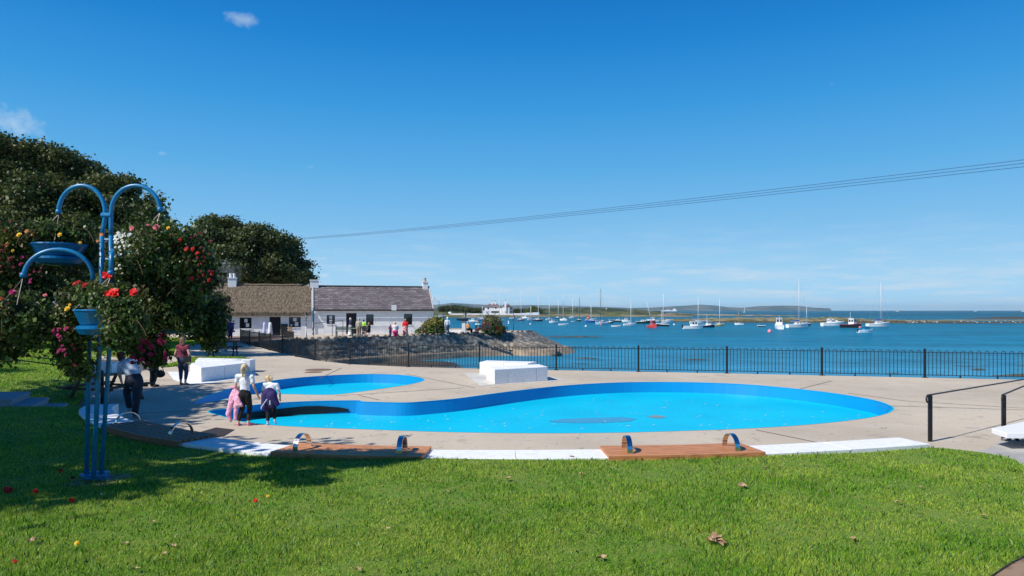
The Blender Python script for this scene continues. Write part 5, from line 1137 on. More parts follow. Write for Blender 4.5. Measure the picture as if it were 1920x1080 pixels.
def person(label, loc, rz, h, J, looks, vox=.02, girth=1.0, group=None, fingers=False, face=False):
    """looks: hair, hairlen, top, sleeve (0 none,.5 short,1 long), bottom ('trousers'|'skirt'|'shorts' or length), shoe"""
    root = empty('person', label, 'person', loc, rz, group)
    g = girth; S = lambda x: x * h
    mid = lambda a, b, f: J[a].lerp(J[b], f)
    head = J['head']; hd = looks.get('facing', V3(0, 1, 0))
    body = [(head + V3(0, 0, S(.012)), head + V3(0, 0, S(.012)), S(.056), S(.056), (.92, 1.05)), (head + V3(0, 0, -S(.03)) + hd * S(.012), head + V3(0, 0, S(.02)), S(.036), S(.05)),
            (J['neck'] - V3(0, 0, S(.03)), head - V3(0, 0, S(.03)), S(.030), S(.027)),
            (J['chest'], J['neck'] - V3(0, 0, S(.035)), S(.075) * g, S(.045), (1.15, .75)), (J['waist'], J['chest'], S(.068) * g, S(.08) * g, (1.1, .75)), (J['pelvis'], J['waist'], S(.078) * g, S(.066) * g, (1.12, .85)),
            (J['shL'], J['shR'], S(.036), S(.036))]
    for s in 'LR':
        body += [(J['sh' + s], J['el' + s], S(.031) * g, S(.024) * g), (J['el' + s], J['ha' + s], S(.024) * g, S(.016)),
                 (J['hp' + s], J['kn' + s], S(.054) * g, S(.036) * g), (J['kn' + s], J['an' + s], S(.036) * g, S(.02)), (J['an' + s], J['to' + s], S(.020), S(.015))]
        hv = (J['ha' + s] - J['el' + s]).normalized(); palm = J['ha' + s] + hv * S(.035)
        side = hv.cross(hd); side = side.normalized() if side.length > .1 else V3(1, 0, 0)
        fwd = side.cross(hv).normalized()
        body.append((J['ha' + s], palm, S(.013), S(.017), (1, .7)))
        if fingers:
            for i, (off, ln) in enumerate(((-1.5, .030), (-.5, .036), (.5, .034), (1.5, .026))):
                b0 = palm + fwd * S(.0085) * off + hv * S(.008); k1 = b0 + hv * S(ln * .6) ; k2 = k1 + hv * S(ln * .5) - side * S(.008)
                body += [(b0, k1, S(.0060), S(.0056)), (k1, k2, S(.0056), S(.0045))]
            tb = palm + fwd * S(.014) - hv * S(.008); body.append((tb, tb + (fwd * .7 + hv * .8).normalized() * S(.032), S(.0068), S(.005)))
        else:
            body.append((palm, palm + hv * S(.03), S(.015), S(.008), (1, .6)))
    # nose, ears
    body.append((head + hd * S(.058) + V3(0, 0, -S(.004)), head + hd * S(.066) - V3(0, 0, S(.012)), S(.006), S(.008)))
    ea = hd.cross(V3(0, 0, 1)).normalized()
    for s in (-1, 1): body.append((head + ea * s * S(.054) + V3(0, 0, S(.004)), head + ea * s * S(.056) - V3(0, 0, S(.012)), S(.009), S(.006)))
    capsules('body', body, looks.get('skin', M['skin']), root, vox * .62 if fingers else vox, 3)
    if face:
        e = MB()
        for s in (-1, 1): e.ball(head + hd * S(.055) + ea * s * S(.021) + V3(0, 0, S(.008)), S(.0065), 1)
        e.build('eyes', colmat('eye_dark', (.03, .03, .04), .2), root, smooth=True)
        mo = MB().tube([head + hd * S(.056) + ea * S(.014) - V3(0, 0, S(.028)), head + hd * S(.061) - V3(0, 0, S(.029)), head + hd * S(.056) - ea * S(.014) - V3(0, 0, S(.028))], S(.003), 5).build('mouth', colmat('lip', (.5, .16, .14), .5), root)
    # hair
    hc = looks['hair']; back = -hd
    hair = [(head + V3(0, 0, S(.026)) + back * S(.010), head + V3(0, 0, S(.022)) + back * S(.014), S(.058), S(.058), (.98, 1.0)), (head + back * S(.022) + V3(0, 0, -S(.02)), head + back * S(.018) + V3(0, 0, S(.01)), S(.05), S(.054))]
    hl = looks.get('hairlen', 0)
    if hl == 'pony':
        p = head + back * S(.062) + V3(0, 0, S(.025)); hair += [(p, p + back * S(.026) + V3(0, 0, -S(.03)), S(.02), S(.026)), (p + back * S(.026) + V3(0, 0, -S(.03)), p + back * S(.018) + V3(S(.012), 0, -S(.15)), S(.027), S(.013))]
    elif hl == 'bunch':
        p = head + back * S(.05) + V3(0, 0, S(.035)); hair += [(p, p + back * S(.04) + V3(0, 0, -S(.02)), S(.016), S(.022)), (p + back * S(.04) + V3(0, 0, -S(.02)), p + back * S(.045) + V3(0, 0, -S(.075)), S(.022), S(.010))]
    elif hl:
        for s in (-1, 0, 1): hair.append((head + back * S(.03) + ea * s * S(.03), head + back * S(.035) + ea * s * S(.034) - V3(0, 0, S(hl)), S(.034), S(.022)))
    if looks.get('strands'):
        rr = random.Random(5)
        for _ in range(9): a = head + back * S(.05) + ea * S(rr.uniform(-.04, .04)) + V3(0, 0, S(rr.uniform(-.02, .03))); hair.append((a, a - V3(S(rr.uniform(-.02, .02)), 0, S(rr.uniform(.05, .12))) + back * S(rr.uniform(0, .02)), S(.008), S(.004)))
    capsules('hair', hair, hc, root, vox * .8, 1)
    # clothes
    o_ = S(.008) + .004
    top = [(J['waist'] - V3(0, 0, S(looks.get('hem', .03))), J['waist'], (S(.078) * g + o_), S(.072) * g + o_, (1.12, .82)), (J['waist'], J['chest'], S(.070) * g + o_, S(.084) * g + o_, (1.1, .76)), (J['chest'], J['neck'] - V3(0, 0, S(.03)), S(.076) * g + o_, S(.048) + o_, (1.15, .76)), (J['shL'], J['shR'], S(.036) + o_, S(.036) + o_)]
    sl = looks.get('sleeve', .5)
    for s in 'LR':
        if sl > 0: top.append((J['sh' + s], mid('sh' + s, 'el' + s, min(1, sl * 1.2)), S(.034) * g + o_, S(.030) * g + o_))
        if sl >= 1: top.append((J['el' + s], mid('el' + s, 'ha' + s, .92), S(.026) * g + o_, S(.019) + o_))
    capsules('shirt', top, looks['top'], root, vox, 2)
    bt = looks.get('bottom', 'trousers'); bl = looks.get('blen', .95); bw = looks.get('loose', 1.0)
    if bt == 'skirt':
        n = 24; sk_ = MB(); a = J['waist']; kx = mid('knL', 'knR', .5); z1 = mid('hpL', 'anL', bl)
        c1 = Vector(((J['knL'].x + J['knR'].x) / 2, (J['knL'].y + J['knR'].y) / 2, z1.z)); rings = []
        for i in range(8):
            f = i / 7; c_ = a.lerp(c1, f); rad = S(.075) * g * 1.05 * (1 - f) + S(.13) * f * bw + o_ * 1.4
            rings.append([sk_.bm.verts.new(c_ + V3(math.cos(2 * math.pi * k / n) * rad * 1.1 * (1 + .06 * f * math.sin(k * 2.1)), math.sin(2 * math.pi * k / n) * rad * .85 * (1 + .06 * f * math.cos(k * 1.7)), 0)) for k in range(n)])
        for x_, y_ in zip(rings, rings[1:]):
            for k in range(n): sk_.bm.faces.new((x_[k], x_[(k + 1) % n], y_[(k + 1) % n], y_[k]))
        sk_.build('skirt', looks['bot'], root, smooth=True)
    else:
        tr_ = [(J['pelvis'], J['waist'] - V3(0, 0, S(.02)), S(.082) * g + o_, S(.070) * g + o_, (1.12, .85))]
        for s in 'LR':
            kn = J['kn' + s]; tr_.append((J['hp' + s], kn, (S(.056) * g + o_) * bw, (S(.038) * g + o_) * bw))
            if bl > .5: tr_.append((kn, kn.lerp(J['an' + s], (bl - .5) * 2), (S(.037) * g + o_) * bw, (S(.026) * g + o_) * bw))
        capsules('trousers', tr_, looks['bot'], root, vox, 2)
    if looks.get('shoe'):
        for s in 'LR':
            f = (J['to' + s] - J['an' + s]).normalized(); low = V3(0, 0, -S(.008)) if f.z > -.4 else V3(0, 0, 0)
            capsules('shoe', [(J['an' + s] + low - f * S(.008) - V3(0, 0, S(.012)), J['to' + s] + low * .3 + f * S(.008), S(.022), S(.017), (1.05, .95))], looks['shoe'], root, vox * .7, 1)
    return root
H_blond = mat('blonde_hair', (.72, .56, .34), .55, 0, (.55, .38, .19), 30, 3, stretch=(1, 1, .3)); H_brown = mat('brown_hair', (.16, .09, .05), .5, c2=(.26, .15, .08), scale=25); H_grey = colmat('grey_hair', (.45, .43, .40)); H_dark = colmat('dark_hair', (.04, .025, .02))
cloth = lambda n, c, **k: colmat(n, c, .85, **k)
WH = cloth('white_cotton', (.80, .81, .84), c2=(.72, .74, .80), scale=6, bump=1, bscale=14)
# tall girl: walking, right arm down, left arm holding a pink cardigan
def gl_(px, py, z=0): return gp(px, py, z)
g1 = gl_(459, 798)
J = std_pose(1.0, head=(0, .0, .93), shL=(-.115, -.01, .80), shR=(.115, .01, .79), elL=(-.15, -.02, .64), haL=(-.12, .09, .53), elR=(.165, -.01, .64), haR=(.20, .05, .49), knL=(-.06, .03, .28), anL=(-.10, -.03, .045), toL=(-.12, .05, .018), knR=(.045, .08, .28), anR=(.06, -.00, .045), toR=(.10, .075, .018))
H1 = 1.33; J = {k: v * H1 for k, v in J.items()}
r1 = person('taller blonde girl with ponytail in white T-shirt and black leggings holding a pink cardigan', g1, R(-8), H1, J, dict(hair=H_blond, hairlen='pony', strands=1, top=WH, sleeve=.42, bot=cloth('black_leggings', (.012, .012, .014)), blen=.88, hem=.10, shoe=cloth('pink_clog', (.85, .22, .38))), .013, .86, 'children at the edge of the pool', True, True)
bd = MB()
# the cardigan hanging over her left arm down to the shin
cg = [(V3(-.17, .05, .60) * H1, V3(-.22, .02, .45) * H1, .07, .085, (1.1, .6)), (V3(-.22, .02, .47) * H1, V3(-.28, -.02, .19) * H1, .075, .055, (1, .6)), (V3(-.28, -.02, .19) * H1, V3(-.24, -.01, .08) * H1, .055, .04), (V3(-.16, .04, .54) * H1, V3(-.10, -.04, .36) * H1, .08, .075, (1, .6)), (V3(-.13, -.03, .38) * H1, V3(-.14, -.04, .12) * H1, .055, .045, (1, .7)), (V3(-.10, -.05, .44) * H1, V3(-.02, -.07, .34) * H1, .055, .04), (V3(-.16, .03, .62) * H1, V3(-.25, .02, .62) * H1, .03, .025)]
cd = capsules('cardigan', cg, cloth('pink_knit', (.82, .42, .55), c2=(.74, .34, .48), scale=10, bump=2, bscale=16), None, .014, 2); cd.location = g1; cd.rotation_euler = (0, 0, R(-8)); tag(cd, 'pink cardigan hanging down from the taller blonde girl\'s arm', 'cardigan')
# smaller girl, leaning forward, looking to the left
g2 = gl_(507, 797)
H2 = 1.13
J = std_pose(1.0, head=(-.075, .15, .875), neck=(-.03, .09, .80), chest=(0, .06, .72), waist=(0, .0, .61), pelvis=(0, -.02, .52), shL=(-.12, .07, .77), shR=(.11, .06, .76), elL=(-.17, .05, .60), haL=(-.15, .12, .47), elR=(.17, .04, .60), haR=(.16, .12, .50), knL=(-.05, .06, .29), anL=(-.05, .0, .045), toL=(-.055, .09, .018), knR=(.06, .05, .30), anR=(.10, -.09, .10), toR=(.11, -.02, .03))
J = {k: v * H2 for k, v in J.items()}
person('smaller blonde girl leaning forward in white T-shirt with a navy top tied round her waist', g2, R(8), H2, J, dict(hair=H_blond, hairlen='bunch', facing=V3(-.85, .5, -.1).normalized(), top=WH, sleeve=.42, bot=cloth('black_leggings', (.012, .012, .014)), blen=.88, hem=.06, shoe=cloth('lilac_shoe', (.62, .50, .70))), .013, .92, 'children at the edge of the pool', True, True)
nv = [(V3(-.02, -.03, .62) * H2, V3(.02, -.03, .58) * H2, .125, .13, (1.05, .8)), (V3(.05, -.10, .58) * H2, V3(.14, -.10, .42) * H2, .10, .06, (1, .7)), (V3(-.09, -.09, .58) * H2, V3(-.10, -.13, .36) * H2, .075, .055, (1, .6)), (V3(-.10, -.13, .36) * H2, V3(-.03, -.13, .28) * H2, .05, .03), (V3(0, -.1, .55) * H2, V3(.04, -.13, .38) * H2, .08, .06, (1, .6))]
nt_ = capsules('track_top', nv, cloth('navy_fabric', (.02, .022, .09), c2=(.035, .02, .12), scale=5), None, .014, 2); nt_.location = g2; nt_.rotation_euler = (0, 0, R(8)); tag(nt_, 'navy sports top with white piping tied round the smaller girl', 'sports top')
pp = MB(); pp.tube([V3(-.03, -.165, .52) * H2, V3(-.07, -.20, .46) * H2, V3(-.13, -.19, .37) * H2, V3(-.13, -.185, .34) * H2], .009, 6).tube([V3(.03, -.19, .50) * H2, V3(.035, -.215, .42) * H2], .009, 6); pp.build('piping', WH, nt_)
# woman in maroon
g3 = gl_(343, 722)
H3 = 1.60
J = std_pose(H3, elL=(-.165, -.01, .65), haL=(-.15, .05, .51), elR=(.165, -.02, .65), haR=(.16, .02, .50), anL=(-.05, .0, .045), toL=(-.055, .09, .018), knR=(.06, .03, .28), anR=(.075, -.03, .05), toR=(.085, .06, .02))
person('woman seen from behind in maroon sleeveless top and dark three-quarter jeans beside white blocks', g3, R(-10), H3, J, dict(hair=H_brown, hairlen=.09, strands=1, top=cloth('maroon_top', (.22, .03, .06), c2=(.16, .02, .045), scale=5), sleeve=.15, bot=cloth('denim_dark', (.03, .05, .10)), blen=.80, hem=.08, loose=.82, shoe=cloth('tan_shoe', (.35, .24, .15))), .018, 1.16, None, True)
bg_ = MB().tube([(-.12, -.12, 1.30), (.02, -.17, 1.15), (.16, -.10, .95)], .012, 6).box((.10, -.16, .78), (.30, -.04, .98)); bo = bg_.build('shoulder_bag', colmat('bag_black', (.015, .013, .015)), bevel=.02); bo.location = g3; tag(bo, 'small black shoulder bag with strap across the maroon top', 'bag')
# bending man, one foot on the bench frame
g4 = gl_(252, 784)
H4 = 1.66
J = std_pose(1.0, head=(-.30, .20, .84), neck=(-.20, .14, .80), chest=(-.12, .08, .74), waist=(-.03, .02, .62), pelvis=(0, 0, .53), shL=(-.24, .10, .74), shR=(-.10, .16, .76), elL=(-.30, .16, .60), haL=(-.33, .26, .50), elR=(-.12, .28, .63), haR=(-.20, .38, .56), knL=(-.16, .10, .35), anL=(-.09, .04, .14), toL=(-.04, .12, .10), knR=(.03, .0, .28), anR=(.02, -.02, .045), toR=(.06, .05, .02), hpL=(-.06, 0, .5), hpR=(.05, 0, .5))
J = {k: v * H4 for k, v in J.items()}
person('man in pale grey T-shirt and dark jeans bending over with one foot raised', g4, R(0), H4, J, dict(hair=H_dark, hairlen=0, facing=V3(-.7, .6, -.35).normalized(), top=cloth('grey_tee', (.42, .48, .58), c2=(.34, .40, .5), scale=5, bump=1.5, bscale=9), sleeve=.5, bot=cloth('dark_jeans', (.016, .020, .035)), hem=.12, loose=1.0, shoe=cloth('grey_trainer', (.45, .47, .5), c2=(.15, .15, .17), scale=14)), .018, 1.15, None, True)
# person crouching in blue with a handbag
g5 = gl_(287, 725)
H5 = 1.64
J = std_pose(1.0, head=(.0, .05, .90), neck=(0, .03, .82), knL=(-.09, .04, .28), anL=(-.09, -.02, .045), toL=(-.11, .08, .018), elR=(.16, .0, .63), haR=(.14, .08, .52))
J = {k: v * H5 for k, v in J.items()}
person('person in bright blue top and black trousers standing behind the bending man', g5, R(-70), H5, J, dict(hair=H_brown, hairlen=.06, top=cloth('blue_top', (.01, .07, .42)), sleeve=.5, bot=cloth('black_trousers', (.012, .012, .014)), loose=1.15, hem=.08, shoe=cloth('black_shoe', (.02, .02, .02))), .02, 1.15)
hb_ = MB().ball((0, 0, 0), .17, 3, (1.0, .5, .72)).tube([(-.12, 0, .08), (-.06, 0, .26), (.06, 0, .26), (.12, 0, .08)], .012, 6).build('handbag', colmat('bag_black', (.015, .013, .015)), smooth=True); hb_.location = at(300, 701, g5.y - .2); tag(hb_, 'round black handbag carried by the person in blue', 'handbag')
g6 = V3(11.85, 15.2, 0)
J = {k: v * 1.65 for k, v in std_pose(1.0, elR=(.17, .14, .66), haR=(.12, .42, .56)).items()}
person('person cut off by the right edge with one hand resting on the handrail', g6, R(118), 1.65, J, dict(hair=H_brown, hairlen=.04, top=cloth('dark_red', (.25, .03, .04)), sleeve=.8, bot=cloth('dark_jeans', (.016, .020, .035)), shoe=cloth('black_shoe', (.02, .02, .02))), .02, 1.05)
# ------------------------------------------------------------ people on the terrace
def seated(h, **k):
    J = dict(head=(0, .02, .70), neck=(0, .0, .61), chest=(0, 0, .50), waist=(0, 0, .38), pelvis=(0, 0, .29), shL=(-.108, 0, .565), shR=(.108, 0, .565), elL=(-.145, .03, .41), elR=(.145, .03, .41), haL=(-.09, .15, .36), haR=(.09, .15, .36), hpL=(-.05, .0, .27), hpR=(.05, .0, .27), knL=(-.06, .24, .28), knR=(.06, .24, .28), anL=(-.06, .26, .045), anR=(.06, .26, .045), toL=(-.06, .35, .018), toR=(.06, .35, .018))
    J.update(k); return {a: Vector(b) * h for a, b in J.items()}
def tp_(px, py, z=.2): return gp(px, py, z)
GT = 'visitors on the cottage terrace'
def mini(label, px, py, h, rz, looks, sit=False, girth=1.05, **kw):
    p = tp_(px, py); return person(label, p, R(rz), h, (seated(h, **kw) if sit else std_pose(h, **kw)), looks, .036, girth, GT)
mini('woman in white cap, navy top and long white apron by the cottage door', 657, 630.5, 1.62, 120, dict(hair=colmat('white_cap', (.8, .8, .8)), top=cloth('navy_fabric', (.02, .022, .09)), sleeve=.6, bottom='skirt', bot=WH, blen=.9, loose=1.0, shoe=cloth('black_shoe', (.02, .02, .02))), elL=(-.17, .06, .62), haL=(-.16, .14, .52))
mini('elderly person in beige jacket and brown trousers seen from behind by the door', 673, 631.5, 1.62, 10, dict(hair=H_grey, top=cloth('beige_jacket', (.50, .44, .36)), sleeve=1, bot=cloth('taupe', (.26, .19, .14)), loose=1.2, hem=.10, shoe=cloth('black_shoe', (.02, .02, .02))), girth=1.2)
mini('person in bright yellow-green top partly hidden behind a pushchair', 682, 629, 1.45, 0, dict(hair=H_dark, top=cloth('hi_vis', (.45, .85, .08)), sleeve=1, bot=cloth('black_trousers', (.012, .012, .014)), shoe=cloth('black_shoe', (.02, .02, .02))), girth=1.2)
mini('seated fair-haired woman in a dark dress with bare arms below the middle window', 692, 631, 1.62, 70, dict(hair=mat('auburn', (.30, .16, .07), .6), hairlen=.08, top=cloth('dark_dress', (.03, .02, .02)), sleeve=0, bottom='trousers', bot=cloth('dark_dress', (.03, .02, .02)), blen=.45, shoe=cloth('white_shoe', (.7, .7, .7))), sit=True)
mini('small child in dark clothes on the terrace beside the woman in pink', 732, 631, 1.05, 0, dict(hair=H_brown, hairlen=.05, top=cloth('plum', (.10, .03, .06)), sleeve=.5, bot=cloth('navy_fabric', (.02, .022, .09)), shoe=cloth('black_shoe', (.02, .02, .02))))
mini('blonde woman in white and bright pink seated on the terrace', 741, 632, 1.72, 5, dict(hair=H_blond, hairlen=.10, top=cloth('white_pink', (.75, .55, .60), c2=(.8, .8, .8), scale=3), sleeve=.5, bottom='trousers', bot=cloth('hot_pink', (.80, .05, .22)), hem=.02, loose=1.2, shoe=cloth('white_shoe', (.7, .7, .7))), sit=True, girth=1.35)
ck = mat('red_check', (.70, .03, .03), .85); t_ = ck.node_tree; cn = t_.nodes.new('ShaderNodeTexChecker'); cn.inputs['Scale'].default_value = 9; cn.inputs['Color1'].default_value = (.75, .04, .03, 1); cn.inputs['Color2'].default_value = (.8, .6, .55, 1); tcn_ = t_.nodes.new('ShaderNodeTexCoord'); t_.links.new(tcn_.outputs['Object'], cn.inputs[0]); t_.links.new(cn.outputs[0], t_.nodes['Principled BSDF'].inputs['Base Color'])
mini('person in red cardigan and red check skirt seen from behind below the right window', 760, 631.5, 1.55, 0, dict(hair=mat('sandy', (.5, .33, .2), .6), top=cloth('red_wool', (.75, .012, .012)), sleeve=.8, bottom='skirt', bot=ck, blen=.85, loose=1.0, hem=.0, shoe=cloth('black_shoe', (.02, .02, .02))), girth=1.3)
mini('person in white cap, white top and grey trousers walking by the low white wall', 839, 628.5, 1.68, 15, dict(hair=colmat('white_cap', (.8, .8, .8)), top=WH, sleeve=1, bot=cloth('grey_trousers', (.14, .15, .18)), shoe=cloth('white_shoe', (.7, .7, .7))), knR=(.06, .06, .28), anR=(.08, .0, .05), anL=(-.04, -.09, .06), toL=(-.04, -.01, .02))
mini('person in orange top sitting at the foot of the white pillar', 877, 626, 1.62, -60, dict(hair=H_grey, top=cloth('orange_top', (.62, .26, .06)), sleeve=1, bot=cloth('black_trousers', (.012, .012, .014)), shoe=cloth('white_shoe', (.7, .7, .7))), sit=True, girth=1.2)
mini('person in pale turquoise top sitting with arms raised beside the flowering shrub', 898, 625, 1.60, 30, dict(hair=H_brown, hairlen=.03, top=cloth('turquoise_top', (.42, .75, .80)), sleeve=1, bot=cloth('dark_red', (.25, .03, .04)), shoe=cloth('black_shoe', (.02, .02, .02))), sit=True, girth=1.15, elL=(-.2, .06, .52), haL=(-.14, .12, .64))
mini('person in dark purple clothes in the shade by the thatched cottage', 432, 637, 1.6, 30, dict(hair=H_brown, hairlen=.05, top=cloth('purple_top', (.08, .05, .16)), sleeve=1, bot=cloth('navy_fabric', (.02, .022, .09)), shoe=cloth('black_shoe', (.02, .02, .02))))
# ------------------------------------------------------------ terrace furniture
def garden_bench(px, py, w, label, rz=0, m=None):
    p = tp_(px, py); r = empty('garden_bench', label, 'bench', p, R(rz), 'benches on the terrace'); m = m or colmat('green_bench', (.015, .05, .045), .6)
    for k in range(4): MB().box((-w / 2, -.2 + k * .1, .43), (w / 2, -.12 + k * .1, .46)).build('slat', m, r)
    for k in range(3): MB().box((-w / 2, .24, .55 + k * .12), (w / 2, .265, .64 + k * .12)).build('back_slat', m, r)
    for s in (-1, 1): MB().box((s * w / 2 - .04, -.2, 0), (s * w / 2 + .03, -.13, .428)).box((s * w / 2 - .04, .2, 0), (s * w / 2 + .03, .238, .9)).box((s * w / 2 - .03, -.13, .36), (s * w / 2 + .02, .2, .42)).build('leg', m, r)
    return r
garden_bench(646, 631, 1.4, 'dark green garden bench left of the slate cottage door', 180)
garden_bench(715, 629.5, 2.2, 'long pale garden bench against the wall between the two right windows', 0, colmat('pale_bench', (.45, .45, .47), .7))
garden_bench(906, 626, 1.5, 'dark bench beside the round flowering shrub', 0, colmat('dark_bench', (.03, .03, .035), .7))
lw = empty('low_wall', 'low white painted wall on the terrace left of the pillar', 'wall', tp_(851, 624))
MB().box((-1.1, -.15, 0), (1.2, .15, .42)).build('wall', M['white'], lw, bevel=.01); MB().box((-1.14, -.19, .421), (1.24, .19, .48)).build('coping', colmat('coping_stone', (.45, .38, .3)), lw)
pl = empty('pillar', 'square white pillar with dark cap on the terrace beside a lamp post', 'pillar', tp_(869.5, 625.5))
MB().box((-.17, -.12, 0), (.17, .12, 1.25)).build('shaft', M['white'], pl, bevel=.01); MB().box((-.42, -.25, 1.252), (.45, .25, 1.5)).build('plaque', M['dark_paint'], pl, bevel=.02)
def table(px, py, label, m): 
    p = tp_(px, py); r = empty('table', label, 'table', p); MB().lathe([(.4, .70), (.42, .73)], n=16).build('top', m, r)
    MB().tube([(0, 0, .1), (0, 0, .70)], .03, 8).tube([(-.3, 0, 0), (0, 0, .12), (.3, 0, 0)], .02, 6).tube([(0, -.3, 0), (0, 0, .12), (0, .3, 0)], .02, 6).build('stand', M['black_metal'], r)
table(666, 631, 'round pale green topped table among the visitors by the cottage door', colmat('green_top', (.40, .58, .50), .6))
pc_ = empty('pushchair', 'dark pushchair parked below the middle window of the slate cottage', 'pushchair', tp_(683, 631.5))
for a_, b_ in (((-.22, -.2), 0), ((.22, -.2), 0), ((-.22, .35), 0), ((.22, .35), 0)): MB().tube([(a_[0] - .015, a_[1], .1), (a_[0] + .015, a_[1], .1)], .1, 12).build('wheel', M['black_metal'], pc_)
MB().tube([(-.2, -.2, .1), (-.2, .3, .55), (-.2, .5, 1.0), (.2, .5, 1.0), (.2, .3, .55), (.2, -.2, .1)], .015, 6).build('frame', M['steel'], pc_)
MB().box((-.19, -.1, .4), (.19, .25, .5)).box((-.19, .2, .5), (.19, .32, .95)).build('seat', cloth('taupe', (.26, .19, .14)), pc_, bevel=.03)
ab = empty('notice_board', 'white A-board leaning beside the lamp post in front of the cottages', 'sign', gp(569.5, 632, .15), R(8))
for s in (-1, 1): MB().box((-.17, -.015, 0), (.17, .015, .95), Matrix.Rotation(R(12 * s), 4, 'X')).build('panel', M['white'], ab).location = (0, -s * .17, 0)
for i, (px, w_) in enumerate([(480, .22), (491, .26)]):
    p = gp(px, 632.5, .02) + V3(0, 2.2, 0); mb = MB(); mb.lathe([(.05, 1.35), (w_ * .55, 1.28), (w_ * .6, 1.0), (w_ * .8, .5), (w_ * .85, .12)], n=14); o = mb.build('smock', WH if i else cloth('pale_blue_cotton', (.5, .55, .85)), smooth=True); o.location = p; tag(o, ['pale blue garment hanging against the thatched cottage wall', 'long white garment hanging left of the thatched cottage door'][i], 'garment')
bl_ = empty('basket_stall', 'dark display stand with pale round baskets beside the thatched cottage door', 'display stand', gp(535, 633.5, .05) + V3(0, 1.0, 0))
MB().box((-.4, -.2, 0), (.4, .2, .55)).build('stand', M['dark_paint'], bl_)
for z_, r_ in ((.58, .26), (.80, .24)): MB().lathe([(r_ * .7, z_), (r_, z_ + .12), (r_ * .95, z_ + .13)], (.1, -.05, 0), 14).build('basket', colmat('wicker', (.55, .33, .15), .8), bl_)
rr_ = empty('rope_rail', 'thin black rail climbing the ramp in front of the slate cottage', 'rail', tp_(588, 631))
A = tp_(588, 631); B = tp_(643, 630.5); C_ = tp_(623, 630.8)
MB().tube([(0, 0, 1.15), (B.x - A.x, B.y - A.y, 1.4)], .025, 6).build('rail', M['black_metal'], rr_)
for q in (V3(0, 0, 0), C_ - A, B - A): MB().tube([(q.x, q.y, 0), (q.x, q.y, 1.15 + .25 * (q.x / (B.x - A.x)))], .028, 6).build('post', M['black_metal'], rr_)
# picnic tables
def picnic(px, py, label, m, rz=0, s=1.0):
    p = gp(px, py); r = empty('picnic_table', label, 'picnic table', p, R(rz), 'picnic tables')
    for k in range(5): MB().box((-.85 * s, -.36 * s + k * .145 * s, .72 * s), (.85 * s, -.36 * s + k * .145 * s + .135 * s, .76 * s)).build('top_plank', m, r)
    for sd in (-1, 1):
        MB().box((-.85 * s, sd * .68 * s - .13 * s, .42 * s), (.85 * s, sd * .68 * s + .13 * s, .46 * s)).build('seat', m, r)
        MB().tube([(sd * .6 * s, -.65 * s, 0), (sd * .6 * s, -.25 * s, .71 * s)], .045 * s, 4).tube([(sd * .6 * s, .65 * s, 0), (sd * .6 * s, .25 * s, .71 * s)], .045 * s, 4).box((sd * .6 * s - .03, -.8 * s, .36 * s), (sd * .6 * s + .03, .8 * s, .418 * s)).build('leg_frame', m, r)
    return r
picnic(418, 667, 'dark picnic table in the shade at the left end of the railings', colmat('dark_oak', (.03, .022, .017), .8), 12, 1.05)
picnic(200, 752, 'brown picnic table behind the poles of the blue flower stand', M['brown_wood'], 75, 1.0)
wb = MB().box((-.25, -.2, 0), (.25, .2, .28)).tube([(-.12, 0, .28), (-.08, 0, .42), (.08, 0, .42), (.12, 0, .28)], .012, 6).build('carrier_bag', WH, bevel=.05); wb.location = gp(200, 752) + V3(-.1, .2, .765); tag(wb, 'white bag standing on the brown picnic table behind the poles', 'bag')
# ============================================================ CABLES
for k, (ye, y0, lb) in enumerate([(292, 451, 'uppermost of the three thin overhead cables crossing the sky'), (298.5, 452, 'middle one of the three thin overhead cables crossing the sky'), (305, 453, 'lowest of the three thin overhead cables crossing the sky')]):
    A = at(495, y0, 105); B = at(1920, ye, 32); B = A + (B - A) * 1.12; pts = []
    for j in range(41): f = j / 40; q = A.lerp(B, f); q.z -= 1.6 * f * (1 - f) * 1.2; pts.append(q)
    o = MB().tube(pts, .016, 5).build('overhead_cable', colmat('cable', (.05, .12, .22), .6)); tag(o, lb, 'cable', 'overhead cables')
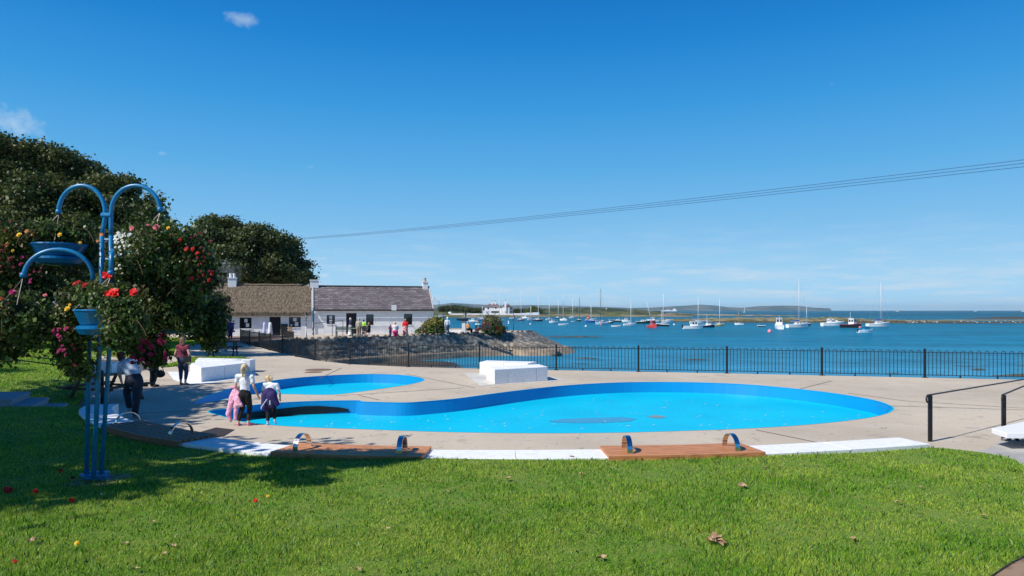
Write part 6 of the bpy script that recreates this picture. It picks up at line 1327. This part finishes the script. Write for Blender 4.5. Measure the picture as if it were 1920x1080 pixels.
# ============================================================ BOATS
def hull(L_, B_, Hh, m, parent, deck, bow_rise=.35, transom=.75, name='hull'):
    """x along the length, bow at +x, waterline at z=0"""
    mb = MB(); n = 12; rings = []
    for i in range(n + 1):
        t = i / n; x = -L_ / 2 + L_ * t; b = B_ / 2 * (transom + (1 - transom) * math.sin(min(1, t * 2) * math.pi / 2)) * (1 - max(0, (t - .45) / .55) ** 2.1); b = max(b, .02)
        sh = Hh * (1 + bow_rise * max(0, t - .3) ** 1.5 * 1.6); ov = L_ * .06 * max(0, (t - .8) / .2)
        rings.append([mb.bm.verts.new(p) for p in ((x, 0, -.35 * Hh * (1 - t * .5)), (x, -.62 * b, -.2 * Hh), (x, -.88 * b, .15 * Hh), (x + ov, -b, sh), (x + ov, b, sh), (x, .88 * b, .15 * Hh), (x, .62 * b, -.2 * Hh))])
    for a, b in zip(rings, rings[1:]):
        for k in range(7): 
            if k == 3: continue
            mb.bm.faces.new((a[k], b[k], b[(k + 1) % 7], a[(k + 1) % 7]))
    mb.bm.faces.new(rings[0]); mb.bm.faces.new(rings[-1][::-1])
    h = mb.build(name, m, parent)
    dk = MB(); R_ = []
    for i in range(n + 1):
        t = i / n; x = -L_ / 2 + L_ * t; b = B_ / 2 * (transom + (1 - transom) * math.sin(min(1, t * 2) * math.pi / 2)) * (1 - max(0, (t - .45) / .55) ** 2.1); b = max(b, .02)
        sh = Hh * (1 + bow_rise * max(0, t - .3) ** 1.5 * 1.6); ov = L_ * .06 * max(0, (t - .8) / .2); e = 1.02
        R_.append([dk.bm.verts.new(p) for p in ((x + ov, -b * e, sh - .07), (x + ov, -b * e, sh + .012), (x + ov, 0, sh + .06), (x + ov, b * e, sh + .012), (x + ov, b * e, sh - .07))])
    for a, b in zip(R_, R_[1:]):
        for k in range(5): dk.bm.faces.new((a[k], b[k], b[(k + 1) % 5], a[(k + 1) % 5]))
    dk.bm.faces.new(R_[0]); dk.bm.faces.new(R_[-1][::-1]); dk.build('deck', deck, parent)
def cabin(parent, x0, x1, w, z0, z1, m, nwin=2, rake=.35, roof=None, top_in=.85, name='cabin'):
    mb = MB(); v = []
    for (x, z, k) in ((x0, z0, 1), (x1, z0, 1), (x1 - rake, z1, top_in), (x0 + rake * .3, z1, top_in)):
        v.append((mb.bm.verts.new((x, -w / 2 * k, z)), mb.bm.verts.new((x, w / 2 * k, z))))
    for i in range(4): j = (i + 1) % 4; mb.bm.faces.new((v[i][0], v[j][0], v[j][1], v[i][1]))
    mb.bm.faces.new([a[0] for a in v][::-1]); mb.bm.faces.new([a[1] for a in v]); c = mb.build(name, m, parent, bevel=.03)
    h = z1 - z0; zz0, zz1 = z0 + h * .42, z0 + h * .84
    for sd in (-1, 1):
        for k in range(nwin):
            a = x0 + rake * .3 + (x1 - x0 - rake * 1.3) * (k + .14) / nwin; b = x0 + rake * .3 + (x1 - x0 - rake * 1.3) * (k + .86) / nwin
            y0 = w / 2 * (1 - (1 - top_in) * .42) + .012; y1 = w / 2 * (1 - (1 - top_in) * .84) + .012
            q = MB().poly([(a, sd * y0, zz0), (b, sd * y0, zz0), (b, sd * y1, zz1), (a, sd * y1, zz1)]); q.build('window', M['glass'], c)
    xf = lambda z: x1 - rake * (z - z0) / h + .012; xb = lambda z: x0 + rake * .3 * (z - z0) / h - .012
    for f_ in (xf, xb):
        for sd in (-1, 1): MB().poly([(f_(zz0), sd * w * .06, zz0), (f_(zz0), sd * w * .40, zz0), (f_(zz1), sd * w * .38, zz1), (f_(zz1), sd * w * .06, zz1)]).build('window', M['glass'], c)
    if roof: MB().box((x0 - .1, -w / 2 * top_in - .06, z1 + .004), (x1 - rake + .18, w / 2 * top_in + .06, z1 + .06)).build('roof', roof, c)
    return c
def boat(kind, px, py, wpx, label, hullc='white', head=20, mast=None, mastc='alu', deck=None, cabc='white', cover=None, lean=0, group='boats moored in the bay', Lm=None, H=None, fender=None, cwin=2, mastx=None):
    """px,py: middle of the waterline in the photo; wpx its drawn width; mast: py of masthead"""
    b = gp(px, py, SEA); k = b.y / F; head_ = R(head); wv = wpx * 1.14 * k
    L_ = Lm or wv / max(.35, abs(math.cos(head_)) + .33 * abs(math.sin(head_))); B_ = L_ * .34; H_ = H or L_ * .15
    r = empty(kind, label, {'sailboat': 'sailing boat', 'cabin_boat': 'motor boat', 'motor_cruiser': 'motor boat', 'dinghy': 'dinghy', 'fishing_boat': 'motor boat'}[kind], b, head_, group)
    hm_ = BC[hullc]; dk = BC[deck or 'white']
    hull(L_, B_, H_, hm_, r, dk, .5 if kind != 'dinghy' else .3, .78)
    if kind == 'dinghy':
        MB().box((-L_ * .1, -B_ * .36, H_ * .9 + .06), (L_ * .02, B_ * .36, H_ * .9 + .1)).build('thwart', BC['grey'], r)
    if kind == 'sailboat':
        cabin(r, -L_ * .12, L_ * .24, B_ * .58, H_ * 1.02, H_ * 1.02 + L_ * .10, BC[cabc], 2, L_ * .06)
        if mast:
            hm2 = (py - mast) * k; mx = mastx if mastx is not None else L_ * .08; base = H_ + L_ * .06; mc = BC[mastc]; rad = max(.045, .52 * k)
            top_ = V3(mx + math.tan(R(lean)) * hm2, 0, hm2)
            m_ = MB().tube([(mx, 0, base * .9), top_], [rad, rad * .7], 8).tube([(top_ * .62 + V3(mx, 0, 0) * .38) + V3(0, -B_ * .3, 0), (top_ * .62 + V3(mx, 0, 0) * .38) + V3(0, B_ * .3, 0)], rad * .35, 5).build('mast', mc, r, smooth=True)
            rg = MB(); th = max(.010, .10 * k)
            for e_ in ((L_ * .54, 0, H_ * 1.5), (-L_ * .48, 0, H_), (mx, B_ * .45, H_), (mx, -B_ * .45, H_)): rg.tube([top_, e_], th, 4)
            rg.build('rigging', BC['wire'], r)
            MB().tube([(mx, 0, base + L_ * .07), (mx - L_ * .42, 0, base + L_ * .075)], rad * .8, 6).build('boom', mc, r)
            if cover: MB().tube([(mx - .05, 0, base + L_ * .10), (mx - L_ * .2, 0, base + L_ * .105), (mx - L_ * .42, 0, base + L_ * .085)], [L_ * .028, L_ * .024, L_ * .012], 8).build('sail_cover', BC[cover], r, smooth=True)
    if kind == 'cabin_boat':
        cabin(r, -L_ * .10, L_ * .26, B_ * .74, H_ * 1.02, H_ * 1.02 + L_ * .24, BC[cabc], cwin, L_ * .06, BC[cabc] if cabc != 'white' else BC['white'])
        if mast: MB().tube([(-L_ * .08, 0, H_), (-L_ * .08, 0, (py - mast) * k)], max(.03, .25 * k), 6).build('aerial', BC[mastc], r)
        ob = MB().box((-L_ * .56, -.14, H_ * .4), (-L_ * .49, .14, H_ * 1.5), bev=.03).build('outboard', BC['black'], r)
    if kind == 'fishing_boat':
        cabin(r, -L_ * .05, L_ * .24, B_ * .70, H_ * 1.1, H_ * 1.1 + L_ * .27, BC[cabc], cwin, L_ * .03, BC[cabc])
        if mast: MB().tube([(-L_ * .02, 0, H_), (-L_ * .02, 0, (py - mast) * k)], max(.03, .25 * k), 6).build('aerial', BC[mastc], r)
    if kind == 'motor_cruiser':
        cabin(r, -L_ * .22, L_ * .34, B_ * .78, H_ * 1.05, H_ * 1.05 + L_ * .12, BC[cabc], 1, L_ * .22, None, .7)
        cabin(r, -L_ * .24, L_ * .04, B_ * .62, H_ * 1.06 + L_ * .1, H_ * 1.06 + L_ * .17, BC[cabc], 1, L_ * .1, None, .8, 'wheelhouse')
    if fender:
        s = L_ * .055; fb = MB().ball((L_ * .5, -B_ * .12, s * .5), s, 2).build('fender', BC[fender], r, smooth=True)
    return r
bcol = dict(white=(.80, .80, .79), grey=(.5, .52, .54), navy=(.012, .02, .07), blue=(.02, .11, .40), pale_blue=(.40, .62, .78), cover_blue=(.01, .08, .36), black=(.014, .014, .016), red=(.50, .05, .05), maroon=(.28, .012, .025), green=(.015, .05, .035), yellow=(.85, .48, .03), brown=(.22, .08, .03), orange=(.75, .14, .05), pink=(.85, .25, .30), cream=(.78, .74, .62), alu=(.72, .73, .74), dark_mast=(.10, .11, .12), wood=(.35, .16, .06), wire=(.30, .32, .35), turquoise=(.02, .30, .55), slate=(.22, .28, .34), lightred=(.55, .10, .10))
BC = {k: mat('boat_' + k, c, .35) for k, c in bcol.items()}
K = boat
K('cabin_boat', 824, 597, 20, 'grey-blue launch at the far left of the bay beside the cottage gable', 'slate', 8, cabc='grey')
K('dinghy', 866, 600.5, 18, 'low dark boat passing behind the lamp and white pillar', 'navy', 5, deck='navy')
K('cabin_boat', 888, 604, 16, 'small grey-white cabin boat between the pillar and the round flowering shrub', 'grey', 170)
K('sailboat', 903, 601, 17, 'blue-hulled sailing boat just left of the round flowering shrub', 'blue', 8, mast=574)
K('sailboat', 935, 603, 15, 'white yacht right behind the round flowering shrub with tall mast before the white house', 'white', 20, mast=551, cover='pale_blue')
K('cabin_boat', 961, 597.5, 12, 'small boat with a red cover beside the end lamp post', 'white', 10, cabc='red')
K('sailboat', 976, 601, 12, 'sailing boat with deep maroon hull just right of the end lamp post', 'maroon', 12, mast=546, deck='white')
K('cabin_boat', 986, 597, 13, 'white cabin boat moored farther back behind the maroon-hulled one', 'white', 165)
K('sailboat', 994.5, 600, 10, 'small white sailing boat between the maroon and the navy hulls', 'white', 30, mast=574)
K('sailboat', 1008, 602, 16, 'navy-hulled yacht with cream deck in the left part of the moorings', 'navy', 5, mast=556, deck='cream')
K('sailboat', 1029, 600, 11, 'white yacht half hidden behind the chunky white cabin boat on the left', 'white', 25, mast=559)
K('cabin_boat', 1038, 605.5, 16, 'chunky white cabin boat with wide bow in front of three masts', 'white', 200, cwin=3)
K('sailboat', 1046, 597, 9, 'small sailing boat with dark blue hull farther back among the left masts', 'navy', 10, mast=563)
K('sailboat', 1057, 601, 13, 'white sloop with pale blue stripe standing clear of its neighbours', 'white', 155, mast=556, cover='pale_blue')
K('dinghy', 1056, 610, 16, 'long low white dinghy lying nearest in the left part of the bay', 'white', 5)
K('sailboat', 1073, 596.5, 11, 'distant white sailing boat close under the dunes', 'white', 10, mast=561)
K('dinghy', 1074, 603.5, 6, 'tiny white tender floating left of the black-hulled yacht', 'white', 10)
K('sailboat', 1086, 602, 11, 'black-hulled yacht with reddish waterline and dark mast', 'black', 60, mast=557, mastc='dark_mast', deck='cream')
K('fishing_boat', 1103, 598, 8, 'small orange work boat far back near the dunes', 'orange', 70, cabc='orange')
K('sailboat', 1110, 604.5, 22, 'white-decked sailing boat with bright blue hull right of the black one', 'blue', 195, mast=569)
K('sailboat', 1128, 608.5, 22, 'pale blue-white yacht carrying the tallest dark mast of the moorings', 'pale_blue', 200, mast=541, mastc='dark_mast', cover='white')
K('fishing_boat', 1143, 606, 14, 'small wooden boat with varnished brown hull', 'brown', 15, mast=586, mastc='wood')
K('motor_cruiser', 1158, 603.5, 16, 'black-hulled motor boat with white top beside the brown wooden one', 'black', 190)
K('dinghy', 1155, 613, 15, 'white box-shaped tender nearest in the middle of the moorings', 'white', 0)
K('cabin_boat', 1167, 593.5, 8, 'tiny white boat far back against the shore in the middle', 'cream', 0)
K('cabin_boat', 1175, 603.5, 16, 'white cabin boat tucked behind the low white boat with a mast', 'white', 185, cabc='white')
K('sailboat', 1180.5, 610.5, 21, 'low white boat with turquoise stripe and slim white mast', 'white', 8, mast=563, cover='turquoise', mastx=.4)
K('sailboat', 1205, 606.5, 24, 'dark green sailing boat whose mast leans strongly to the left', 'green', 5, mast=566, lean=-14, deck='white', mastx=3.2)
K('cabin_boat', 1225, 603, 18, 'white boat close behind the red-hulled one', 'white', 180)
K('fishing_boat', 1223, 615, 16, 'red-hulled boat seen bow-on, nearest of the middle group', 'red', 285, cabc='lightred', deck='lightred')
K('sailboat', 1243, 611.5, 21, 'black-hulled white-decked boat beside the red one', 'black', 172, mast=581, deck='white')
K('sailboat', 1251, 604, 19, 'white yacht with thick bright mast right of the red boat', 'white', 8, mast=551, mastx=-1.5)
K('cabin_boat', 1299, 617, 33, 'low white cabin boat with outboard, nearest left of centre right', 'white', 4)
K('sailboat', 1307, 607, 24, 'white yacht with blue sail cover hidden behind the navy-hulled cabin boat', 'white', 5, mast=556, cover='cover_blue')
K('fishing_boat', 1326, 614, 26, 'navy-hulled boat with tall white wheelhouse', 'navy', 12, mast=590, deck='white', cwin=3)
K('sailboat', 1348, 611, 17, 'yellow-hulled sloop with white deck and tall white mast', 'yellow', 8, mast=561)
K('sailboat', 1386, 609, 14, 'small pale open sailing boat with reddish mast, alone in the gap', 'white', 170, mast=584, mastc='wood', deck='pale_blue')
K('dinghy', 1428, 612.5, 13, 'small dark dinghy with pink fender floating alone', 'black', 170, fender='pink')
K('fishing_boat', 1461, 617, 24, 'white wheelhouse boat seen stern-on, left neighbour of the big white yacht', 'white', 75, mast=592, deck='cream')
K('sailboat', 1511, 610.5, 17, 'dark-hulled boat mostly hidden behind the big white yacht', 'navy', 10, mast=574, mastc='pale_blue')
K('sailboat', 1495, 614.5, 39, 'big white yacht with the tallest mast, blue spray hood at its stern', 'white', 12, mast=523, cover='cover_blue', cabc='white')
K('motor_cruiser', 1561, 611.5, 38, 'sleek white motor cruiser right of the big white yacht', 'white', 6)
K('fishing_boat', 1595, 614.5, 27, 'black and dark red hulled boat with white wheelhouse and pink fender', 'black', 300, mast=585, cwin=2, fender='pink', deck='maroon')
K('cabin_boat', 1622, 624, 27, 'white boat with turquoise cabin and red foot, nearest on the right', 'white', 10, cabc='turquoise', cwin=3)
K('sailboat', 1646, 613, 38, 'white yacht with bright blue sail cover, rightmost of all the moored boats', 'white', 6, mast=529, cover='cover_blue', mastx=.9)
K('sailboat', 1396, 586, 5, 'tiny sailing boat under sail far beyond the spit', 'white', 10, mast=577, group='boats under way at sea')
K('cabin_boat', 1683, 584.2, 6, 'tiny white boat on the horizon above the rightmost moored yacht', 'white', 5, group='boats under way at sea')
K('cabin_boat', 1829, 584.2, 5, 'tiny white boat on the horizon near the right end', 'white', 5, group='boats under way at sea')
K('cabin_boat', 1918, 584.6, 6, 'tiny white boat on the horizon cut by the right edge', 'white', 5, group='boats under way at sea')
# distant ferry and lighthouse
sh_ = empty('ship', 'long white ship far off in front of the right-hand hills', 'ship', gp(1256, 583.6, SEA)); kk = sh_.location.y / F
MB().prism([(-14 * kk, -9), (12 * kk, -9), (14 * kk, 0), (12 * kk, 9), (-14 * kk, 9)], 0, 2.2 * kk).build('hull', BC['white'], sh_); MB().box((-6 * kk, -6, 2.2 * kk + .01), (-1 * kk, 6, 2.9 * kk)).box((6 * kk, -6, 2.2 * kk + .01), (11 * kk, 6, 4.2 * kk)).build('superstructure', BC['white'], sh_); MB().tube([(9 * kk, 0, 4.2 * kk), (9 * kk, 0, 6 * kk)], .5 * kk, 6).build('funnel', BC['white'], sh_)
lh = empty('lighthouse', 'tiny white domed building on the low shore behind the moorings', 'building', at(1137, 583, 620)); kk = 620 / F
MB().lathe([(3.2 * kk, -2), (3.0 * kk, 1.2 * kk), (1.6 * kk, 2.4 * kk), (1.4 * kk, 3.6 * kk), (.8 * kk, 4.6 * kk)], n=16).build('tower', BC['white'], lh); MB().lathe([(1.0 * kk, 4.6 * kk), (.2 * kk, 5.4 * kk)], n=12).build('lantern', BC['grey'], lh)
# buoys
for px, py, r, c, lb in [(953.5, 603.5, .30, 'white', 'white mooring buoy right of the round shrub, farther of two'), (953.8, 607, .32, 'white', 'white mooring buoy right of the round shrub, nearer of two'), (994.5, 608.5, .28, 'white', 'white mooring buoy in front of the navy-hulled yacht'), (1098.5, 612.5, .30, 'white', 'white mooring buoy in front of the blue-hulled sailing boat'), (1264, 609.5, .30, 'white', 'white mooring buoy just right of the red and black boats'), (1443, 623, .42, 'pink', 'pale pink mooring buoy left of the stern-on white boat'), (1127, 609.8, .32, 'orange', 'reddish buoy under the bow of the pale blue yacht'), (1599.5, 614.6, .50, 'pink', 'large pink buoy at the bow of the black and red boat'), (1098, 601, .25, 'white', 'tiny white buoy beside the orange work boat')]:
    mb = MB().ball((0, 0, r * .4), r, 2).tube([(0, 0, r * 1.2), (0, 0, r * 1.7)], r * .15, 6); o = mb.build('buoy', BC[c], smooth=True); o.location = gp(px, py, SEA); tag(o, lb, 'buoy', 'mooring buoys')
# ============================================================ WHITE HOUSE ON THE FAR SHORE
HYY = 480.0; hh = empty('white_house', 'large white house with three tall chimneys on the far shore behind the boats', 'house', at(936, 587.5, HYY)); k = HYY / F; hz0 = hh.location.z
def hx(px): return (px - 936) * k
def hz_(py): return (587.5 - py) * k
wt = M['white']; rfm = mat('far_roof', (.14, .11, .11), .8, c2=(.2, .15, .15), scale=.4)
def hip(x0, x1, y0, y1, z0, z1, inx, parent, m=None):
    mb = MB(); ym = (y0 + y1) / 2; a = [(x0, y0, z0), (x1, y0, z0), (x1, y1, z0), (x0, y1, z0)]; r0 = (x0 + inx, ym, z1); r1_ = (x1 - inx, ym, z1)
    mb.poly([a[0], a[1], r1_, r0]); mb.poly([a[1], a[2], r1_]); mb.poly([a[2], a[3], r0, r1_]); mb.poly([a[3], a[0], r0]); mb.poly(a[::-1]); bmesh.ops.remove_doubles(mb.bm, verts=mb.bm.verts, dist=.001); return mb.build('roof', m or rfm, parent)
w1 = MB().box((hx(909), 0, -1.2), (hx(939), 8, hz_(575.8))).box((hx(906), -1.2, -1.2), (hx(912), -.01, hz_(582))).build('wall', wt, hh)
w2 = MB().box((hx(939) + .02, -1.5, -1.2), (hx(955), 8.5, hz_(575.5))).build('wall', wt, hh)
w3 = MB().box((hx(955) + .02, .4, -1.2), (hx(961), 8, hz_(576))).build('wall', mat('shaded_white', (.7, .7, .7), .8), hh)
hip(hx(908), hx(941), -.4, 8.4, hz_(575.8) + .01, hz_(569.5), 3.2, w1); hip(hx(937), hx(962), -1.8, 8.8, hz_(575.5) + .02, hz_(569.2), 3.6, w2)
for px, top_, wd in ((922.5, 565, 3.0), (928.5, 565, 2.6), (947.5, 564, 3.6)):
    y_ = 3.5 if px < 940 else -1.9
    c = MB().box((hx(px - wd / 2), y_ - .5, hz_(575 if px < 940 else 584)), (hx(px + wd / 2), y_ + .4, hz_(top_))).build('chimney', wt, hh); MB().lathe([(.22, 0), (.2, .5), (.24, .6)], (hx(px), y_, hz_(top_)), 8).build('chimney_pot', M['black_metal'], c)
for a, b, c, d_, y_ in ((914, 916.6, 580, 576.4, -.03), (928, 931, 578.5, 576, -.03), (916, 917.5, 585.6, 583.6, -.03), (921, 936, 586.5, 583.4, -.05), (938.9, 940.4, 578, 576.2, -1.53), (957, 960.5, 580, 576.6, .36), (957, 959.5, 586, 583.2, .36)):
    MB().box((hx(a), y_ - .02, hz_(c)), (hx(b), y_ + .02, hz_(d_))).build('window', M['glass'], hh)
gw = MB(); P0 = at(843, 588.2, 462); P2 = at(1011, 588.6, 462)
for j in range(14):
    a = P0.lerp(P2, j / 14); b = P0.lerp(P2, (j + 1) / 14); h_ = .15 + 1.1 * max(0, (j - 9) / 5); gw.box((a.x, 462, a.z - .8 - (j % 2) * .02), (b.x + .01, 462.35 + (j % 2) * .01, a.z + h_))
tag(gw.build('garden_wall', wt), 'long low white garden wall in front of the far white house', 'wall')
wc = MB().ball((0, 0, 0), 1.1, 2, (1.2, 1, .8)).build('hut', wt, smooth=True); wc.location = at(844, 587, 468); tag(wc, 'tiny white rounded hut at the left end of the far garden wall', 'hut')
for px, pt_, lb in ((823, 565, 'thin dark utility pole nearest the cottage gable on the far shore'), (847, 568, 'thin dark utility pole left of the far white house')):
    o = MB().tube([(0, 0, 0), (0, 0, (592 - pt_) * 470 / F)], .13, 6).tube([(-.8, 0, (591 - pt_) * 470 / F), (.8, 0, (591 - pt_) * 470 / F)], .08, 5).build('utility_pole', M['dark_paint']); o.location = at(px, 592, 470); tag(o, lb, 'pole', 'poles on the far shore')
# bushes on the far shore
fm = leafmat('far_leaf', (.035, .06, .015), (.10, .12, .035), .12)
for i, (bl_l, lb) in enumerate([([pb_(830 + j * 11, 579 - 1.5 * math.sin(j), 500, 9, 5) for j in range(5)], 'dark wood on the far shore right of the cottage gable'), ([pb_(885 + j * 6, 582, 500, 5, 3.5) for j in range(5)], 'low dark thicket left of the far white house'), ([pb_(968 + j * 7, 583, 500, 5, 3) for j in range(5)], 'low dark thicket right of the far white house'), ([pb_(1000, 581, 490, 7, 6), pb_(1008, 583, 490, 8, 5), pb_(993, 584, 490, 6, 4)], 'light green rounded trees right of the far white house')]):
    b0 = V3(bl_l[0][0], bl_l[0][1], -.5); r = empty('thicket', lb, 'trees', b0, group='thickets on the far shore')
    B = [(q[0] - b0.x, q[1] - b0.y, q[2] - b0.z, q[3], q[4], q[5]) for q in bl_l]; leaf_cloud('foliage', B, 9000, .55, fm if i < 3 else leafmat('far_leaf_light', (.12, .17, .04), (.07, .11, .03), .2), r, shell=.4)
# gulls resting on the reef
gm = bpy.data.meshes.new('gull'); gb = bmesh.new(); bmesh.ops.create_icosphere(gb, subdivisions=2, radius=1)
for v in gb.verts: v.co = Vector((v.co.x * .24, v.co.y * .10, v.co.z * .10 + .12))
q_ = bmesh.ops.create_icosphere(gb, subdivisions=1, radius=.065); 
for v in q_['verts']: v.co += Vector((.22, 0, .26))
gb.to_mesh(gm); gb.free(); gm.materials.append(BC['white'])
rr = random.Random(11)
for j in range(46):
    px = rr.choice([rr.uniform(1700, 1800), rr.uniform(1700, 1760), rr.uniform(1800, 1915)]); py = rr.uniform(602.3, 605.6); p = gp(px, py, SEA + .75)
    o = bpy.data.objects.new('gull', gm); link(o); o.location = p; o.rotation_euler = (0, 0, rr.uniform(0, 6)); o.scale = (.8, .8, .8); tag(o, 'white gull resting on the dark reef at the right', 'gull', 'gulls resting on the reef')
